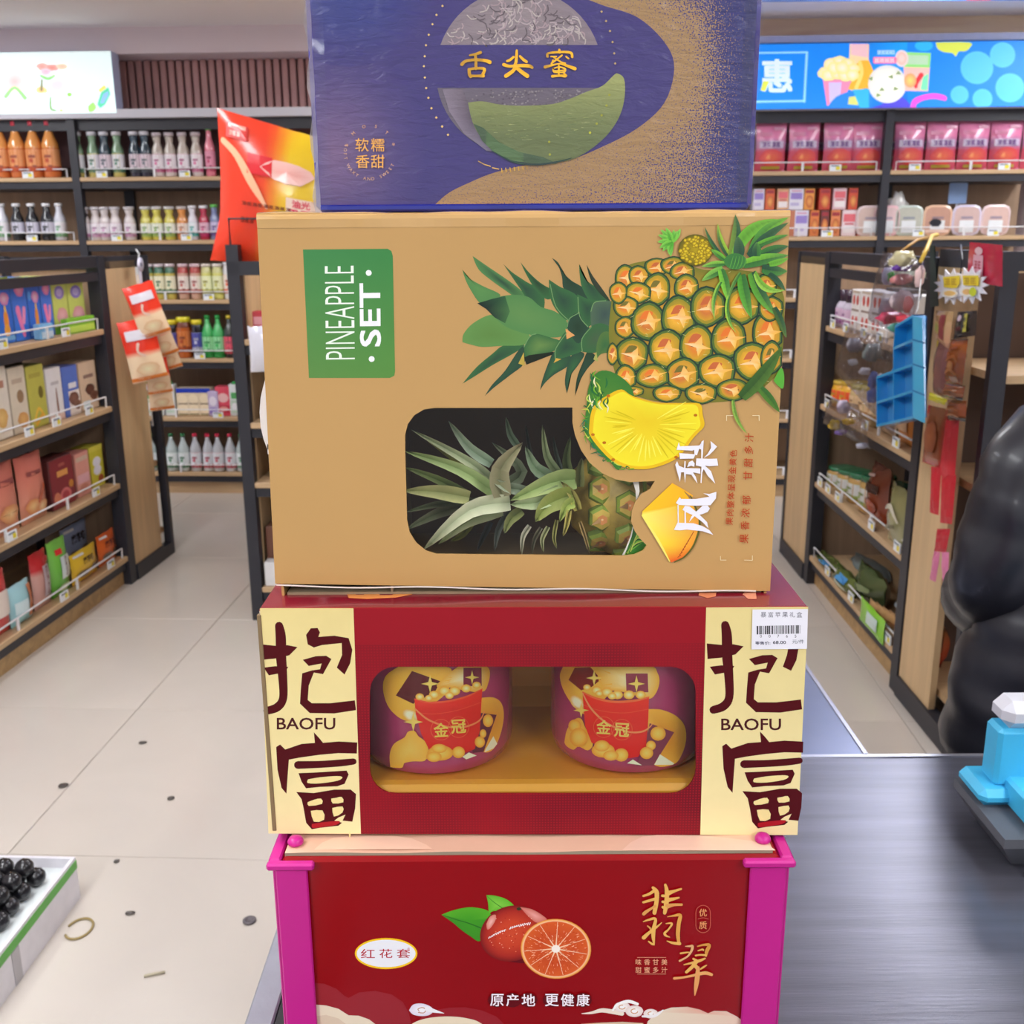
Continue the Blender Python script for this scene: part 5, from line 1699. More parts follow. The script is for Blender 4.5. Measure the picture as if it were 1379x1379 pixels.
# print with speckle: alpha of the colour attribute is the gold density
sm_ = mat('speckled_print', None, rough=.32, coat=.4)
nt = sm_.node_tree; N, L = nt.nodes, nt.links
b = N['Principled BSDF']; vc = [n for n in N if n.type == 'VERTEX_COLOR'][0]
tc = N.new('ShaderNodeTexCoord'); wn = N.new('ShaderNodeTexNoise'); wn.inputs['Scale'].default_value = 900; wn.inputs['Detail'].default_value = 2
L.new(tc.outputs['Object'], wn.inputs['Vector'])
mr = N.new('ShaderNodeMapRange'); L.new(wn.outputs['Fac'], mr.inputs[0]); mr.inputs[1].default_value = .36; mr.inputs[2].default_value = .64
sb = N.new('ShaderNodeMath'); sb.operation = 'SUBTRACT'; L.new(vc.outputs['Alpha'], sb.inputs[0]); L.new(mr.outputs[0], sb.inputs[1])
m5 = N.new('ShaderNodeMath'); m5.operation = 'MULTIPLY_ADD'; m5.use_clamp = True; L.new(sb.outputs[0], m5.inputs[0]); m5.inputs[1].default_value = 3.0; m5.inputs[2].default_value = .5
mx = N.new('ShaderNodeMix'); mx.data_type = 'RGBA'; L.new(m5.outputs[0], mx.inputs[0]); L.new(vc.outputs['Color'], mx.inputs[6]); mx.inputs[7].default_value = lin((206, 162, 104))
L.new(mx.outputs[2], b.inputs['Base Color'])
n2 = N.new('ShaderNodeTexNoise'); n2.inputs['Scale'].default_value = 55; n2.inputs['Detail'].default_value = 4; n2.inputs['Distortion'].default_value = .5
mp = N.new('ShaderNodeMapping'); mp.inputs['Scale'].default_value = (1, 1, 3.2); L.new(tc.outputs['Object'], mp.inputs[0]); L.new(mp.outputs[0], n2.inputs['Vector'])
bp = N.new('ShaderNodeBump'); bp.inputs['Strength'].default_value = .9; bp.inputs['Distance'].default_value = .002; L.new(n2.outputs['Fac'], bp.inputs['Height']); L.new(bp.outputs[0], b.inputs['Normal'])
M['speckle'] = sm_
curve_ = [(581, 280), (604, 260), (632, 246), (667, 232), (720, 220), (764, 216), (806, 200), (858, 173), (895, 138), (908, 91), (895, 57), (858, 23), (806, 5), (770, -14), (740, -60)]
def cdist(x, y):
    best = 1e9
    for i in range(len(curve_) - 1):
        ax, ay = curve_[i]; bx, by = curve_[i + 1]
        t = max(0, min(1, ((x - ax) * (bx - ax) + (y - ay) * (by - ay)) / ((bx - ax) ** 2 + (by - ay) ** 2)))
        best = min(best, math.hypot(x - ax - t * (bx - ax), y - ay - t * (by - ay)))
    return best
mb = MB()
def mface(x, y, l=1e-4):
    """keep inside the box front"""
    p = at(x, y, YM - l)
    p.x = min(max(p.x, xm0 + .004), xm1 - .004); p.z = min(max(p.z, zm0 + .004), zm1 - .004)
    return p
rd = random.Random(9)
def vcol(x, y):
    c = mixc((70, 60, 140), (52, 52, 130), min(1, max(0, (x - 850) / 150)))
    if x < 520: c = mixc((100, 80, 146), c, max(0, min(1, (x - 430) / 110))) if y > 60 else (58, 66, 146)  # mauve on the left stands for reflections, painted in
    d = cdist(x, y)
    k = max(0.0, 1.0 - d / (125 + 75 * max(0, min(1, (y - 190) / 70)))) ** .85
    k *= max(0, min(1, (1012 - x) / 70))
    side = 1 if inside(x, y) else 0
    return c, k, side
def inside(x, y):
    # right/below of the curve
    poly = curve_ + [(400, -60), (400, 280)]
    r_ = False
    n = len(poly); j = n - 1
    for i in range(n):
        xi, yi = poly[i]; xj, yj = poly[j]
        if (yi > y) != (yj > y) and x < (xj - xi) * (y - yi) / (yj - yi) + xi: r_ = not r_
        j = i
    return r_
GX = list(range(414, 1033, 12))
GY = list(range(-160, 290, 12))
for i in range(len(GX) - 1):
    for j in range(len(GY) - 1):
        q = [(GX[i], GY[j]), (GX[i + 1], GY[j]), (GX[i + 1], GY[j + 1]), (GX[i], GY[j + 1])]
        cs = []
        for x, y in q:
            c, k, sd = vcol(x, y)
            cs.append((c[0], c[1], c[2], min(1, k * 1.25 - .12)))
        mb.add([mface(x, y) for x, y in q], cs)
mb.build('speckled_field', 'speckle', g4, world=True)
cv = Canvas(lambda x, y, l: mface(x, y, 1.2e-4 + l))
pu = lambda c: (c[0], c[1], c[2], 0.0)
_p = cv.put
def put_alpha(vs, fs, cs): _p(vs, fs, [[(tuple(c[:3]) + (-0.4,)) for c in f] for f in cs])
cv.put = put_alpha
sm2 = spline(curve_, 5)
cv.poly(sm2 + [(740, -150), (414, -150), (414, 284), (575, 284)], (74, 60, 140))
cv.rings(450, 205, 125, 150, [(0, (146, 112, 158)), (.35, (122, 96, 152)), (.7, (92, 74, 144)), (1, (74, 60, 140))], 32)  # reflections at lower left, put into the colour as a mauve wash
cv.rings(470, -20, 120, 110, [(0, (54, 68, 156)), (.5, (60, 66, 152)), (1, (74, 60, 140))], 28)
cx, cy, rr_ = 699, 97, 112
cv.poly([(cx + rr_ * math.cos(R(a)), cy + rr_ * math.sin(R(a))) for a in [-161 + 142 * k / 24 for k in range(25)]], (170, 152, 158), cc=(186, 168, 168))
for k in range(620):
    a, q = rd.uniform(0, 6.28), math.sqrt(rd.random()) * 104
    x, y = cx + q * math.cos(a), cy + q * math.sin(a)
    if y > 56: continue
    t = rd.uniform(0, 3.14); l = rd.uniform(8, 18)
    cv.stroke([(x, y, 1.6), (x + l * .5 * math.cos(t), y + l * .5 * math.sin(t), 1.8), (x + l * math.cos(t + .5), min(60, y + l * math.sin(t + .5)), 1.3)], rd.choice([(226, 206, 206), (214, 188, 190), (234, 220, 210), (128, 112, 116)]), n=2, cap=False)
low = [(cx + rr_ * math.cos(R(a)), cy + rr_ * math.sin(R(a))) for a in [11 + 158 * k / 26 for k in range(27)]]
cv.poly(low, (130, 118, 132), cc=(136, 122, 128))
for k in range(160):
    x, y = rd.uniform(600, 810), rd.uniform(121, 145)
    cv.ell(x, y, 1.4, 1.1, rd.choice([(110, 96, 110), (160, 148, 150), (180, 168, 170)]), 6)
cv.poly([(596, 120), (622, 120), (640, 160), (672, 205), (655, 203), (625, 180), (605, 150)], [(164, 148, 164), (140, 124, 136), (100, 84, 100), (90, 76, 100), (150, 140, 160), (160, 146, 164), (166, 150, 166)])
cv.frame(600, 110, 5.304)
slice_ = spline([(160, 150), (260, 140), (400, 165), (560, 172), (760, 160), (880, 125), (1000, 75), (1120, 30), (1200, -45), (1230, -58), (1275, -20), (1280, 100), (1250, 230), (1180, 350), (1080, 450), (960, 530), (840, 570), (640, 580), (480, 560), (340, 490), (240, 380), (190, 280), (160, 150)], 4)[:-1]
cv.poly(slice_, [mixc((196, 202, 118), (128, 142, 84), min(1, max(0, (y + 20) / 420))) for x, y in slice_])
for k in range(150):
    x = rd.uniform(230, 1150); y0_ = 160 if x < 800 else 160 - (x - 800) * .36
    y = y0_ + rd.uniform(12, 260)
    if y < 470 - abs(x - 650) * .35: cv.stroke([(x, y, 3), (x + rd.uniform(14, 40), y + rd.uniform(-5, 5), 2)], rd.choice([(176, 188, 110), (150, 164, 96), (120, 142, 84), (200, 206, 140)]), n=1, cap=False)
cv.poly([(200, 300), (260, 420), (340, 500), (480, 565), (640, 590), (800, 585), (700, 540), (520, 500), (380, 430), (270, 330)], (84, 112, 74))
cv.stroke([(330, 492, 4), (480, 570, 12), (640, 592, 14), (800, 572, 12), (900, 545, 4)], (40, 70, 60))
for x, y in ((1170, 95), (1150, 170), (1115, 240), (1080, 300), (1032, 365), (740, 430), (745, 520)): cv.ell(x, y, 9, 9, (200, 200, 60), 8)
cv.stroke([(235, 568, 7), (275, 590, 7)], (226, 180, 90), n=1); cv.stroke([(280, 592, 7), (320, 604, 7)], (226, 180, 90), n=1); cv.stroke([(335, 615, 7), (380, 624, 7)], (226, 180, 90), n=1)
for k in range(7): cv.stroke([(400 + 30 * k, 620 - k * 3, 6), (405 + 30 * k, 650 - k * 4, 5)], (230, 180, 60), n=1)
cv.frame(560, 0, 4.597)
dots_ = [(165, 37), (128, 92), (103, 150), (80, 215), (63, 280), (55, 348), (50, 410), (56, 480), (64, 545), (1150, 72), (1178, 130), (1202, 192), (1218, 260), (1228, 330), (1234, 393)]
for x, y in dots_: cv.poly([(x - 8, y), (x, y - 8), (x + 8, y), (x, y + 8)], (238, 200, 130))
cv.frame(400, 0, 4.309)
for x, y in ((762, 568), (780, 628), (808, 682), (842, 734), (876, 782)): cv.poly([(x - 8, y), (x, y - 8), (x + 8, y), (x, y + 8)], (232, 190, 120))
# brush title
cv.frame(560, 0, 4.597)
YG = (250, 186, 36)
def st(*a): cv.stroke([(x, y, wd) for x, y, wd in a], YG)
st((400, 325, 20), (370, 335, 16), (335, 342, 12)); st((368, 335, 16), (372, 380, 18), (372, 425, 18)); st((285, 398, 22), (310, 378, 18), (370, 370, 18), (430, 375, 20), (458, 385, 24))
st((330, 430, 20), (332, 460, 20), (340, 475, 18)); st((335, 428, 16), (380, 422, 16), (425, 428, 18), (412, 465, 20)); st((338, 470, 18), (375, 470, 16), (418, 470, 20))
st((625, 312, 14), (623, 350, 18), (620, 385, 18), (612, 405, 20)); st((605, 352, 14), (585, 370, 16), (565, 378, 14)); st((645, 348, 14), (665, 368, 18), (685, 382, 18))
st((545, 400, 22), (580, 410, 18), (640, 406, 20), (700, 408, 22), (720, 418, 18)); st((620, 410, 22), (600, 440, 22), (558, 470, 24)); st((625, 420, 22), (655, 445, 24), (690, 470, 26))
st((888, 308, 14), (890, 325, 14)); st((815, 350, 16), (820, 330, 14), (890, 322, 14), (958, 326, 16), (968, 352, 16))
st((835, 350, 9), (870, 350, 9)); st((905, 342, 10), (880, 362, 10), (840, 392, 12)); st((850, 352, 9), (900, 385, 11), (925, 392, 12)); st((850, 372, 9), (845, 380, 9)); st((930, 350, 9), (945, 362, 10))
st((800, 415, 20), (850, 402, 12), (890, 395, 10), (930, 405, 16), (985, 425, 22)); st((885, 395, 10), (885, 445, 12), (885, 470, 12)); st((850, 425, 12), (855, 445, 10), (885, 448, 10), (920, 445, 10), (922, 425, 12), (885, 415, 9), (850, 425, 9))
st((845, 472, 18), (885, 468, 14), (925, 470, 20)); st((915, 452, 10), (932, 468, 12)); st((850, 440, 9), (920, 435, 9))
# seal text
cv.frame(450, 150, 12.54)
OG = (232, 168, 84)
for ch, x, y in (('软', 470, 565), ('糯', 735, 565), ('香', 480, 845), ('甜', 735, 845)): cv.text(ch, x, y, 222, OG, align='c', bold=.012)
ring_ = 'SOFT WAXY AND SWEET'
for k, ch in enumerate(ring_):
    a = R(196 - 168 * k / (len(ring_) - 1))
    if ch != ' ': cv.text(ch, 610 + 425 * math.cos(a), 700 + 440 * math.sin(a), 52, (226, 176, 140), rot=a - math.pi / 2, align='c')
for k, ch in enumerate('★MOST★'):
    a = R(198 + (340 - 198) * k / 5)
    cv.text(ch if ch != '★' else '*', 610 + 415 * math.cos(a), 720 + 480 * math.sin(a), 54, (230, 170, 120), rot=a + math.pi / 2, align='c')
cv.build('front_print', 'speckle', g4)
# shrink wrap seams at corners and the blue bottom rim
mb = MB()
mb.box(xm0 + .003, YM - .0012, zm0 - .0, xm1 - .003, YM + .004, zm0 + .0055, (30, 40, 150), bev=.0015)
tag(mb.build('bottom_rim', mat('blue_wrap_rim', (34, 44, 150), rough=.15, coat=.8, noise=.3, nscale=12, bump=.4, bscale=40), g4, world=True), 'deep blue folded rim under the wrap')
mb = MB()
fl = .003
for x_, s_ in ((xm0, -1), (xm1, 1)):
    n = 22
    for i in range(n):
        z_a, z_b = zm0 + (zm1 - zm0) * i / n, zm0 + (zm1 - zm0) * (i + 1) / n
        r0_, r1_ = .0016 * math.sin(i * 1.7) + .001, .0016 * math.sin((i + 1) * 1.7) + .001
        mb.add([(x_ + s_ * r0_, YM + .004, z_a), (x_ + s_ * r1_, YM + .004, z_b), (x_ - s_ * .004, YM - fl + r1_, z_b), (x_ - s_ * .004, YM - fl + r0_, z_a)], sm=True)
        mb.add([(x_ - s_ * .004, YM - fl + r0_, z_a), (x_ - s_ * .004, YM - fl + r1_, z_b), (x_ - s_ * .012, YM - .0006, z_b), (x_ - s_ * .012, YM - .0006, z_a)], sm=True)
for i in range(20):
    xx0, xx1 = xm0 + (xm1 - xm0) * i / 20, xm0 + (xm1 - xm0) * (i + 1) / 20
    mb.add([(xx0, YM - .0016 - .0004 * math.sin(i * 2), zm0 + .006), (xx1, YM - .0016 - .0004 * math.sin((i + 1) * 2), zm0 + .006), (xx1, YM - .0018, zm1), (xx0, YM - .0018, zm1)], sm=True)
tag(mb.build('shrink_wrap', film('shrink_wrap_film', (252, 252, 255), gloss=.01, rough=.14, bump=.5, bscale=26), g4, world=True), 'clear glossy shrink wrap')
# ================================================================== goods on the shelves
ORD = ['first', 'second', 'third', 'fourth', 'fifth', 'sixth', 'seventh', 'eighth', 'ninth', 'tenth', 'eleventh', 'twelfth', 'thirteenth', 'fourteenth', 'fifteenth', 'sixteenth']
_proto = {}


def bottle(h, r, body, cap, label, neck=.35, caph=.08, accent=None, liquid=None, shape='bottle'):
    """a bottle or jar at the origin, front -y; returns the root"""
    r_ = thing('bottle' if shape == 'bottle' else 'jar', (0, 0, 0), None, None)
    mb = MB()
    liquid = liquid or body
    hb = h * (1 - caph)
    if shape == 'bottle':
        mb.lathe([(r * .9, 0, body), (r, h * .03, body), (r, h * .52, liquid), (r * .96, h * .60, liquid), (r * .55, h * .76, liquid), (r * neck, h * .84, liquid), (r * neck, hb, liquid)], n=12)
    else:
        mb.lathe([(r * .92, 0, body), (r, h * .05, body), (r, h * .74, liquid), (r * .9, h * .84, liquid), (r * .82, hb, liquid)], n=12)
    mb.build('glass_body', 'glass', r_)
    mb = MB()
    cr_ = r * (neck * 1.25 if shape == 'bottle' else .95)
    mb.lathe([(cr_, hb - .001), (cr_, h * .99), (cr_ * .9, h)], n=12, col=cap)
    mb.build('cap', 'goods_gloss', r_)
    if label:
        mb = MB()
        z0, z1 = (h * .10, h * .50) if shape == 'bottle' else (h * .16, h * .66)
        ac = accent or mixc(label, (120, 120, 120), .2)
        mb.lathe([(r * 1.012, z0, ac), (r * 1.015, z0 + (z1 - z0) * .25, label), (r * 1.015, z0 + (z1 - z0) * .85, label), (r * 1.015, z1, ac), (r * 1.012, z1 + .001, ac)], n=14)
        # printed marks on the front of the label
        for k, (u, v, w_, hh) in enumerate(((0, .62, .9, .12), (-.1, .42, .5, .16), (.25, .2, .5, .1))):
            zz = z0 + (z1 - z0) * v
            pts = []
            for a in (-.5, -.17, .17, .5):
                t_ = -math.pi / 2 + (u + a * w_) * .9
                pts.append((r * 1.03 * math.cos(t_), r * 1.03 * math.sin(t_)))
            for a, b_ in zip(pts, pts[1:]):
                mb.add([(a[0], a[1], zz), (b_[0], b_[1], zz), (b_[0], b_[1], zz + (z1 - z0) * hh), (a[0], a[1], zz + (z1 - z0) * hh)], mixc(ac, (60, 60, 70), .3) if k != 1 else ac)
        mb.build('label', 'goods', r_)
    return r_


def carton(w_, h, d, col, shapes, name='carton', side=None, gloss=False, lid=None):
    """a printed box, front at y=0, centred on x; shapes in fractions of the front"""
    r_ = thing(name, (0, 0, 0), None, None)
    mb = MB()
    mb.box(-w_ / 2, 0, 0, w_ / 2, d, h, side or col, bev=min(.003, w_ * .05))
    mb.build('box', 'goods', r_)
    cv = Canvas(lambda x, y, l: Vector((x, -.0004 - l * 14, y)))
    U = lambda u: (u - .5) * w_
    V = lambda v: v * h
    if side: cv.poly([(U(.02), V(.01)), (U(.98), V(.01)), (U(.98), V(.99)), (U(.02), V(.99))], col)
    draw(cv, U, V, w_, h, shapes)
    if cv.mb.f: cv.build('printed_front', 'goods_gloss' if gloss else 'goods', r_, world=False)
    if lid:
        mb = MB(); mb.box(-w_ / 2 - .001, -.001, h * .86, w_ / 2 + .001, d + .001, h + .001, lid); mb.build('lid', 'goods', r_)
    return r_


def draw(cv, U, V, w_, h, shapes):
    for s_ in shapes:
        k = s_[0]
        if k == 'r': cv.poly([(U(s_[1]), V(s_[2])), (U(s_[3]), V(s_[2])), (U(s_[3]), V(s_[4])), (U(s_[1]), V(s_[4]))], s_[5])
        elif k == 'e': cv.ell(U(s_[1]), V(s_[2]), s_[3] * w_, s_[4] * h, s_[5], 14)
        elif k == 'g':  # shaded blob
            cv.rings(U(s_[1]), V(s_[2]), s_[3] * w_, s_[4] * h, [(0, s_[5]), (1, s_[6])], 12, wob=.18)
        elif k == 't':
            vs, fs, x0, x1, y0, y1 = text_mesh(s_[1], .03, 2)
            k_ = s_[4] * h / (y1 - y0)
            kx = min(k_, s_[6] * w_ / (x1 - x0)) if len(s_) > 6 else k_
            cv.put([(U(s_[2]) + (x - (x0 + x1) / 2) * kx, V(s_[3]) + (y - (y0 + y1) / 2) * k_) for x, y in vs], fs, [[s_[5]] * len(f) for f in fs])
        elif k == 'm':  # rows of small print too blurred to read
            u0, v0, w0, h0, c_ = s_[1:6]
            n_ = s_[6] if len(s_) > 6 else 5
            for i in range(n_):
                a = u0 + w0 * i / n_
                for q0, q1, q2, q3 in ((0, .0, .8, .22), (.1, .4, .7, .6), (0, .78, .75, 1), (.3, 0, .5, 1), (.0, .2, .16, .8) if i % 2 else (.62, .2, .78, .8)):
                    cv.poly([(U(a + w0 / n_ * q0), V(v0 + h0 * q1)), (U(a + w0 / n_ * q2), V(v0 + h0 * q1)), (U(a + w0 / n_ * q2), V(v0 + h0 * q3)), (U(a + w0 / n_ * q0), V(v0 + h0 * q3))], c_)
        elif k == 'l': cv.stroke([(U(u), V(v), q * w_) for u, v, q in s_[1]], s_[2])


def pouch(w_, h, t_, colf, shapes=(), name='snack_bag', nx=8, nz=10, gloss=True, wob=.004, seed=0, seal=None):
    r_ = thing(name, (0, 0, 0), None, None)
    mb = MB()
    mb.pillow(w_, h, t_, colf=colf, nx=nx, nz=nz, wob=wob, seed=seed)
    mb.build('bag', 'goods_gloss' if gloss else 'goods', r_)

    def mp_(x, y, l):
        u, v = min(1, max(0, x / w_ + .5)), min(1, max(0, y / h))
        bul = (max(0, math.sin(math.pi * u) * math.sin(math.pi * v))) ** .55 * t_ / 2
        return Vector((x, -bul - wob * .8 - .0015 - l * 14, y))
    cv = Canvas(mp_, w_ / 7)
    draw(cv, lambda u: (u - .5) * w_, lambda v: v * h, w_, h, shapes)
    if cv.mb.f: cv.build('printed_front', 'goods_gloss', r_, world=False)
    if seal:
        mb = MB(); mb.box(-w_ * .49, -.002, h * .955, w_ * .49, .002, h * 1.0, seal); mb.box(-w_ * .49, -.002, 0, w_ * .49, .002, h * .04, seal)
        mb.build('seal', 'goods', r_)
    return r_


def put(root, pl, px, py, z, d, label=None, cat=None, group=None, copy=False, turn=0.0, dx=0.0, scale=None, lift=.001):
    p, _ = pl.hit(px, py, d)
    loc = Vector((p.x, p.y, z + lift)) + pl.D * dx
    if copy:
        return copy_tree(root, loc, pl.rz + turn, label, group, scale=scale)
    root.location = loc
    root.rotation_euler = (0, 0, pl.rz + turn)
    if scale: root.scale = scale
    return tag(root, label, cat, group)


def row(proto, pl, pxs, py, z, d, cat, group, labf, names=None, ys=None, dup_=None, turn=0.0):
    for i, px in enumerate(pxs):
        first = i == 0 and not dup_
        o = put(proto, pl, px, py, z, d, labf(i), cat, group, copy=not first, turn=turn + random.uniform(-.06, .06))
        o['category'] = cat


_sh = {}


def clampx(pl, p, w_, lo, hi, key=0):
    o = Vector((pl.O.x, pl.O.y, 0))
    s_ = (Vector((p.x, p.y, 0)) - o).dot(pl.D)
    k_ = (pl.rz, key)
    first_ = k_ not in _sh
    s2 = s_ + _sh.get(k_, 0)
    t_ = min(max(s2, lo + w_ / 2), hi - w_ / 2)
    if first_: _sh[k_] = t_ - s_
    return p + pl.D * (t_ - s_)


def wh(pl, x0, x1, ytop, ybot, d):
    """width, height, centre for something seen between these pixels on the plane"""
    a, sa = pl.hit(x0, (ytop + ybot) / 2, d)
    b_, sb_ = pl.hit(x1, (ytop + ybot) / 2, d)
    t_, _ = pl.hit((x0 + x1) / 2, ytop, d)
    return abs(sb_ - sa), t_.z


WL = (226, 226, 232)
# ---- wall, top shelf, glass bottles (bay second from left)
def lab(desc, where):
    return lambda i: '%s, %s %s' % (desc, ORD[i], where)


zA, zB, zC_, zD, zE, zF = LV
D0 = .05
_, zt_ = wh(BACK, 120, 134, 178, 238, D0)
hA = zt_ - zA
b_ = bottle(hA, .033, (196, 180, 104), (206, 204, 212), WL, neck=.66, accent=(90, 140, 120), liquid=(120, 150, 120))
row(b_, BACK, [105, 126, 159], 210, zA, D0, 'bottle', 'glass bottles on the top wall shelf', lab('pale bottle with white label and green shoulder', 'such on the top wall shelf'))
b_ = bottle(hA, .033, (60, 60, 76), (206, 204, 212), (222, 206, 216), neck=.66, accent=(90, 100, 110), liquid=(52, 70, 84))
row(b_, BACK, [142, 182, 196.5], 210, zA, D0, 'bottle', 'glass bottles on the top wall shelf', lab('dark bottle with pinkish white label', 'such on the top wall shelf'))
b_ = bottle(hA * .97, .033, (214, 200, 200), (196, 184, 190), (232, 226, 232), neck=.66, accent=(214, 110, 160), liquid=(188, 176, 166))
row(b_, BACK, [213, 229.5, 247, 265], 210, zA, D0, 'bottle', 'glass bottles on the top wall shelf', lab('clear bottle with white and pink label', 'such on the top wall shelf'))
b_ = bottle(hA * 1.1, .028, (226, 130, 150), (110, 200, 90), (226, 150, 176), neck=.5, accent=(200, 70, 110))
put(b_, BACK, 283, 210, zA, D0, 'pink bottle with bright green cap at the end of the top wall shelf', 'bottle')
for i, (x, h_) in enumerate(((305, 1), (321, .9), (338, 1), (354, 1), (371, 1), (388, .95))):
    put(b_, BACK, x, 210, zA, D0, 'pink bottle with green cap behind the red snack bag, %s from the left' % ORD[i], 'bottle', copy=True)
# ---- wall, second shelf
_, zt_ = wh(BACK, 120, 134, 279, 323, D0)
hB = zt_ - zB
specs = [([114.5, 129.6, 142, 156, 175], (206, 196, 196), (200, 196, 200), (232, 226, 232), (206, 150, 190), 'clear short bottle with white and lilac label'),
         ([197, 212, 229], (206, 196, 90), (206, 206, 206), (232, 236, 226), (150, 190, 110), 'yellow-green short bottle with white label'),
         ([246], (214, 140, 70), (210, 200, 196), (232, 216, 206), (214, 130, 80), 'orange short bottle with white label')]
for pxs, c_, cp, lb, ac, ds in specs:
    b_ = bottle(hB, .032, c_, cp, lb, neck=.75, accent=ac, liquid=c_)
    row(b_, BACK, pxs, 300, zB, D0, 'bottle', 'short bottles on the second wall shelf', lab(ds, 'such on the second wall shelf'))
for x, c_, lb, ac, ds in ((260, (220, 220, 228), (226, 232, 236), (70, 190, 180), 'white short bottle with teal mark on the second wall shelf'), (275, (178, 40, 70), (228, 190, 206), (200, 60, 120), 'dark pink short bottle on the second wall shelf')):
    b_ = bottle(hB * 1.02, .028, c_, (226, 226, 230), lb, neck=.7, accent=ac)
    put(b_, BACK, x, 300, zB, D0, ds, 'bottle')
b_ = bottle(hB * 1.05, .028, (120, 130, 170), (100, 190, 90), (206, 196, 226), neck=.6, accent=(110, 80, 150))
put(b_, BACK, 289.5, 300, zB, D0, 'lilac bottle with green cap at the end of the second wall shelf', 'bottle')
for i, x in enumerate((308, 324, 340, 356, 372)):
    put(b_, BACK, x, 300, zB, D0, 'lilac bottle with green cap hidden behind the red bag, %s from the left' % ORD[i], 'bottle', copy=True)
# ---- far left bay
_, zt_ = wh(BACK, 58, 80, 163, 240, D0)
b_ = bottle(zt_ - zA, .047, (206, 110, 56), (206, 60, 80), (222, 150, 96), neck=.4, accent=(190, 80, 50), liquid=(224, 150, 80))
row(b_, BACK, [69, 47, 24, 2], 210, zA, D0, 'bottle', 'large orange bottles at the left end of the top wall shelf', lambda i: 'large orange bottle with red cap, %s from the black upright' % ORD[i])
_, zt_ = wh(BACK, 56, 74, 274, 322, D0)
b_ = bottle(zt_ - zB, .036, (40, 42, 48), (232, 232, 236), (206, 204, 220), neck=.5, accent=(40, 44, 48))
row(b_, BACK, [64, 44, 24], 300, zB, D0, 'bottle', 'black bottles at the left end of the second wall shelf', lambda i: 'black bottle with white cap and grey label, %s of its kind' % ORD[i])
b_ = bottle(zt_ - zB, .034, (206, 206, 216), (228, 228, 232), (230, 226, 232), neck=.5, accent=(120, 180, 130))
row(b_, BACK, [81, 4], 300, zB, D0 + .02, 'bottle', 'white bottles at the left end of the second wall shelf', lambda i: 'white bottle with white cap ' + ('beside the black upright' if i == 0 else 'at the far left end of its shelf'))
# ---- wall, third shelf (between the racks)
_, zt_ = wh(BACK, 120, 134, 356, 405, D0)
hC = zt_ - zC_
b_ = bottle(hC, .030, (196, 180, 90), (222, 206, 210), (236, 232, 206), shape='jar', accent=(80, 130, 90), liquid=(66, 112, 88))
row(b_, BACK, [201, 215.5, 230], 380, zC_, D0, 'jar', 'sauce jars on the third wall shelf', lab('tall jar with green band and cream label', 'such on the third wall shelf'))
b_ = bottle(hC, .032, (200, 160, 140), (226, 200, 206), (232, 222, 214), shape='jar', accent=(190, 90, 84), liquid=(178, 74, 70))
row(b_, BACK, [247.5, 264], 380, zC_, D0, 'jar', 'sauce jars on the third wall shelf', lab('tall jar of red sauce with pale label', 'such on the third wall shelf'))
b_ = bottle(hC, .031, (214, 212, 120), (226, 216, 206), (232, 236, 196), shape='jar', accent=(190, 190, 80), liquid=(206, 204, 140))
row(b_, BACK, [279, 294], 380, zC_, D0, 'jar', 'sauce jars on the third wall shelf', lab('tall jar of yellow sauce', 'such on the third wall shelf'))
b_ = bottle(hC * 1.04, .031, (226, 226, 226), (228, 226, 230), (236, 220, 206), shape='jar', accent=(226, 100, 60), liquid=(220, 220, 224))
row(b_, BACK, [308.5, 183, 324], 380, zC_, D0, 'jar', 'sauce jars on the third wall shelf', lambda i: 'white jar with orange and white label ' + ('next to the black post', 'behind the hanging snack packs', 'hidden behind the black post')[i])
# ---- wall, fourth shelf
def item_h(yt, yb): return BACK.hit(260, yt, D0)[0].z - BACK.hit(260, yb, D0)[0].z
b_ = bottle(item_h(434, 485), .034, (28, 28, 40), (226, 206, 50), (80, 84, 170), neck=.8, accent=(206, 206, 226), caph=.12, shape='jar')
row(b_, BACK, [233.5, 266.6, 216, 198], 460, zD, D0, 'jar', 'black jars with yellow lids on the fourth wall shelf', lab('black sauce jar with yellow lid and blue label', 'such on the fourth wall shelf'))
b_ = bottle(item_h(430, 485), .042, (190, 96, 40), (226, 214, 50), (206, 120, 60), neck=.8, accent=(170, 70, 30), caph=.12, shape='jar', liquid=(120, 60, 40))
put(b_, BACK, 249, 460, zD, D0, 'wide orange-brown jar with yellow lid between the two black jars', 'jar')
b_ = bottle(item_h(429, 486), .036, (40, 150, 70), (40, 160, 70), (150, 216, 160), neck=.35, accent=(60, 180, 90), liquid=(70, 180, 100))
row(b_, BACK, [281, 295], 460, zD, D0, 'bottle', 'green soft-drink bottles on the fourth wall shelf', lambda i: 'green plastic drink bottle, ' + ('left' if i == 0 else 'right') + ' one of the pair on the fourth wall shelf')
b_ = bottle(item_h(429, 486), .036, (30, 24, 26), (214, 190, 60), (226, 90, 110), neck=.35, accent=(226, 90, 110), liquid=(50, 60, 56))
row(b_, BACK, [310, 325], 460, zD, D0, 'bottle', 'cola bottles on the fourth wall shelf', lambda i: 'dark cola bottle with pink label and yellow cap ' + ('next to the black post' if i == 0 else 'hidden behind the black post'))
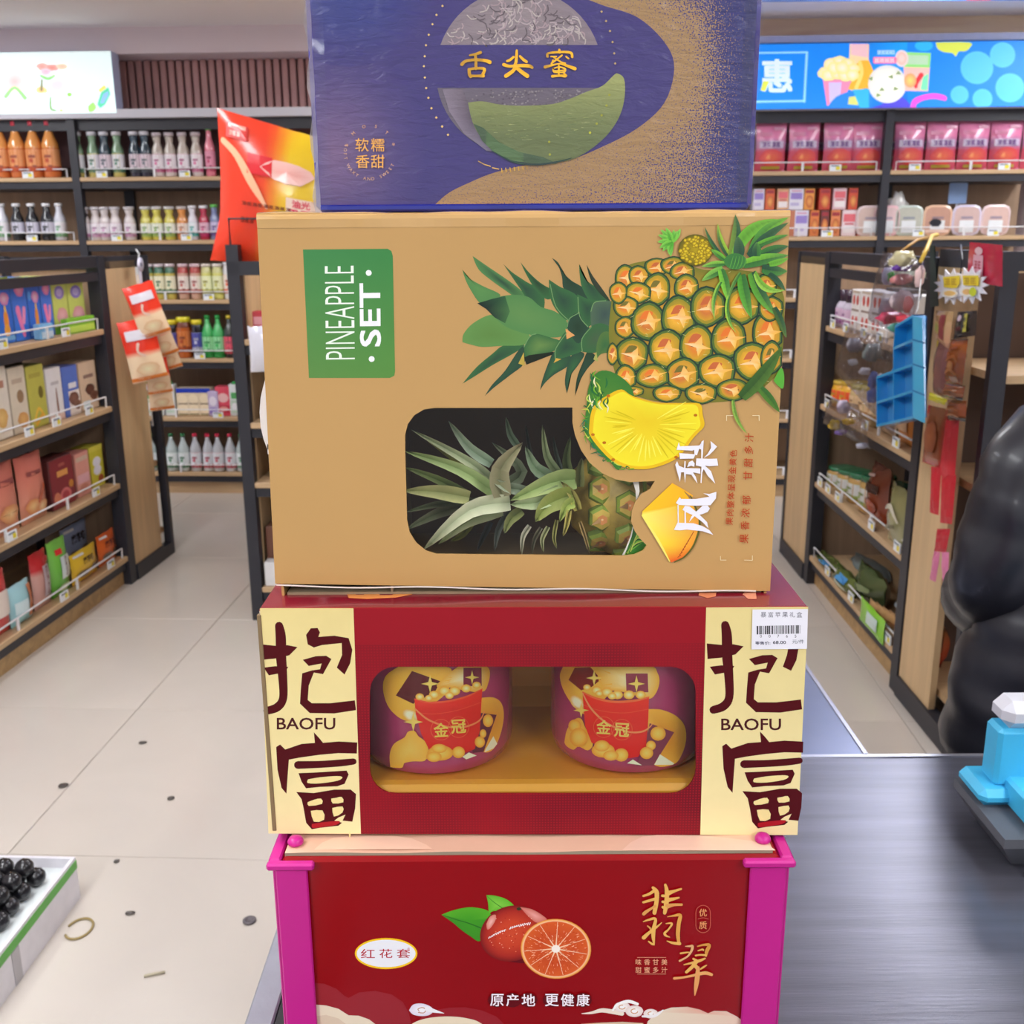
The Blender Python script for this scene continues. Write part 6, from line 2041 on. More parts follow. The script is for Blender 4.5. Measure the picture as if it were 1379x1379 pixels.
# ---- wall, fifth shelf: milk packs
w_, zz = wh(BACK, 222, 236, 524, 562, D0)
c_ = carton(.06, item_h(522, 564), .06, (230, 234, 236), [('r', .1, .1, .9, .5, (196, 216, 200)), ('r', .2, .55, .8, .75, (90, 170, 100)), ('e', .5, .3, .3, .12, (240, 240, 244))], 'milk_carton')
mb = MB(); mb.lathe([(.016, 0), (.016, .014), (.012, .016)], 0, .03, 10, (50, 170, 80), z0=item_h(522, 564)); mb.build('cap', 'goods_gloss', c_)
row(c_, BACK, [229, 213, 316, 200], 545, zE, D0, 'carton', 'white milk cartons on the fifth wall shelf', lambda i: 'white milk carton with green cap ' + ('left of the blue yogurt packs', 'behind the lowest hanging snack pack', 'right of the red yogurt pack', 'furthest left on the fifth wall shelf')[i])
hy = item_h(527, 564)
c_ = carton(.072, hy, .08, (228, 210, 180), [('r', 0, .84, 1, 1, (30, 60, 180)), ('e', .5, .62, .4, .17, (240, 222, 190)), ('e', .5, .25, .4, .17, (240, 222, 190)), ('r', .1, .42, .9, .46, (150, 130, 110)), ('r', .1, .04, .9, .08, (150, 140, 100))], 'yogurt_pack')
row(c_, BACK, [246.5, 261, 276], 545, zE, D0, 'yogurt', 'cream yogurt packs with blue tops on the fifth wall shelf', lab('cream yogurt cup pack with blue top', 'of three on the fifth wall shelf'))
c_ = carton(.06, hy * .9, .08, (196, 180, 214), [('e', .5, .6, .38, .2, (230, 222, 236)), ('r', .1, .1, .9, .34, (150, 130, 200))], 'yogurt_pack')
put(c_, BACK, 287, 545, zE, D0 - .01, 'lilac yogurt pack beside the blue-topped packs', 'yogurt')
c_ = carton(.09, hy * 1.06, .08, (222, 80, 100), [('e', .5, .62, .36, .16, (240, 190, 190)), ('r', .1, .1, .9, .36, (190, 50, 70)), ('e', .5, .24, .3, .08, (236, 160, 150))], 'yogurt_pack')
put(c_, BACK, 301, 545, zE, D0, 'red yogurt pack with pale oval on the fifth wall shelf', 'yogurt')
# ---- wall, bottom shelf: water bottles
hF = item_h(587, 637)
b_ = bottle(hF, .034, (196, 206, 206), (60, 130, 84), (226, 232, 234), neck=.35, accent=(70, 140, 100), liquid=(184, 196, 196))
row(b_, BACK, [204, 217.5, 232, 248, 326, 190], 612, zF, D0, 'bottle', 'green-capped water bottles on the bottom wall shelf', lab('water bottle with green cap', 'such on the bottom wall shelf'))
b_ = bottle(hF, .034, (206, 206, 210), (220, 50, 84), (226, 228, 234), neck=.35, accent=(210, 60, 90), liquid=(190, 192, 198))
row(b_, BACK, [264, 281, 294.5, 311], 612, zF, D0, 'bottle', 'red-capped water bottles on the bottom wall shelf', lab('water bottle with red cap', 'of four on the bottom wall shelf'))

# ---- wall, right side, top shelf: pink noodle bags
def pinkf(u, v):
    if v > .62: return (230, 136, 176)
    if v > .46: return (190, 130, 170)
    return (206, 84, 106)
wB, zt_ = wh(BACK, 1017, 1058, 165, 229, D0)
p_ = pouch(wB * 1.02, zt_ - zA, .07, pinkf, [('r', .12, .48, .88, .62, (206, 190, 214)), ('m', .2, .5, .6, .10, (120, 80, 140), 4), ('g', .5, .28, .36, .19, (232, 120, 80), (214, 70, 80)), ('g', .4, .3, .14, .08, (246, 170, 110), (226, 90, 80)), ('r', .1, .72, .5, .8, (226, 150, 180)), ('r', .56, .84, .9, .9, (232, 170, 196)), ('r', .2, .05, .8, .11, (190, 170, 70))], seal=(214, 120, 160))
row(p_, BACK, [1037.5, 1082, 1129, 1167, 1224, 1267, 1310, 1353, 1396], 200, zA, D0 + .03, 'snack bag', 'pink snack bags on the top wall shelf, right of the boxes',
    lambda i: 'pink bag with red shrimp picture, %s from the purple box on the top wall shelf' % ORD[i])
for i, x in enumerate((1045, 1100, 1205, 1250, 1290, 1335)):
    put(p_, BACK, x, 200, zA, D0 + .16, 'pink bag in the back row of the top wall shelf, %s from the left' % ORD[i], copy=True, group='back row pink snack bags')
# second shelf right: boxed snacks in two tiers
def tier(cols, x, y, z, w_, h_, lb, kind, sh=()):
    c = carton(w_, h_, .09, cols, sh, kind)
    put(c, BACK, x, y, z, D0, lb, 'box')
    return c
_, zt0 = wh(BACK, 1070, 1090, 283, 318, D0)
_, zt1_ = wh(BACK, 1070, 1090, 254, 283, D0)
hL, hU = zt0 - zB, zt1_ - zt0
WHT = [('r', .1, .5, .9, .8, (150, 130, 200)), ('r', .1, .2, .7, .34, (190, 180, 216)), ('r', .15, .86, .85, .92, (210, 150, 180))]
ORG = [('g', .5, .4, .36, .3, (236, 170, 90), (190, 90, 50)), ('r', .1, .78, .9, .92, (160, 50, 60))]
PNK = [('r', .1, .55, .9, .85, (226, 110, 120)), ('r', .1, .12, .9, .4, (236, 226, 226)), ('r', .2, .44, .8, .5, (200, 90, 100))]
low_ = [(1079, .078, (224, 220, 234), WHT, 'white and violet'), (1097, .05, (222, 130, 70), ORG, 'orange'), (1110.5, .045, (110, 60, 60), ORG, 'dark brown'), (1125, .052, (226, 140, 90), ORG, 'salmon'), (1143.5, .078, (232, 210, 214), PNK, 'white and pink'), (1161, .05, (206, 80, 60), ORG, 'red-orange')]
upp_ = [(1022, .06, (222, 216, 230), WHT, 'white and violet'), (1037, .05, (214, 100, 60), ORG, 'orange-red'), (1054.5, .062, (222, 170, 130), PNK, 'peach'), (1072.5, .078, (226, 222, 234), WHT, 'tall white and violet'), (1090, .056, (224, 150, 70), ORG, 'amber'), (1111, .06, (196, 70, 50), ORG, 'dark red'), (1131, .072, (226, 190, 196), PNK, 'pink and white'), (1149, .05, (206, 80, 54), ORG, 'brick red')]
for x, w_, c_, s_, ds in low_: tier(c_, x, 300, zB, w_, hL - .002, ds + ' snack box in the lower tier of the second wall shelf', 'snack_box', s_)
for x in (1020, 1036, 1052, 1064):
    o = tier((190, 120, 90), x, 300, zB, .055, hL - .002, ['leftmost', 'second', 'third', 'fourth'][(1020, 1036, 1052, 1064).index(x)] + ' plain brown snack box behind the gold box, lower tier', 'snack_box', ())
for x, w_, c_, s_, ds in upp_: tier(c_, x, 268, zB + hL, w_, hU, ds + ' snack box in the upper tier of the second wall shelf', 'snack_box', s_)
# trays with clear lids
def traypack(c_, inner, lab_, x, extra=None):
    r_ = thing('food_tray', (0, 0, 0), lab_, 'tray')
    mb = MB()
    w_, h_ = .155, BACK.hit(1200, 277, D0)[0].z - zB
    pts = rr(-w_ / 2, 0, w_ / 2, h_, .035, 2)
    for i in range(len(pts)):
        a, b2 = pts[i], pts[(i + 1) % len(pts)]
        a2, b3 = (a[0] * .86, h_ / 2 + (a[1] - h_ / 2) * .86), (b2[0] * .86, h_ / 2 + (b2[1] - h_ / 2) * .86)
        mb.add([(a[0], 0, a[1]), (b2[0], 0, b2[1]), (b3[0], -.006, b3[1]), (a2[0], -.006, a2[1])], c_)
        mb.add([(a[0], 0, a[1]), (b2[0], 0, b2[1]), (b2[0] * .8, .05, h_ / 2 + (b2[1] - h_ / 2) * .8), (a[0] * .8, .05, h_ / 2 + (a[1] - h_ / 2) * .8)], c_)
    mb.build('rim', 'goods_gloss', r_)
    mb = MB()
    mb.add([(p[0] * .86, -.004, h_ / 2 + (p[1] - h_ / 2) * .86) for p in pts], inner)
    mb.build('contents', 'goods', r_)
    cv = Canvas(lambda x_, y_, l: Vector((x_, -.007 - l, y_)))
    U = lambda u: (u - .5) * w_; V = lambda v: v * h_
    draw(cv, U, V, w_, h_, [('r', .25, .1, .75, .5, (226, 228, 230)), ('r', .3, .55, .7, .62, mixc(inner, (80, 90, 140), .4))] + (extra or []))
    cv.build('label', 'goods', r_, world=False)
    put(r_, BACK, x, 300, zB, D0 - .01, lab_, 'tray')
traypack((236, 190, 196), (226, 196, 196), 'pink-rimmed food tray just right of the black upright', 1193)
traypack((206, 216, 206), (190, 190, 176), 'greenish white food tray, second right of the upright', 1223)
traypack((232, 190, 160), (196, 150, 130), 'peach-rimmed octagonal food tray with a small black picture', 1262, [('g', .42, .42, .2, .14, (20, 20, 26), (40, 40, 50)), ('r', .1, .1, .9, .2, (236, 206, 190))])
traypack((216, 206, 226), (206, 176, 170), 'lilac-rimmed food tray under the blue card', 1301)
traypack((232, 206, 206), (214, 180, 170), 'pale pink food tray at the right end of the second wall shelf', 1340)
traypack((226, 206, 206), (206, 180, 170), 'pale food tray just left of the black upright', 1172)
mb = MB(); mb.box(-.05, 0, 0, .05, .003, .11, (150, 180, 226)); mb.box(-.006, .003, -.16, .006, .006, .05, (200, 200, 206))
o = mb.build('display_card', 'goods'); put(o, BACK, 1290, 262, zB + .17, D0 + .10, 'pale blue display card standing behind the food trays', 'card')
mb = MB(); mb.ball((0, 0, .05), .05, .03, .06, lump=.25, col=(222, 218, 214), seed=4)
o = mb.build('wrapped_bundle', 'goods_gloss'); put(o, BACK, 1208, 285, zB + .12, D0 + .07, 'crumpled white wrapped bundle behind the second food tray', 'bundle')
# lower right wall shelves: a few more goods seen over the rack are hidden, left out

# ---- illuminated signs over the shelves
sg = mat('backlit_sign_left', None, rough=.4, emit=.45)
sg2 = mat('backlit_sign_right', None, rough=.4, emit=.42)


def lightbox(name, x0, x1, ytop, ybot, d, label_, base, paint, m, frame_col=(120, 120, 135)):
    pa, sa = BACK.hit(x0, (ytop + ybot) / 2, d)
    pb, sb_ = BACK.hit(x1, (ytop + ybot) / 2, d)
    z0, z1 = BACK.hit((x0 + x1) / 2, ybot, d)[0].z, BACK.hit((x0 + x1) / 2, ytop, d)[0].z
    w_ = abs(sb_ - sa)
    r_ = thing(name, (pa.x, pa.y, z0), label_, 'sign', YAW)
    mb = MB(); mb.box(0, .002, 0, w_, .10, z1 - z0, frame_col)
    mb.build('housing', 'goods', r_)

    def mp_(px, py, l):
        p, s_ = BACK.hit(px, py, d)
        return Vector((min(max(s_ - sa, 0), w_), .0005 - l * 20, min(max(p.z - z0, 0), z1 - z0)))
    cv = Canvas(mp_)
    cv.poly([(x0 - 5, ytop - 5), (x1 + 5, ytop - 5), (x1 + 5, ybot + 5), (x0 - 5, ybot + 5)], base)
    paint(cv)
    cv.build('printed_face', m, r_, world=False)
    return r_


def paint_left(cv):
    cv.frame(40, 0, 3.629)
    for x, y, c_ in ((60, 325, (244, 150, 140)), (110, 330, (246, 130, 120)), (160, 325, (246, 190, 160)), (80, 350, (246, 180, 200)), (130, 360, (232, 220, 236)), (60, 440, (244, 190, 100))): cv.rings(x, y, 30, 18, [(0, c_), (1, mixc(c_, (255, 255, 255), .3))], 10, wob=.2)
    cv.stroke([(55, 370, 10), (90, 385, 14), (120, 370, 10)], (140, 210, 120))
    cv.stroke([(60, 390, 8), (58, 440, 14)], (130, 130, 90)); cv.stroke([(102, 475, 6), (104, 530, 10), (130, 540, 6)], (120, 170, 90))
    cv.curve([(100, 400), (150, 390), (170, 420), (140, 450), (110, 440)], (226, 214, 226))
    cv.ell(195, 462, 12, 10, (150, 210, 90), 10); cv.ell(155, 540, 10, 6, (190, 220, 120), 8)
    cv.poly([(330, 510), (350, 450), (385, 425), (395, 460), (370, 510), (345, 530)], (90, 210, 170)); cv.poly([(345, 505), (360, 460), (385, 445), (385, 465), (362, 505)], (140, 190, 240)); cv.poly([(335, 440), (365, 415), (375, 430), (345, 452)], (240, 220, 110))
    cv.curve([(285, 520), (310, 500), (325, 525), (310, 545), (290, 545)], (160, 220, 110))
    cv.frame(0, 0, 1)
    cv.rings(20, 110, 18, 16, [(0, (246, 190, 190)), (1, (250, 230, 230))], 12); cv.stroke([(8, 130, 5), (20, 118, 4), (34, 132, 5)], (150, 210, 130))


lightbox('sign', -30, 153, 70, 153, -.02, 'pale backlit sign with flowers and a small green pack above the left shelves', (226, 246, 246), paint_left, sg, (196, 206, 240))


def paint_right(cv):
    cv.frame(1000, 0, 4.056)
    cv.poly([(600, 230), (900, 230), (900, 600), (600, 600)], [(20, 120, 240), (30, 170, 250), (20, 110, 250), (30, 140, 250)])
    for x, y, a in ((1280, 370, 90), (1185, 518, 50), (1310, 540, 55), (1420, 300, 70), (1460, 480, 80)): cv.ell(x, y, a, a, (90, 200, 250), 24)
    for x, y, a in ((990, 250, 50),): cv.ell(x, y, a, 30, (50, 190, 250), 20)
    cv.curve([(1055, 232), (1240, 232), (1240, 262), (1215, 280), (1180, 282), (1165, 308), (1145, 290), (1100, 285), (1065, 265)], (222, 236, 90), 3)
    cv.curve([(915, 590), (930, 545), (980, 520), (1050, 510), (1110, 525), (1108, 550), (1050, 540), (990, 548), (950, 570), (945, 592)], (246, 90, 220), 3)
    for a, b2, c, d in ((60, 285, 355, 295), (60, 550, 340, 562)): cv.poly([(a, b2), (c, b2 - 4), (c, d - 4), (a, d)], (150, 220, 250))
    cv.poly([(345, 282), (358, 282), (343, 560), (330, 560)], (150, 220, 250))
    cv.poly([(585, 240), (690, 240), (685, 480), (600, 500), (575, 480)], (250, 220, 170)); cv.poly([(590, 240), (685, 240), (684, 315), (592, 300)], (246, 200, 206))
    cv.poly([(690, 330), (720, 400), (690, 490), (570, 490), (560, 420), (640, 330)], (250, 190, 60)); cv.stroke([(640, 340, 20), (650, 400, 20), (620, 480, 20)], (246, 222, 120))
    cv.poly([(438, 430), (600, 430), (575, 490), (560, 575), (460, 578)], (244, 150, 190)); cv.poly([(470, 450), (540, 450), (530, 560), (475, 560)], (214, 200, 246))
    for x, y in ((450, 400), (480, 350), (530, 335), (570, 350), (600, 380), (470, 410), (520, 400), (560, 410), (600, 410), (500, 370), (545, 370)): cv.rings(x, y, 38, 34, [(0, (252, 250, 226)), (.8, (250, 240, 170)), (1, (240, 222, 130))], 12, wob=.15)
    cv.curve([(470, 575), (510, 530), (580, 500), (640, 490), (690, 490), (690, 590), (470, 590)], (40, 140, 240), 3); cv.poly([(580, 530), (620, 525), (632, 575), (575, 570)], (226, 232, 130)); cv.poly([(600, 490), (690, 486), (690, 590), (640, 590)], (60, 190, 240))
    cv.curve([(700, 590), (760, 570), (820, 530), (870, 530), (910, 590)], (86, 80, 220), 3)
    cv.rings(790, 460, 105, 104, [(0, (252, 252, 246)), (.8, (246, 246, 236)), (1, (222, 226, 226))], 26)
    for x, y, t_ in ((760, 490, .5), (835, 485, 2.2), (810, 420, 1), (740, 520, 0), (700, 430, 1.2), (850, 400, 2.6)): cv.poly([(x + 20 * math.cos(t_ + k * 2.1), y + 15 * math.sin(t_ + k * 2.1)) for k in range(3)], (150, 170, 120))
    cv.poly([(885, 285), (1028, 290), (1022, 370), (878, 366)], (150, 236, 130)); cv.poly([(878, 366), (1022, 370), (1012, 500), (885, 496)], (250, 200, 190)); cv.poly([(900, 300), (1015, 303), (1012, 355), (898, 352)], (190, 226, 190))
    cv.stroke([(975, 410, 26), (950, 450, 22), (945, 475, 18)], (232, 60, 70)); cv.poly([(985, 420), (1015, 400), (1008, 495), (970, 490)], (130, 236, 190)); cv.rings(915, 440, 34, 40, [(0, (250, 220, 120)), (1, (240, 170, 120))], 12)
    cv.rings(868, 320, 36, 46, [(0, (250, 230, 220)), (.7, (246, 200, 190)), (1, (250, 240, 240))], 16)
    cv.rrect(712, 312, 840, 348, 8, (246, 120, 170))
    draw(cv, lambda u: 720 + 110 * u, lambda v: 345 - 30 * v, 1, 1, [('m', 0, .1, 1, .8, (250, 230, 240), 8)])
    draw(cv, lambda u: 735 + 95 * u, lambda v: 298 - 22 * v, 1, 1, [('m', 0, 0, 1, 1, (206, 236, 250), 9)])
    cv.text('惠', 186, 415, 172, (226, 246, 252), align='c', bold=.05, sx=.95)
    cv.poly([(110, 445), (145, 445), (120, 500), (96, 495)], (230, 240, 90))


# real characters in picture coordinates need the flipped axis; the canvas handles it
lightbox('sign', 850, 1420, 58, 146, -.05, 'blue backlit snack sign with popcorn and a white character above the right shelves', (22, 140, 250), paint_right, sg2, (130, 150, 210))
# ledge above the blue sign
pa, sa = BACK.hit(850, 52, -.03)
mb = MB(); mb.box(0, 0, 0, 2.6, .2, .035, (190, 200, 236)); mb.box(.0, -.002, .012, .5, 0, .03, (236, 226, 206))
o = thing('sign_ledge', (pa.x, pa.y, BACK.hit(1100, 57, -.03)[0].z), 'pale blue ledge running over the blue sign', 'ledge', YAW)
mb.build('ledge_body', 'goods', o)
# hanging banner at the very top right
pa = at(985, 2, 4.6)
r_ = thing('hanging_banner', (pa.x, 4.6, pa.z - .0), 'bright blue hanging banner at the upper right edge', 'banner', 0)
mb = MB(); mb.box(0, 0, 0, 1.5, .012, .2, (70, 130, 226)); mb.build('banner_board', 'goods', r_)
mb = MB(); mb.box(.1, -.001, .005, .35, 0, .03, (190, 206, 240)); mb.box(.95, -.001, .0, 1.05, 0, .02, (226, 80, 120)); mb.box(0.0, -.0012, 0, .05, 0, .16, (190, 150, 226)); mb.build('printed_bars', 'goods', r_)
mb = MB()
for x_ in (.1, 1.4): mb.tube([(x_, .006, .2), (x_, .006, CEIL - pa.z)], .002, 5)
mb.build('hanging_wire', 'wire', r_)

# ================================================================== left rack goods
def L_item(kind, x0, x1, yt, ym, z, d, label_, cat, maker, turn=0.0):
    w_, zt_ = wh(LEFT, x0, x1, yt, ym, d)
    o = maker(w_ * .97, min(zt_ - z, .262) if z < 1.1 else min(zt_ - z, .27))
    p, _ = LEFT.hit((x0 + x1) / 2, ym, d)
    p = clampx(LEFT, p, w_, .04, LL - .04, (z, d > .1, d < .02))
    o.location = (p.x, p.y, z + .001)
    o.rotation_euler = (0, 0, LRZ + turn)
    return tag(o, label_, cat)


z1_, z2_, z3_, z4_ = GLV
kid_blue = lambda w_, h_: carton(w_, h_, .16, (40, 110, 214), [('r', 0, .88, 1, 1, (206, 226, 90)), ('g', .62, .68, .26, .1, (236, 206, 220), (214, 120, 180)), ('e', .62, .35, .14, .16, (240, 150, 50)), ('e', .62, .2, .17, .1, (244, 170, 60)), ('e', .62, .52, .06, .06, (246, 200, 80)), ('e', .2, .7, .12, .08, (90, 170, 240)), ('r', 0, .05, 1, .12, (120, 180, 230))], 'snack_box', side=(60, 110, 190))
kid_pink = lambda w_, h_: carton(w_, h_, .16, (60, 120, 220), [('r', 0, .9, 1, 1, (206, 226, 90)), ('g', .55, .8, .3, .1, (246, 180, 206), (230, 110, 170)), ('l', [(.35, .5, .3), (.45, .3, .24), (.6, .1, .2)], (244, 130, 180)), ('l', [(.75, .5, .2), (.65, .3, .2)], (244, 150, 190))], 'snack_box', side=(60, 110, 190))
kid_yel = lambda w_, h_: carton(w_, h_, .16, (206, 214, 110), [('e', .5, .72, .32, .12, (140, 120, 200)), ('e', .5, .72, .2, .07, (196, 180, 226)), ('g', .55, .3, .34, .17, (246, 190, 200), (222, 150, 160)), ('e', .7, .94, .1, .03, (60, 110, 190)), ('r', 0, .0, 1, .12, (130, 200, 70))], 'snack_box', side=(190, 200, 100))
L_item('', 106, 128, 371, 436, z1_, .065, 'yellow-green snack box next to the black upright, top shelf left', 'box', kid_yel)
L_item('', 86, 106, 371, 440, z1_, .065, 'second yellow-green snack box from the black upright, top shelf left', 'box', kid_yel)
L_item('', 71, 86, 372, 442, z1_, .065, 'blue snack box with a pink figure beside the yellow-green boxes', 'box', kid_pink)
L_item('', 54, 71, 372, 445, z1_, .065, 'blue snack box with orange pictures, second of the blue ones', 'box', kid_blue)
L_item('', 34, 54, 372, 447, z1_, .065, 'pink-figured blue snack box, third of the blue ones', 'box', kid_pink)
L_item('', 10, 34, 372, 450, z1_, .065, 'blue snack box with orange pictures at the far left of the top shelf', 'box', kid_blue)
lowg = lambda c1, c2: (lambda w_, h_: carton(w_, h_, .03, c1, [('r', .05, .1, .95, .5, c2)], 'snack_box'))
L_item('', 92, 130, 427, 443, z1_, .012, 'flat lime green pack lying in front of the yellow-green boxes', 'box', lowg((130, 200, 50), (190, 226, 90)))
L_item('', 55, 73, 436, 448, z1_, .012, 'flat pale blue pack in front of the blue boxes', 'box', lowg((130, 190, 230), (200, 220, 236)))
# shelf 2
L_item('', 123, 146.5, 482, 546, z2_, .05, 'tan biscuit box with brown biscuits next to the black upright', 'box', lambda w_, h_: carton(w_, h_, .1, (222, 196, 168), [('g', .55, .42, .25, .12, (120, 74, 56), (90, 56, 44)), ('g', .75, .28, .22, .1, (110, 66, 50), (130, 90, 70)), ('r', .25, .66, .8, .73, (150, 120, 110)), ('r', .1, .05, .5, .2, (206, 226, 230))], 'biscuit_box', side=(196, 166, 136)))
L_item('', 102, 123, 488, 552, z2_, .05, 'blue and white biscuit box with brown biscuits, second from the upright', 'box', lambda w_, h_: carton(w_, h_, .1, (84, 118, 206), [('r', 0, 0, 1, .5, (232, 222, 216)), ('r', 0, 0, .3, 1, (84, 118, 206)), ('r', .35, .55, .85, .66, (232, 232, 240)), ('g', .6, .34, .3, .14, (140, 96, 80), (110, 70, 60)), ('g', .8, .2, .2, .1, (120, 80, 60), (140, 100, 80))], 'biscuit_box', side=(80, 100, 180)))
L_item('', 81, 102, 490, 556, z2_, .05, 'white slim box with a brown stick picture, third from the upright', 'box', lambda w_, h_: carton(w_, h_, .1, (228, 226, 228), [('l', [(.6, .6, .06), (.6, .3, .12), (.62, .1, .08)], (130, 84, 60)), ('r', .3, .68, .8, .74, (190, 186, 190)), ('r', 0, 0, 1, .12, (220, 190, 180))], 'biscuit_box', side=(196, 190, 190)))
L_item('', 57, 81, 486, 562, z2_, .05, 'olive green cracker box with yellow sticks, fourth from the upright', 'box', lambda w_, h_: carton(w_, h_, .1, (190, 186, 84), [('e', .72, .55, .14, .1, (110, 100, 40)), ('l', [(.2, .1, .1), (.5, .3, .1), (.8, .14, .1)], (232, 190, 70)), ('l', [(.3, .06, .12), (.7, .2, .1)], (226, 170, 60)), ('r', .15, .8, .8, .87, (170, 160, 70))], 'biscuit_box', side=(160, 154, 76)))
L_item('', 34, 57, 488, 566, z2_, .05, 'beige cracker box at the left of the second shelf', 'box', lambda w_, h_: carton(w_, h_, .1, (218, 206, 186), [('e', .6, .55, .2, .1, (150, 120, 90)), ('g', .6, .2, .3, .12, (226, 180, 110), (206, 150, 90)), ('r', .2, .75, .8, .82, (190, 170, 150))], 'biscuit_box', side=(180, 166, 146)))
L_item('', 8, 34, 488, 570, z2_, .05, 'pale cracker box at the far left of the second shelf', 'box', lambda w_, h_: carton(w_, h_, .1, (224, 214, 200), [('g', .5, .3, .3, .14, (226, 190, 120), (206, 160, 90)), ('r', .2, .7, .8, .8, (170, 120, 100))], 'biscuit_box', side=(180, 166, 146)))
# shelf 3
L_item('', 139, 157, 592, 652, z3_, .06, 'yellow biscuit pack with white ovals next to the upright, third shelf', 'box', lambda w_, h_: carton(w_, h_, .08, (206, 196, 60), [('e', .5, .62, .3, .12, (226, 222, 232)), ('e', .5, .42, .3, .12, (226, 222, 232)), ('e', .7, .2, .2, .09, (160, 80, 50)), ('r', 0, .88, 1, 1, (216, 206, 80))], 'biscuit_box', side=(190, 180, 60)))
L_item('', 120, 139, 600, 656, z3_, .05, 'dusty pink biscuit pack between the yellow and the dark red ones', 'box', lambda w_, h_: carton(w_, h_, .08, (216, 150, 136), [('r', .1, .3, .9, .5, (222, 170, 176)), ('e', .5, .18, .3, .1, (200, 130, 110)), ('r', .1, .8, .9, .9, (206, 180, 160))], 'biscuit_box', side=(190, 120, 110)))
L_item('', 88, 120, 606, 672, z3_, .045, 'dark red biscuit box with round pink biscuits on the third shelf', 'box', lambda w_, h_: carton(w_, h_, .08, (128, 42, 50), [('r', .3, .62, .75, .74, (214, 150, 80)), ('r', .4, .82, .65, .88, (170, 90, 80)), ('e', .58, .22, .24, .15, (206, 110, 110)), ('e', .58, .22, .15, .09, (170, 60, 70)), ('e', .22, .22, .14, .12, (200, 120, 90)), ('e', .85, .4, .1, .08, (196, 130, 50))], 'biscuit_box', side=(90, 40, 40)))
L_item('', 79, 89, 622, 676, z3_, .10, 'narrow dark pink pack tucked beside the dark red box', 'box', lambda w_, h_: carton(w_, h_, .05, (150, 60, 76), [('r', .2, .6, .8, .8, (190, 110, 120))], 'biscuit_box'))
cof = lambda a, b_: (lambda u, v: mixc(a, b_, v))
L_item('', 46, 82, 600, 690, z3_, .06, 'salmon snack bag with fried sticks leaning on the third shelf', 'snack bag', lambda w_, h_: pouch(w_, h_, .06, cof((214, 150, 120), (206, 110, 100)), [('l', [(.5, .3, .1), (.7, .5, .12)], (190, 90, 60)), ('g', .3, .25, .2, .12, (240, 200, 140), (216, 140, 90)), ('g', .65, .2, .22, .1, (240, 210, 160), (220, 150, 100)), ('r', .2, .7, .7, .76, (150, 80, 80))]), turn=.0)
L_item('', 6, 46, 604, 700, z3_, .06, 'second salmon snack bag at the far left of the third shelf', 'snack bag', lambda w_, h_: pouch(w_, h_, .06, cof((214, 150, 120), (206, 110, 100)), [('g', .5, .3, .3, .14, (240, 200, 140), (216, 140, 90)), ('r', .2, .7, .8, .78, (150, 80, 80))]))
# shelf 4
blk = (60, 56, 56)
three = lambda c_, h_: [('r', .14 + .27 * k, .56, .34 + .27 * k, .8, c_) for k in range(3)] + [('g', .3, .26, .18, .13, (110, 100, 90), (150, 130, 110)), ('g', .72, .3, .18, .12, (110, 100, 90), (150, 130, 110))]
def three_txt(c_): return [('t', '魔芋爽', .5, .68, .22, c_, .8), ('g', .3, .3, .2, .12, (90, 84, 76), (140, 120, 100)), ('g', .72, .34, .18, .11, (90, 84, 76), (140, 120, 100)), ('r', .06, .88, .4, .94, (236, 236, 236))]
L_item('', 100, 136, 694, 738, z4_, .17, 'grey-blue snack pouch with dark characters behind the yellow one', 'snack bag', lambda w_, h_: pouch(w_, h_ , .04, cof((150, 166, 196), (160, 176, 214)), three_txt(blk)))
L_item('', 137, 162, 711, 760, z4_, .05, 'orange snack pouch with dark characters next to the upright', 'snack bag', lambda w_, h_: pouch(w_, h_, .05, cof((222, 110, 50), (214, 96, 40)), three_txt((110, 50, 40))))
L_item('', 101, 138, 733, 778, z4_, .045, 'yellow snack pouch with dark characters on the bottom shelf', 'snack bag', lambda w_, h_: pouch(w_, h_, .05, cof((226, 180, 50), (232, 196, 60)), three_txt((90, 70, 40))))
L_item('', 75, 101, 718, 800, z4_, .05, 'bright green snack pouch with white patch on the bottom shelf', 'snack bag', lambda w_, h_: pouch(w_, h_, .05, cof((100, 180, 60), (130, 206, 90)), [('r', .35, .3, .85, .7, (214, 226, 226)), ('l', [(.6, .65, .12), (.62, .35, .1)], (120, 90, 90)), ('r', .2, .75, .5, .85, (226, 60, 60)), ('g', .5, .14, .3, .07, (236, 240, 220), (190, 220, 150))]))
L_item('', 52, 76, 734, 820, z4_, .05, 'red and grey snack pouch on the bottom shelf', 'snack bag', lambda w_, h_: pouch(w_, h_, .05, lambda u, v: (196, 44, 52) if v > .62 else (200, 150, 140), [('r', .4, .2, .8, .75, (190, 170, 176)), ('l', [(.6, .7, .14), (.62, .25, .12)], (120, 70, 80)), ('e', .7, .85, .2, .05, (220, 70, 76))]))
L_item('', 22, 53, 776, 850, z4_, .04, 'pale blue clear pack with orange edge on the bottom shelf', 'snack bag', lambda w_, h_: pouch(w_, h_, .05, cof((150, 200, 206), (170, 216, 226)), [('r', .7, .1, .9, .9, (226, 150, 110)), ('r', .1, .3, .6, .6, (206, 226, 230))]))
L_item('', -6, 24, 760, 860, z4_, .05, 'red snack pouch at the far left of the bottom shelf', 'snack bag', lambda w_, h_: pouch(w_, h_, .05, cof((196, 60, 60), (206, 70, 70)), [('r', .2, .3, .8, .7, (226, 210, 200))]))

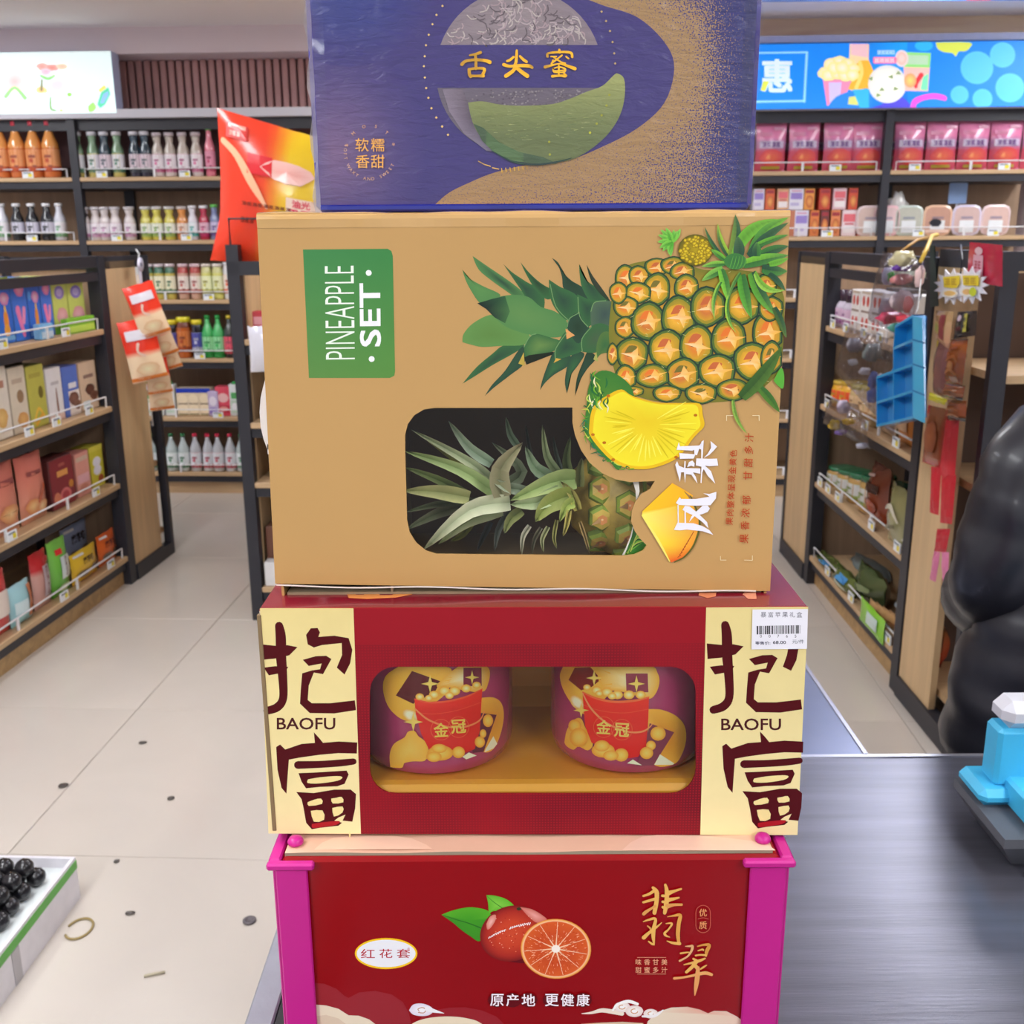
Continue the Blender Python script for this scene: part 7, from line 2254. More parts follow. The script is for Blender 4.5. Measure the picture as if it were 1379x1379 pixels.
# hanging strip of red snack packs on the end panel
def redf(u, v): return (236, 58, 36) if v > .42 else (244, 216, 180)
END = Pl(LO + LD * (LL + .03), LRZ)
hk = END.hit(184, 345, -.05)[0]
r_ = thing('display_strip', hk, 'white hook strip with round tag on the left end unit', 'hook', LRZ)
mb = MB(); mb.tube([(0, .0, .03), (0, -.012, .01), (0, -.005, -.02), (0, 0, -.75)], .003, 5, (200, 200, 206)); mb.build('strip', 'wire', r_)
mb = MB()
mb.lathe([(.03, 0), (.03, .004)], 0, 0, 20, (216, 214, 232), xf=Matrix.Translation((0, -.012, -.035)) @ Matrix.Rotation(R(90), 4, 'X')); mb.lathe([(.009, 0), (.009, .0046)], 0, 0, 10, (60, 60, 90), xf=Matrix.Translation((0, -.0125, -.035)) @ Matrix.Rotation(R(90), 4, 'X'))
mb.box(-.01, -.012, -.15, .01, -.008, -.05, (216, 214, 232)); mb.build('round_tag', 'goods', r_)
sp = pouch(.135, .235, .035, redf, [('r', .12, .68, .85, .84, (226, 222, 232)), ('l', [(.4, .62, .08), (.35, .5, .06), (.5, .42, .08)], (236, 200, 180)), ('g', .5, .2, .3, .12, (240, 230, 190), (230, 190, 150)), ('r', .0, .02, 1, .08, (222, 130, 60))], 'snack_pack')
hang = [(199, 372, 452, -.34, 'topmost, tilted to the right'), (211, 404, 480, -.36, 'second from top, sticking out right'), (217, 430, 498, -.3, 'third from top, sticking out right'), (191, 420, 512, -.2, 'left one in the middle'), (205, 470, 530, -.12, 'second from the bottom'), (207, 492, 552, -.06, 'lowest one')]
for i, (x, yt, yb, tl, ds) in enumerate(hang):
    d_ = -.11 - .014 * (5 - i)
    pt = END.hit(x + 12, yb, d_)[0]
    o = sp if i == 0 else copy_tree(sp)
    o.location = pt
    o.rotation_euler = (0.12, tl if False else 0, END.rz - 1.1)
    hh = END.hit(x, yt, d_)[0].z - pt.z
    k_ = max(.72, hh / .235 * .9)
    o.scale = (k_, k_, k_)
    o.rotation_euler = (Matrix.Rotation(END.rz - 1.05, 4, 'Z') @ Matrix.Rotation(tl * .8, 4, 'Y')).to_euler()
    tag(o, 'red and cream snack pack on the hanging strip, ' + ds, 'snack pack', 'red snack packs on the hanging strip')

# ================================================================== big snack gift bag behind the boxes
YB = 4.03
pb_ = at(352, 352, YB)
bw = (at(455, 250, YB) - at(292, 250, YB)).length
bh = at(350, 146, YB).z - at(350, 354, YB).z
def bagf(u, v):
    t_ = min(1, max(0, (u - .40 + (.5 - v) * .14) / .2))
    c = mixc((236, 66, 40), (246, 206, 40), t_)
    return c if v < .97 or t_ < .2 else mixc(c, (246, 190, 40), .3)
bg = pouch(bw, bh, .13, bagf, [('r', .09, .83, .28, .93, (214, 50, 44)), ('r', .11, .9, .26, .925, (240, 160, 140)), ('m', .12, .85, .1, .03, (240, 150, 130), 3),
                              ('l', [(.07, .80, .05), (.2, .72, .06), (.34, .55, .07), (.46, .40, .02)], (250, 190, 150)), ('r', .29, .62, .5, .76, (226, 40, 50)), ('g', .62, .68, .2, .08, (250, 180, 170), (250, 200, 190)),  # pale diagonal stroke: a highlight painted on the bag
                              ('r', .62, .36, 1, .50, (250, 220, 200)), ('t', '油光', .74, .46, .06, (230, 60, 90), .22), ('m', .64, .37, .3, .05, (230, 60, 90), 3), ('m', .25, .40, .42, .022, (120, 40, 20), 9),
                              ('m', .24, .28, .12, .035, (140, 40, 20), 3)], 'snack_gift_bag', nx=14, nz=18, wob=.006, seed=2, seal=(232, 60, 40))
bg.location = (at(372, 350, YB).x, YB, at(350, 356, YB).z)
bg.rotation_euler = (R(-2), R(3.5), R(-4))
for ch in bg.children:
    for v in ch.data.vertices:
        u = min(1, max(0, v.co.x / bw + .5))
        v.co.z *= 1 - .19 * u
        v.co.x -= .03 * max(0, 1 - v.co.z / bh / .3) * (1 - u)
tag(bg, 'big red and yellow snack gift bag standing behind the gold box, upper left', 'snack bag')
bg_z = at(350, 356, YB).z
mb = MB(); mb.box(.04, .02, 0, .5, .16, max(.02, bg_z - 1.41) + .0, (60, 60, 66))
# a few goods on the middle end unit beside the post
MID = Pl(CMO, YAW * .5)
def mid(o, px, py, z, d, lb, ct, turn=0): return put(o, MID, px, py, z, d, lb, ct, turn=turn)
mid(pouch(.11, .17, .05, cof((226, 224, 232), (216, 214, 226)), (), 'plastic_bag', wob=.008), 352, 420, 1.124 - .12, -.02, 'white plastic bag with a black string beside the post', 'bag')
for i, (x, z, h_, c_, ds) in enumerate(((352, 1.124, .10, (206, 60, 70), 'red carton beside the post, top shelf of the end unit'), (366, 1.124, .2, (206, 190, 190), 'pale tall carton beside the post, top shelf of the end unit'), (360, .806, .13, (206, 214, 226), 'white carton beside the post, second shelf of the end unit'), (362, .57, .15, (206, 170, 160), 'pinkish carton beside the post, third shelf of the end unit'))):
    mid(carton(.05, h_, .06, c_, [('r', .1, .5, .9, .8, mixc(c_, (255, 255, 255), .5))], 'carton'), x, 480, z, .05, ds, 'carton')
TA = CMO + MID.N * .08 + MID.D * .112 + Vector((0, 0, .141))
o = carton(.16, .23, .2, (120, 78, 62), [('r', .2, .4, .8, .7, (150, 110, 90))], 'carton')
o.location = TA; o.rotation_euler = (0, 0, MID.rz); tag(o, 'brown carton on the lowest board of the end unit', 'carton')
o = carton(.13, .1, .06, (224, 222, 222), [('r', .4, .2, .9, .7, (226, 206, 80))], 'carton')
o.location = CMO + MID.N * .01 + MID.D * .10 + Vector((0, 0, .141)); o.rotation_euler = (0, 0, MID.rz); tag(o, 'white and yellow carton at the bottom of the end unit', 'carton')
# ================================================================== right rack goods
def R_item(x0, x1, yt, ym, z, d, label_, cat, maker, turn=0.0, group=None):
    w_, zt_ = wh(RIGHT, x0, x1, yt, ym, d)
    o = maker(w_ * .97, min(zt_ - z, .262) if z < 1.1 else min(zt_ - z, .22))
    p, _ = RIGHT.hit((x0 + x1) / 2, ym, d)
    p = clampx(RIGHT, p, w_, .04, RL - .04, (z, d > .09))
    if o.name.startswith(('jar', 'bottle')): p = p + RIGHT.N * (w_ / 2 - .02)
    o.location = (p.x, p.y, z + .001)
    o.rotation_euler = (0, 0, RRZ + turn)
    return tag(o, label_, cat, group)


# shelf 1
def smallb(w_, h_): return bottle(h_, w_ / 2, (206, 196, 214), (60, 40, 60), (214, 180, 206), neck=.6, accent=(180, 120, 180), caph=.3)
R_item(1106, 1114, 386, 430, z1_, .04, 'small lilac bottle with dark cap next to the far upright', 'bottle', smallb)
R_item(1114, 1122, 388, 432, z1_, .04, 'second small lilac bottle with dark cap on the top right shelf', 'bottle', smallb)
can = lambda w_, h_: carton(w_, h_, w_, (226, 222, 220), [('e', .3, .75, .12, .12, (206, 80, 70)), ('e', .7, .75, .12, .12, (206, 80, 70)), ('r', .1, .48, .9, .53, (150, 130, 120)), ('e', .3, .25, .12, .12, (206, 80, 70)), ('e', .7, .25, .12, .12, (206, 80, 70)), ('r', .1, .92, .9, .97, (200, 180, 160))], 'snack_box')
for i, (a, b_) in enumerate(((1122, 1133), (1133, 1146), (1146, 1160))):
    R_item(a, b_, 386 + i, 434 + i * 3, z1_, .04, 'white box with red flower marks, %s from the lilac bottles' % ORD[i], 'box', can)
R_item(1161, 1180, 384, 450, z1_, .09, 'charcoal snack pack behind the clear hanging pack', 'box', lambda w_, h_: carton(w_, h_, .1, (80, 76, 76), [('r', .2, .3, .8, .7, (120, 116, 120))], 'snack_box'))
R_item(1150, 1174, 362, 384, z1_ + .19, .2, 'pale green box lying on the row behind', 'box', lambda w_, h_: carton(w_, .08, .1, (206, 216, 196), [('r', .1, .2, .9, .5, (180, 200, 170)), ('e', .2, .3, .1, .2, (206, 80, 70))], 'snack_box'))
R_item(1181, 1194, 392, 460, z1_, .06, 'red and white snack box next to the near upright, top right shelf', 'box', can)
# shelf 2
yj = lambda w_, h_: bottle(h_, w_ / 2, (226, 170, 50), (206, 170, 60), (232, 90, 50), neck=.9, accent=(232, 206, 60), caph=.14, shape='jar')
bj = lambda w_, h_: bottle(h_, w_ / 2, (206, 180, 130), (206, 190, 70), (222, 190, 150), neck=.9, accent=(190, 140, 90), caph=.14, shape='jar')
for i, (a, b_) in enumerate(((1098, 1108), (1108, 1119))): R_item(a, b_, 501, 540, z2_, .045, 'yellow and red jar, %s from the far upright' % ORD[i], 'jar', yj)
for i, (a, b_) in enumerate(((1119, 1130), (1130, 1142), (1142, 1155))): R_item(a, b_, 505, 548, z2_, .045, 'tan jar with yellow lid, %s after the yellow jars' % ORD[i], 'jar', bj)
pack = lambda c1, c2: (lambda w_, h_: pouch(w_, h_, .05, cof(c1, c2), [('r', .2, .3, .8, .6, mixc(c1, (255, 255, 255), .4))]))
R_item(1158, 1176, 520, 575, z2_, .05, 'beige snack pouch behind the lower clear hanging pack', 'snack bag', pack((206, 180, 150), (190, 150, 130)))
R_item(1177, 1198, 516, 590, z2_, .05, 'orange snack pouch near the near upright, second shelf', 'snack bag', pack((214, 140, 70), (206, 120, 60)))
# shelf 3
gj = lambda w_, h_: bottle(h_, w_ / 2, (190, 150, 90), (40, 110, 74), (206, 206, 206), neck=.9, accent=(150, 170, 90), caph=.16, shape='jar')
for i, (a, b_) in enumerate(((1094, 1105), (1105, 1117), (1117, 1131), (1131, 1146))):
    R_item(a, b_, 612 + i * 3, 642 + i * 8, z3_, .05, 'sauce jar with dark green lid, %s from the far upright' % ORD[i], 'jar', gj)
for i, (a, b_) in enumerate(((1099, 1112), (1112, 1126), (1126, 1142))):
    R_item(a, b_, 606 + i * 3, 640 + i * 8, z3_, .17, 'green-lidded sauce jar in the back row, %s from the far upright' % ORD[i], 'jar', gj)
brn = lambda w_, h_: pouch(w_, h_, .09, cof((150, 64, 34), (90, 44, 30)), [('r', .15, .55, .85, .7, (60, 34, 30)), ('g', .5, .3, .3, .15, (190, 90, 50), (130, 50, 30)), ('l', [(.2, .8, .04), (.6, .85, .06)], (190, 160, 150))], wob=.008)
R_item(1147, 1168, 606, 684, z3_, .06, 'red-brown glossy food pouch beside the green-lidded jars', 'snack bag', brn)
R_item(1168, 1192, 604, 700, z3_, .10, 'dark brown glossy food pouch beside the near upright', 'snack bag', lambda w_, h_: pouch(w_, h_, .1, cof((90, 46, 34), (58, 38, 32)), [('l', [(.2, .7, .05), (.5, .76, .08), (.8, .7, .04)], (180, 150, 146)), ('g', .5, .35, .3, .14, (120, 60, 40), (80, 40, 30))], wob=.01))
R_item(1176, 1204, 640, 712, z3_, .03, 'crinkled khaki food pouch in front of the brown pouches', 'snack bag', lambda w_, h_: pouch(w_, h_, .07, cof((170, 166, 130), (130, 126, 80)), [('l', [(.2, .6, .05), (.5, .7, .09), (.8, .5, .04)], (206, 200, 180)), ('l', [(.3, .3, .07), (.7, .4, .06)], (96, 90, 54))], wob=.014))
# shelf 4
leafy = lambda w_, h_: pouch(w_, h_, .07, cof((120, 130, 60), (96, 110, 56)), [('r', .4, .6, .8, .95, (90, 160, 220)), ('l', [(.2, .2, .05), (.5, .4, .08), (.8, .3, .05)], (200, 210, 180)), ('l', [(.2, .5, .06), (.4, .6, .05)], (60, 80, 40))], wob=.012)
R_item(1090, 1113, 736, 764, z4_, .05, 'green leafy vegetable bag with blue label, near the far upright', 'vegetable bag', leafy)
R_item(1110, 1136, 752, 780, z4_, .03, 'second green leafy vegetable bag with blue label', 'vegetable bag', leafy)
R_item(1116, 1156, 728, 784, z4_, .2, 'grey translucent bag of greens behind the leafy bags', 'vegetable bag', lambda w_, h_: pouch(w_, h_, .12, cof((110, 122, 120), (130, 142, 144)), [('e', .6, .8, .03, .05, (240, 240, 240)), ('l', [(.2, .3, .05), (.6, .5, .06)], (160, 172, 176))], wob=.012))
R_item(1138, 1172, 748, 800, z4_, .08, 'dark green vegetable bag in the middle of the bottom shelf', 'vegetable bag', lambda w_, h_: pouch(w_, h_, .1, cof((56, 66, 40), (84, 96, 60)), [('l', [(.2, .3, .08), (.5, .5, .1), (.8, .6, .06)], (110, 126, 80)), ('l', [(.5, .2, .08), (.8, .3, .06)], (40, 50, 34))], wob=.014))
R_item(1170, 1197, 762, 830, z4_, .10, 'black food bag beside the near upright, bottom shelf', 'vegetable bag', lambda w_, h_: pouch(w_, h_, .1, cof((40, 44, 50), (60, 66, 70)), [('l', [(.1, .7, .05), (.5, .8, .07)], (150, 160, 170))], wob=.012))
for i in range(5):
    a = 1150 + i * 8
    R_item(a, a + 16, 800 + i * 7, 812 + i * 8, z4_, .04 + .01 * i, 'tan dried food stick pack, %s from the left on the bottom right shelf' % ORD[i], 'snack bag', lambda w_, h_: pouch(.11, .05, .03, cof((190, 140, 90), (206, 160, 110)), [('l', [(.1, .5, .04), (.9, .5, .04)], (150, 90, 50))]))
R_item(1152, 1192, 834, 866, z4_ - .02, -.005, 'lime green pack hanging over the shelf edge', 'snack bag', lambda w_, h_: pouch(w_ * .9, .09, .02, cof((130, 200, 40), (140, 206, 60)), [('r', .4, .3, .8, .8, (206, 226, 220))]))
# red goods on the near end unit's bottom board
NEAR = Pl(pfar + RDn * (RL + .03), RRZ)
p, _ = NEAR.hit(1253, 925, .1)
o = pouch(.13, .13, .09, cof((190, 60, 40), (170, 110, 60)), [('r', .3, .3, .8, .6, (226, 120, 70))], 'snack_bag', wob=.01)
o.location = (p.x, p.y, GLV[3] + .001); o.rotation_euler = (0, 0, RRZ)
tag(o, 'red and orange bag on the lowest board of the near end unit', 'snack bag')

# ================================================================== things hanging at the right
HX = Pl(pfar, RRZ)
M['blister'] = film('clear_blister', (236, 236, 244), gloss=.12, rough=.1, bump=.9, bscale=40)
M['blister2'] = mat('cloudy_plastic', (190, 186, 196), rough=.25, coat=.5)


def hpt(px, py, d): return HX.hit(px, py, d)[0]


def hang_pack(name, corners, d, label_, cat, things_, card=(206, 200, 206)):
    """clear pack: corners in picture (tl, tr, br, bl); things_: list of (px, py, rx, rz, colour, part)"""
    c0 = hpt(*corners[3], d)
    r_ = thing(name, c0, label_, cat, RRZ)
    mb = MB()
    P4 = [hpt(x, y, d) for x, y in corners]
    n = 7
    g = {}
    rnd = random.Random(len(label_))
    for s_ in (0, 1):
        for i in range(n + 1):
            for j in range(n + 1):
                u, v = i / n, j / n
                top = P4[0].lerp(P4[1], u); bot = P4[3].lerp(P4[2], u)
                p = bot.lerp(top, v)
                bul = (math.sin(math.pi * u) * math.sin(math.pi * v)) ** .5 * .04 + rnd.uniform(-.004, .004)
                g[s_, i, j] = p + HX.N * (bul if s_ else -bul)
        for i in range(n):
            for j in range(n):
                mb.add([g[s_, i, j], g[s_, i + 1, j], g[s_, i + 1, j + 1], g[s_, i, j + 1]], sm=True)
    mb.build('clear_cover', 'blister', r_, world=True)
    for k, (px, py, rx, rz_, c_, nm) in enumerate(things_):
        mb = MB()
        mb.ball(hpt(px, py, d - .005), rx, rx * .5 + .002, rz_, 10, 6, c_, lump=.22, seed=k)
        mb.build(nm, 'goods_gloss', r_, world=True)
    return r_


w1 = hang_pack('toy_pack', [(1190, 338), (1246, 352), (1226, 462), (1168, 430)], -.13, 'clear toy pack with small pink toys hanging by a yellow cord', 'toy pack',
               [(1195, 372, .02, .026, (214, 206, 236), 'toy_piece'), (1216, 350, .045, .025, (206, 196, 150), 'header_card'), (1216, 360, .03, .012, (110, 60, 170), 'header_band'), (1200, 373, .012, .016, (90, 190, 90), 'toy_piece'), (1215, 376, .035, .016, (230, 150, 150), 'toy_piece'),
                (1238, 372, .014, .03, (236, 200, 196), 'toy_piece'), (1215, 405, .035, .03, (226, 206, 210), 'toy_piece'), (1222, 410, .016, .025, (226, 130, 130), 'toy_piece'), (1200, 428, .05, .018, (232, 70, 110), 'toy_car'), (1222, 430, .035, .014, (226, 60, 80), 'toy_car'), (1210, 441, .03, .014, (70, 160, 140), 'toy_piece'), (1195, 415, .03, .03, (190, 180, 196), 'toy_piece')])
w2 = hang_pack('toy_pack', [(1140, 440), (1205, 458), (1205, 590), (1125, 500)], -.10, 'clear toy pack with blue and white pieces hanging below the pink one', 'toy pack',
               [(1150, 465, .03, .025, (150, 146, 156), 'toy_piece'), (1175, 475, .035, .03, (130, 140, 140), 'toy_piece'), (1165, 500, .02, .012, (240, 240, 246), 'toy_piece'), (1148, 488, .018, .012, (236, 236, 240), 'toy_piece'), (1176, 512, .018, .03, (80, 110, 190), 'toy_piece'), (1175, 532, .02, .025, (70, 110, 200), 'toy_piece'), (1186, 508, .012, .012, (240, 240, 240), 'toy_piece'), (1196, 525, .008, .012, (240, 150, 40), 'toy_piece'), (1190, 555, .010, .02, (236, 150, 40), 'toy_piece')])
w3 = hang_pack('toy_pack', [(1118, 535), (1155, 545), (1172, 606), (1108, 570)], -.09, 'clear toy pack with yellow and purple pieces, lowest of the hanging packs', 'toy pack',
               [(1135, 548, .025, .025, (222, 206, 226), 'toy_piece'), (1120, 573, .012, .014, (226, 226, 240), 'toy_piece'), (1124, 572, .022, .018, (246, 206, 50), 'toy_piece'), (1142, 568, .024, .012, (246, 200, 60), 'toy_piece'), (1133, 582, .024, .010, (130, 100, 180), 'toy_piece'), (1160, 600, .02, .01, (190, 190, 210), 'toy_piece')])
# yellow cords
cd = thing('yellow_cord', hpt(1252, 330, -.10), 'yellow cord looped over the top rail holding the toy packs', 'cord', 0)
mb = MB(); mb.tube([hpt(1210, 342, -.13), hpt(1225, 330, -.10), hpt(1236, 323, -.02), hpt(1250, 320, .01)], .004, 6, (206, 160, 90)); mb.tube([hpt(1240, 352, -.14), hpt(1248, 335, -.11), hpt(1255, 318, -.03), hpt(1262, 316, .02)], .006, 6, (230, 190, 70))
mb.build('cord', 'goods', cd, world=True)

# blue plastic tray with compartments, facing the aisle end
tq = [(1231, 415), (1249, 412), (1243, 563), (1195, 573)]
BTD = -.20
pA, pB, pC, pD_ = (hpt(1228, 418, BTD - .02), hpt(1249, 412, BTD - .06), hpt(1246, 562, BTD - .06), hpt(1195, 573, BTD))
r_ = thing('storage_tray', hpt(1222, 570, BTD), 'sky-blue plastic compartment tray hanging beside the toy packs', 'tray', RRZ)
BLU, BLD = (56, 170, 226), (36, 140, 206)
mb = MB()
tl, tr_, br, bl = hpt(1205, 470, BTD), hpt(1246, 425, BTD - .05), hpt(1246, 562, BTD - .05), hpt(1195, 573, BTD)
tl = bl.lerp(bl + (tr_ - br), .62)
tl2 = hpt(1231, 420, BTD - .035)
u_, v_ = (br - bl), (tr_ - br)
nrm = u_.cross(v_).normalized()
if nrm.dot(Vector((0, 0, CAMZ)) - bl) < 0: nrm = -nrm
def q_(a, b__): return bl + u_ * a + v_ * b__
def bar(mb, a0, b0, a1, b1, wdt=.007, dep=.03, col=BLU):
    p0, p1 = q_(a0, b0), q_(a1, b1)
    d_ = (p1 - p0).normalized(); s_ = d_.cross(nrm).normalized() * wdt / 2
    mb.add([p0 - s_ + nrm * dep, p1 - s_ + nrm * dep, p1 + s_ + nrm * dep, p0 + s_ + nrm * dep], col)
    for sg_ in (-1, 1):
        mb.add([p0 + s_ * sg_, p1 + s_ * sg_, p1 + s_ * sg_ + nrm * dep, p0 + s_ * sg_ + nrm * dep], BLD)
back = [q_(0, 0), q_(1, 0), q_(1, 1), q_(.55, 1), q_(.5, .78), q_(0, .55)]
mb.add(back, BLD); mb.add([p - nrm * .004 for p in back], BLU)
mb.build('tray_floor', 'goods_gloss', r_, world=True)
mb = MB()
for a0, b0, a1, b1 in ((0, 0, 1, 0), (0, 0, 0, .55), (1, 0, 1, 1), (0, .26, 1, .26), (0, .55, 1, .52), (.5, .78, 1, .76), (.5, 0, .5, .78), (.5, .78, .55, 1), (.55, 1, 1, 1)):
    bar(mb, a0, b0, a1, b1)
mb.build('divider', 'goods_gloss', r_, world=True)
mb = MB()
s0_, s1_ = q_(1, 0), q_(1, 1)
ex = HX.D * .085
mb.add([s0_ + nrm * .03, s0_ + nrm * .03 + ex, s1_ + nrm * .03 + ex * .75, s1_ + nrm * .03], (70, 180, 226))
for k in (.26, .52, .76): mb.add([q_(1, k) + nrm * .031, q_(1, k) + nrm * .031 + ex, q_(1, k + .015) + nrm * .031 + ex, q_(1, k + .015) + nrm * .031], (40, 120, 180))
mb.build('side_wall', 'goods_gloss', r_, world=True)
mb = MB(); mb.tube([q_(.8, 1) + nrm * .01, q_(.8, 1) + Vector((0, 0, .03)), hpt(1243, 350, -.05), hpt(1243, 338, .01)], .0016, 5, (200, 200, 206))
mb.build('hook', 'wire', r_, world=True)
# dark green card behind
mb = MB(); p0 = hpt(1258, 412, -.04)
mb.add([hpt(1252, 330, -.03), hpt(1258, 330, -.03), hpt(1263, 412, -.03), hpt(1252, 414, -.03)], (40, 60, 56)); mb.add([p + HX.N * .003 for p in (hpt(1252, 330, -.03), hpt(1258, 330, -.03), hpt(1263, 412, -.03), hpt(1252, 414, -.03))], (40, 60, 56))
org_ = hpt(1258, 414, -.03)
o = mb.build('hanging_card', 'goods', org=tuple(org_)); tag(o, 'narrow dark green card hanging between the blue tray and the star card', 'card')

# things on the end unit's side: starburst card, snack strips, straps
NS = -.05
def npt(px, py, d): return NEAR.hit(px, py, d)[0]
st_ = thing('price_burst', npt(1292, 412, NS), 'white and yellow starburst price card at the right', 'sign', RRZ)
def burst(cx, cy, r0, r1, n, d, col, th=.003):
    mb = MB()
    pts = [npt(cx + (r1 if k % 2 == 0 else r0) * math.cos(math.pi * k / n), cy + (r1 if k % 2 == 0 else r0) * math.sin(math.pi * k / n) * 1.02, d) for k in range(2 * n)]
    c_ = npt(cx, cy, d)
    for i in range(2 * n):
        a, b2 = pts[i], pts[(i + 1) % (2 * n)]
        mb.add([c_, a, b2], col); mb.add([a, b2, b2 + NEAR.N * th, a + NEAR.N * th], col); mb.add([c_ + NEAR.N * th, b2 + NEAR.N * th, a + NEAR.N * th], col)
    return mb
burst(1281, 386, 16, 24, 13, NS - .01, (246, 244, 252)).build('burst_card', 'goods', st_, world=True)
burst(1306, 384, 16, 25, 13, NS - .02, (244, 242, 252)).build('burst_card', 'goods', st_, world=True)
cv = Canvas(lambda x, y, l: npt(x, y, NS - .025 - l))
cv.poly([(1270, 373), (1292, 371), (1292, 382), (1288, 388), (1271, 387)], (240, 214, 50)); cv.poly([(1296, 371), (1318, 371), (1318, 385), (1297, 384)], (240, 214, 40))
cv.ell(1279, 395, 11, 6, (240, 236, 226)); cv.ell(1279, 395, 8, 3.5, (244, 200, 120)); cv.ell(1304, 393, 11, 7, (240, 236, 226)); cv.ell(1302, 393, 6, 4, (240, 190, 120)); cv.ell(1310, 393, 5, 6, (210, 220, 50))
draw(cv, lambda u: 1272 + 18 * u, lambda v: 384 - 9 * v, 1, 1, [('m', 0, 0, 1, 1, (196, 160, 40), 2)]); draw(cv, lambda u: 1298 + 18 * u, lambda v: 383 - 9 * v, 1, 1, [('m', 0, 0, 1, 1, (196, 160, 40), 2)])
cv.build('printed_marks', 'goods', st_)
mb = MB(); mb.tube([npt(1294, 330, -.02), npt(1296, 350, NS - .01), npt(1293, 372, NS - .012)], .0025, 5, (50, 50, 60)); mb.build('string', 'goods', st_, world=True)


def flat_pack(name, quad, d, label_, cat, col, shapes=(), thick=.03, gloss=True, part='bag'):
    """hanging pouch between four picture corners tl tr br bl"""
    P4 = [npt(x, y, d) for x, y in quad]
    r_ = thing(name, (P4[2] + P4[3]) / 2, label_, cat, RRZ)
    mb = MB(); n, m_ = 5, 7
    g = {}
    rnd = random.Random(int(quad[0][0] * 3 + quad[0][1]))
    for s_ in (0, 1):
        for i in range(n + 1):
            for j in range(m_ + 1):
                u, v = i / n, j / m_
                p = P4[3].lerp(P4[2], u).lerp(P4[0].lerp(P4[1], u), v)
                bul = (math.sin(math.pi * u) * math.sin(math.pi * v)) ** .5 * thick / 2 + (rnd.uniform(-.002, .002) if 0 < u < 1 else 0)
                g[s_, i, j] = p + NEAR.N * (bul if s_ else -bul)
        for i in range(n):
            for j in range(m_):
                cc = col if not callable(col) else [col((i + a) / n, (j + b2) / m_) for a, b2 in ((0, 0), (1, 0), (1, 1), (0, 1))]
                mb.add([g[s_, i, j], g[s_, i + 1, j], g[s_, i + 1, j + 1], g[s_, i, j + 1]], cc, sm=True)
    mb.build(part, 'goods_gloss' if gloss else 'goods', r_, world=True)
    if shapes:
        def mp_(x, y, l):
            bul = (max(0, math.sin(math.pi * x) * math.sin(math.pi * y))) ** .5 * thick / 2
            p = P4[3].lerp(P4[2], x).lerp(P4[0].lerp(P4[1], x), y)
            return p - NEAR.N * (bul + .003 + l)
        cv = Canvas(mp_, .15)
        draw(cv, lambda u: u, lambda v: v, 1, 1, shapes)
        cv.build('printed_front', 'goods', r_)
    return r_


spicy = lambda u, v: (170, 84, 36) if v < .93 else (40, 36, 34)
nood = [('l', [(.2, .2, .06), (.5, .3, .08), (.8, .2, .05)], (206, 120, 60)), ('l', [(.2, .5, .06), (.6, .6, .08), (.8, .5, .05)], (190, 100, 44)), ('l', [(.3, .75, .06), (.7, .8, .06)], (150, 64, 26)), ('g', .5, .4, .2, .1, (220, 150, 90), (190, 100, 50)), ('g', .3, .62, .12, .08, (140, 50, 20), (180, 90, 40))]
flat_pack('snack_pack', [(1290, 420), (1316, 418), (1314, 452), (1284, 456)], NS - .02, 'black snack pack header below the star card', 'snack pack', (40, 38, 42), [('r', .4, .3, .6, .9, (60, 60, 60)), ('m', .5, .2, .2, .7, (206, 190, 80), 1), ('e', .25, .75, .12, .12, (214, 190, 200))], .01)
flat_pack('snack_pack', [(1281, 456), (1304, 456), (1296, 518), (1272, 512)], NS - .03, 'orange spicy snack pack, topmost of the clipped strip', 'snack pack', spicy, nood)
flat_pack('snack_pack', [(1272, 516), (1300, 520), (1296, 540), (1270, 534)], NS - .022, 'orange spicy snack pack with black rim, middle of the strip', 'snack pack', lambda u, v: (40, 36, 34) if v < .25 or v > .9 else (184, 96, 50), nood[:3])
flat_pack('snack_pack', [(1276, 538), (1302, 540), (1300, 568), (1276, 564)], NS - .014, 'orange spicy snack pack, lowest of the strip', 'snack pack', lambda u, v: (40, 36, 34) if v < .2 else (180, 90, 44), nood[:3])
flat_pack('snack_pack', [(1260, 418), (1284, 420), (1278, 470), (1262, 458)], NS + .0, 'pale tan snack pack behind the black one', 'snack pack', lambda u, v: mixc((206, 150, 120), (196, 160, 110), v), [('g', .4, .5, .2, .2, (150, 180, 80), (206, 170, 110)), ('r', .55, .2, .8, .9, (150, 70, 70))])
flat_pack('snack_pack', [(1262, 458), (1280, 462), (1272, 535), (1256, 528)], NS + .005, 'plum brown snack pack beside the blue tray', 'snack pack', lambda u, v: (130, 84, 80) if u > .12 else (214, 190, 60))
flat_pack('snack_pack', [(1252, 528), (1276, 538), (1272, 546), (1250, 538)], NS - .005, 'yellow flap pack sticking out below the plum brown one', 'snack pack', (226, 214, 40), (), .01)
flat_pack('snack_pack', [(1250, 545), (1280, 552), (1270, 632), (1242, 622)], NS + .0, 'red-edged brown spice pack hanging above the straps', 'snack pack', lambda u, v: (180, 40, 44) if v < .08 or u < .06 or u > .92 else mixc((150, 70, 40), (130, 74, 44), v), [('g', .5, .5, .3, .3, (170, 100, 60), (140, 70, 40))])
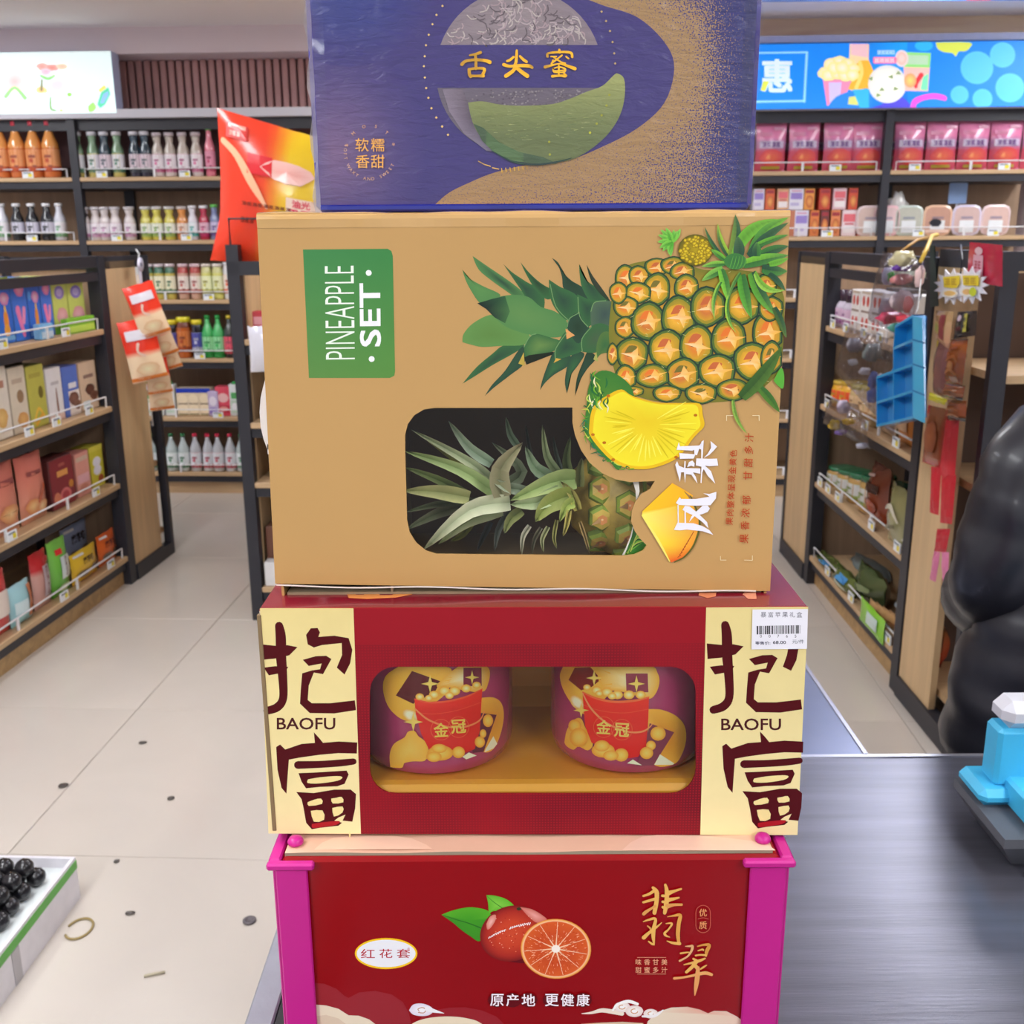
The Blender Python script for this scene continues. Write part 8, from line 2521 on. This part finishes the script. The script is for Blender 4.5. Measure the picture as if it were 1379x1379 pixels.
for q, lb, c_ in (([(1274, 566), (1292, 566), (1286, 640), (1264, 640)], 'wide red strap hanging from the snack strip', (206, 30, 50)), ([(1254, 628), (1268, 630), (1264, 694), (1252, 690)], 'short narrow red strap, left of the wide one', (200, 34, 52)),
                  ([(1268, 640), (1288, 640), (1282, 706), (1266, 704)], 'long red strap continuing below the wide one', (200, 30, 48)), ([(1262, 712), (1280, 712), (1274, 744), (1258, 742)], 'red plastic buckle end below the straps', (190, 30, 50)),
                  ([(1258, 742), (1266, 744), (1260, 784), (1252, 780)], 'left pink strip at the bottom of the hanging goods', (214, 120, 160)), ([(1268, 742), (1278, 744), (1276, 794), (1270, 792)], 'right pink strip at the bottom of the hanging goods', (218, 126, 166))):
    flat_pack('strap', q, NS - .006, lb, 'strap', c_, (), .012, gloss=False, part='band')
flat_pack('hang_card', [(1306, 326), (1350, 330), (1350, 386), (1302, 378)], NS - .005, 'crimson printed card hanging at the upper right', 'card', (196, 40, 72), [('r', .2, .15, .5, .7, (226, 170, 186)), ('e', .35, .8, .12, .1, (230, 190, 200)), ('m', .24, .35, .22, .2, (170, 30, 60), 2)], .004, part='card')

# ================================================================== person at the right
M['skin'] = mat('skin', (206, 160, 132), rough=.5)
M['jacket'] = mat('black_padded_jacket', (30, 30, 38), rough=.4, noise=.2, nscale=8, bump=.6, bscale=14, coat=.1)
M['trousers'] = mat('dark_brown_trousers', (40, 30, 32), rough=.7, noise=.2, nscale=8, bump=.4, bscale=14)
M['hair'] = mat('black_hair', (24, 20, 20), rough=.45, noise=.2, nscale=40, stretch=(6, 6, 1))
PX, PY = 0.972, 1.60
per = thing('person', (PX, PY, 0), 'person in a black padded jacket and dark trousers at the right edge', 'person', R(3))
per.scale = (.95, .95, .93)


def skin_mesh(name, verts, edges, radii, m, parent, sub=2, wob=0.0):
    me = bpy.data.meshes.new(name)
    me.from_pydata(verts, edges, [])
    o = bpy.data.objects.new(name, me)
    COL.objects.link(o)
    o.parent = parent
    sk = o.modifiers.new('skin', 'SKIN')
    for i, r_ in enumerate(radii):
        sv = me.skin_vertices[0].data[i]
        sv.radius = r_ if isinstance(r_, tuple) else (r_, r_)
        sv.use_root = i == 0
    sk.use_smooth_shade = True
    ss = o.modifiers.new('sub', 'SUBSURF'); ss.levels = sub; ss.render_levels = sub
    if wob:
        tx = bpy.data.textures.new(name + '_folds', 'CLOUDS'); tx.noise_scale = .11
        dm = o.modifiers.new('folds', 'DISPLACE'); dm.texture = tx; dm.strength = wob; dm.mid_level = .5
    # bake to a plain mesh
    bpy.context.view_layer.update()
    dg = bpy.context.evaluated_depsgraph_get()
    nm = bpy.data.meshes.new_from_object(o.evaluated_get(dg))
    o.modifiers.clear()
    o.data = nm
    bpy.data.meshes.remove(me)
    nm.materials.clear(); nm.materials.append(M[m])
    for p_ in nm.polygons: p_.use_smooth = True
    WORLD[o.name] = WORLD[parent.name]
    return o


V = [(0, 0, .90), (0, 0, 1.02), (0, .0, 1.15), (0, 0, 1.27), (0, .01, 1.35), (0, .025, 1.42), (0, .03, 1.47), (0, .03, 1.56),
     (-.16, 0, 1.26), (-.22, .0, 1.04), (-.10, .19, .955), (.16, 0, 1.26), (.22, 0, 1.04), (.10, .19, .955),
     (-.09, 0, .86), (-.10, .02, .48), (-.10, -.02, .08), (-.10, .09, .04), (.09, 0, .86), (.10, .02, .48), (.10, -.02, .08), (.10, .09, .04)]
E = [(0, 1), (1, 2), (2, 3), (3, 4), (4, 5), (5, 6), (6, 7), (3, 8), (8, 9), (9, 10), (3, 11), (11, 12), (12, 13), (0, 14), (14, 15), (15, 16), (16, 17), (0, 18), (18, 19), (19, 20), (20, 21)]
RAD = [(.13, .1), (.12, .09), (.13, .1), (.12, .09), .055, .06, .078, .07, .055, .04, .028, .055, .04, .028, .08, .055, .036, .03, .08, .055, .036, .03]
skin_mesh('body', V, E, RAD, 'skin', per)
def loft(mb, rings_, n=26, ridges=0.0, col=(30, 30, 38)):
    """rings_: (centre, rx, ry) along a path, padded ridges between the seams"""
    vs, fs = [], []
    q = []
    for (c0, a0, b0), (c1, a1, b1) in zip(rings_, rings_[1:]):
        c0, c1 = Vector(c0), Vector(c1)
        m_ = max(2, int((c1 - c0).length / .0165))
        for k in range(m_):
            t = k / m_
            q.append((c0.lerp(c1, t), a0 + (a1 - a0) * t, b0 + (b1 - b0) * t))
    q.append((Vector(rings_[-1][0]), rings_[-1][1], rings_[-1][2]))
    rn = random.Random(4)
    L_ = 0
    for i, (c, a, b_) in enumerate(q):
        d = (q[min(i + 1, len(q) - 1)][0] - q[max(i - 1, 0)][0]).normalized()
        u = Vector((1, 0, 0)) - d * d.x
        u = u.normalized() if u.length > .3 else (Vector((0, 1, 0)) - d * d.y).normalized()
        v = d.cross(u)
        if i: L_ += (c - q[i - 1][0]).length
        puff = ridges * abs(math.sin(math.pi * L_ / .075)) ** .6
        for k in range(n):
            t = 2 * math.pi * k / n
            w_ = puff + ridges * .45 * math.sin(3 * t + i * .7) + rn.uniform(-.12, .12) * ridges
            vs.append(c + u * math.cos(t) * (a + w_) + v * math.sin(t) * (b_ + w_))
    m_ = len(q)
    for i in range(m_ - 1):
        for k in range(n):
            k2 = (k + 1) % n
            fs.append((i * n + k, i * n + k2, (i + 1) * n + k2, (i + 1) * n + k))
    fs.append(tuple(range(n))[::-1]); fs.append(tuple((m_ - 1) * n + k for k in range(n)))
    mb.faces(vs, fs, col, 0, True)


mb = MB(); loft(mb, [((0, 0, .70), .252, .19), ((0, 0, .86), .238, .175), ((0, 0, 1.05), .20, .15), ((0, 0, 1.22), .185, .13), ((0, 0, 1.29), .15, .11), ((0, .01, 1.345), .085, .08)], 30, .008)
mb.build('jacket', 'jacket', per)
for s_ in (-1, 1):
    mb = MB(); loft(mb, [((s_ * .07, 0, 1.29), .06, .06), ((s_ * .13, 0, 1.27), .078, .078), ((s_ * .165, 0, 1.21), .08, .08), ((s_ * .20, .0, 1.04), .072, .075), ((s_ * .17, .09, .96), .066, .07), ((s_ * .09, .2, .955), .05, .05)], 20, .006)
    mb.build('sleeve', 'jacket', per)
mb = MB(); loft(mb, [((0, 0, .72), .20, .14), ((0, 0, .84), .20, .15), ((0, 0, .9), .17, .13)], 26, .003)
for s_ in (-1, 1): loft(mb, [((s_ * .135, .01, .05), .10, .10), ((s_ * .13, .0, .10), .108, .10), ((s_ * .12, .01, .46), .118, .115), ((s_ * .105, 0, .76), .125, .13)], 22, .005)
mb.build('trousers', 'trousers', per)
for s_ in (-1, 1):
    mb = MB(); mb.ball((s_ * .10, .06, .045), .05, .13, .045, 14, 8, (30, 28, 30)); mb.box(s_ * .10 - .045, -.06, 0, s_ * .10 + .045, .18, .02, (220, 220, 220), bev=.01)
    mb.build('shoe', 'goods', per)
    vs, es, rs = [(s_ * .085, .2, .955), (s_ * .07, .25, .955)], [(0, 1)], [(.026, .02), (.038, .018)]
    for k, (dx, ln) in enumerate(((-.027, .062), (-.009, .074), (.009, .07), (.027, .056))):
        b0 = len(vs)
        vs += [(s_ * .06 + dx, .285, .955), (s_ * .06 + dx * 1.1, .285 + ln * .55, .945), (s_ * .06 + dx * 1.1, .285 + ln, .925)]
        es += [(1, b0), (b0, b0 + 1), (b0 + 1, b0 + 2)]
        rs += [.0105, .009, .0075]
    b0 = len(vs)
    vs += [(s_ * .07 - s_ * .036, .24, .955), (s_ * .07 - s_ * .052, .275, .945), (s_ * .07 - s_ * .054, .3, .935)]
    es += [(1, b0), (b0, b0 + 1), (b0 + 1, b0 + 2)]
    rs += [.013, .011, .009]
    skin_mesh('hand', vs, es, rs, 'skin', per, 2)
mb = MB()
mb.ball((0, .015, 1.535), .092, .105, .115, 20, 14, (24, 20, 20), lump=.02)
mb.ball((0, -.035, 1.47), .075, .055, .09, 16, 10, (24, 20, 20), lump=.03)
mb.build('hair', 'hair', per)
mb = MB()
mb.ball((0, .045, 1.50), .07, .078, .095, 18, 12, (206, 160, 132)); mb.ball((0, .125, 1.49), .012, .014, .018, 8, 6, (206, 156, 128))
for s_ in (-1, 1):
    mb.ball((s_ * .078, .02, 1.495), .012, .02, .03, 8, 6, (200, 150, 124)); mb.ball((s_ * .028, .112, 1.51), .011, .008, .007, 8, 6, (240, 240, 240)); mb.ball((s_ * .028, .119, 1.51), .005, .004, .005, 6, 5, (30, 20, 16))
mb.box(-.022, .110, 1.452, .022, .122, 1.459, (170, 90, 84), bev=.003)
mb.build('face', mat('face_skin', None, rough=.5), per)
mb = MB()
mb.lathe([(.085, 0), (.09, .02), (.08, .05), (.07, .055)], 0, .01, 18, (30, 30, 38), z0=1.33); mb.build('collar', 'jacket', per)

# ================================================================== countertop device
pz = ZC
r_ = thing('cash_scanner', (ground(1290, 1092, pz).x + .09, ground(1290, 1092, pz).y - .02, pz), 'sky-blue and dark grey countertop device with a white top at the right edge', 'device', 0)
gx, gy = ground(1287, 1095, pz + .005).x, ground(1287, 1095, pz + .005).y
mb = MB()
x0, x1, y0, y1 = gx, gx + .19, gy - .13, gy + .015
bt = [(x0 + .022, y0 + .02), (x1 - .02, y0 + .02), (x1 - .02, y1 - .02), (x0 + .022, y1 - .02)]
tp = [(x0, y0), (x1, y0), (x1, y1), (x0, y1)]
zb_, zt_ = pz + .002, pz + .048
for i in range(4):
    j = (i + 1) % 4
    mb.add([(*bt[i], zb_), (*bt[j], zb_), (*tp[j], zt_ - .012), (*tp[i], zt_ - .012)], (72, 74, 80)); mb.add([(*tp[i], zt_ - .012), (*tp[j], zt_ - .012), (*tp[j], zt_), (*tp[i], zt_)], (88, 90, 96))
mb.add([(*p, zt_) for p in tp], (84, 86, 92)); mb.add([(*p, zb_) for p in bt][::-1], (30, 30, 34))
mb.build('base', 'goods', r_, world=True)
CY_ = (70, 184, 228)
mb = MB(); mb.box(x0 + .001, y1 - .075, zt_, x1 - .01, y1 - .001, zt_ + .022, CY_, bev=.008); mb.box(x0 + .036, y0 + .004, zt_, x1 - .006, y1 - .03, zt_ + .035, CY_, bev=.004)
mb.build('body', mat('sky_blue_plastic', None, rough=.3), r_, world=True)
mb = MB(); mb.box(x0 + .022, y1 - .06, zt_ + .02, x1 - .02, y1 - .02, zt_ + .098, CY_, bev=.005); mb.build('column', bpy.data.materials['sky_blue_plastic'], r_, world=True)
mb = MB(); mb.box(x0 + .024, y1 - .065, zt_ + .098, x1 - .02, y1 - .016, zt_ + .134, (206, 206, 214), bev=.012); mb.build('top_cap', 'goods_gloss', r_, world=True)
mb = MB(); mb.tube([(x0 + .03, y0 + .0, pz + .004), (x0 + .04, y0 - .05, pz + .004), (x0 + .09, y0 - .10, pz + .004)], .0035, 6, (24, 24, 28)); mb.build('black_tube', 'goods', r_, world=True)  # thin black tube lying on the counter before the base

# ================================================================== crate of black plums at the left, on the floor
br_ = ground(104, 1205)
r_ = thing('fruit_crate', (br_.x - .2, br_.y - .25, 0), 'white cardboard crate with a green stripe on the floor, lower left', 'crate', YAW)
HC = .108
mb = MB()
X1, Y1 = .2, .25
for (x0, y0, x1, y1) in ((-.2, -.25, .2, -.242), (-.2, .242, .2, .25), (-.2, -.242, -.192, .242), (.192, -.242, .2, .242)): mb.box(x0, y0, 0 if y0 < 0 or x0 < 0 else 0, x1, y1, HC, (226, 222, 228))
mb.box(-.192, -.242, 0, .192, .242, .004, (206, 202, 206)); mb.build('crate_box', 'goods', r_)
mb = MB(); mb.box(.2, -.25, HC - .028, .2016, .25, HC - .008, (84, 170, 60)); mb.box(-.2, .2501, HC - .028, .2, .2515, HC - .008, (84, 170, 60)); mb.box(-.2, -.2515, HC - .028, .2, -.2501, HC - .008, (84, 170, 60)); mb.build('green_stripe', 'goods', r_)
mb = MB(); mb.box(-.192, -.242, HC - .03, .192, .242, HC - .025, (226, 232, 232)); mb.build('inner_sheet', 'goods', r_)
mb = MB(); mb.box(.2002, -.05, 0, .2012, -.02, HC - .03, (180, 176, 180)); mb.build('side_notch', 'goods', r_)
M['plum'] = mat('black_plum', (28, 26, 30), rough=.3, coat=.4)
pl0 = None
rd = random.Random(2)
k = 0
Wc = Matrix.Translation(r_.location) @ Matrix.Rotation(YAW, 4, 'Z')
for lay in (0, 1):
    for i in range(9 - lay * 2):
        for j in range(9 - lay):
            x, y = -.16 + i * .043 + lay * .03, -.19 + j * .052 + lay * .04
            if x > .13 + .02 * (lay == 0) or y > .2 - lay * .03: continue
            p = Wc @ Vector((x + rd.uniform(-.004, .004), y + rd.uniform(-.004, .004), HC - .025 + lay * .032))
            if pl0 is None:
                pl0 = thing('plum', p, '', 'fruit')
                mb = MB(); mb.ball((0, 0, .021), .021, .021, .021, 12, 8, (28, 26, 30), lump=.02); mb.build('flesh', 'plum', pl0)
                mb = MB(); mb.tube([(0, 0, .04), (.002, 0, .046)], .0015, 5, (80, 60, 40)); mb.build('stem', 'goods', pl0)
                o = pl0
            else: o = copy_tree(pl0, p)
            tag(o, 'small round black plum heaped in the white crate with the green stripe', 'fruit', 'black plums in the crate')

# ================================================================== small litter on the floor
def litter(name, px, py, label_, cat, fn):
    p = ground(px, py)
    mb = MB(); fn(mb)
    o = mb.build(name, 'goods', org=(0, 0, 0)); o.location = (p.x, p.y, 0.0); return tag(o, label_, cat)
litter('rubber_band', 107, 1252, 'yellow-brown rubber band lying on the floor near the crate', 'rubber band', lambda mb: mb.tube([(.028 * math.cos(t), .036 * math.sin(t), .003) for t in [-2.5 + 5.4 * k / 20 for k in range(21)]], .0028, 6, (150, 130, 80)))
litter('plastic_ring', 336, 1241, 'small grey plastic ring on the floor beside the counter', 'ring', lambda mb: mb.lathe([(.013, 0), (.015, .002), (.015, .005), (.009, .006), (.008, .003)], 0, 0, 16, (96, 88, 92)))
chip = lambda a, b_: (lambda mb: mb.ball((0, 0, .003), a, b_, .003, 8, 5, (78, 70, 66), lump=.2))
for px, py, a, b_, ds in ((192, 1001, .013, .008, 'small dark scrap in the middle of the tiles'), (230, 1076, .010, .009, 'small dark crumb near the gift boxes'), (85, 1059, .014, .012, 'grey crumb on the tile joint at the left'), (157, 1161, .007, .007, 'tiny black pip on the floor beside the crate'), (175, 1231, .012, .006, 'thin dark sliver on the floor')):
    litter('floor_scrap', px, py, ds, 'scrap', chip(a, b_))
litter('floor_scrap', 207, 1316, 'pale curl of paper on the floor, lower left', 'scrap', lambda mb: mb.tube([(-.02, 0, .003), (0, .006, .004), (.02, .012, .003)], .003, 6, (196, 186, 160)))
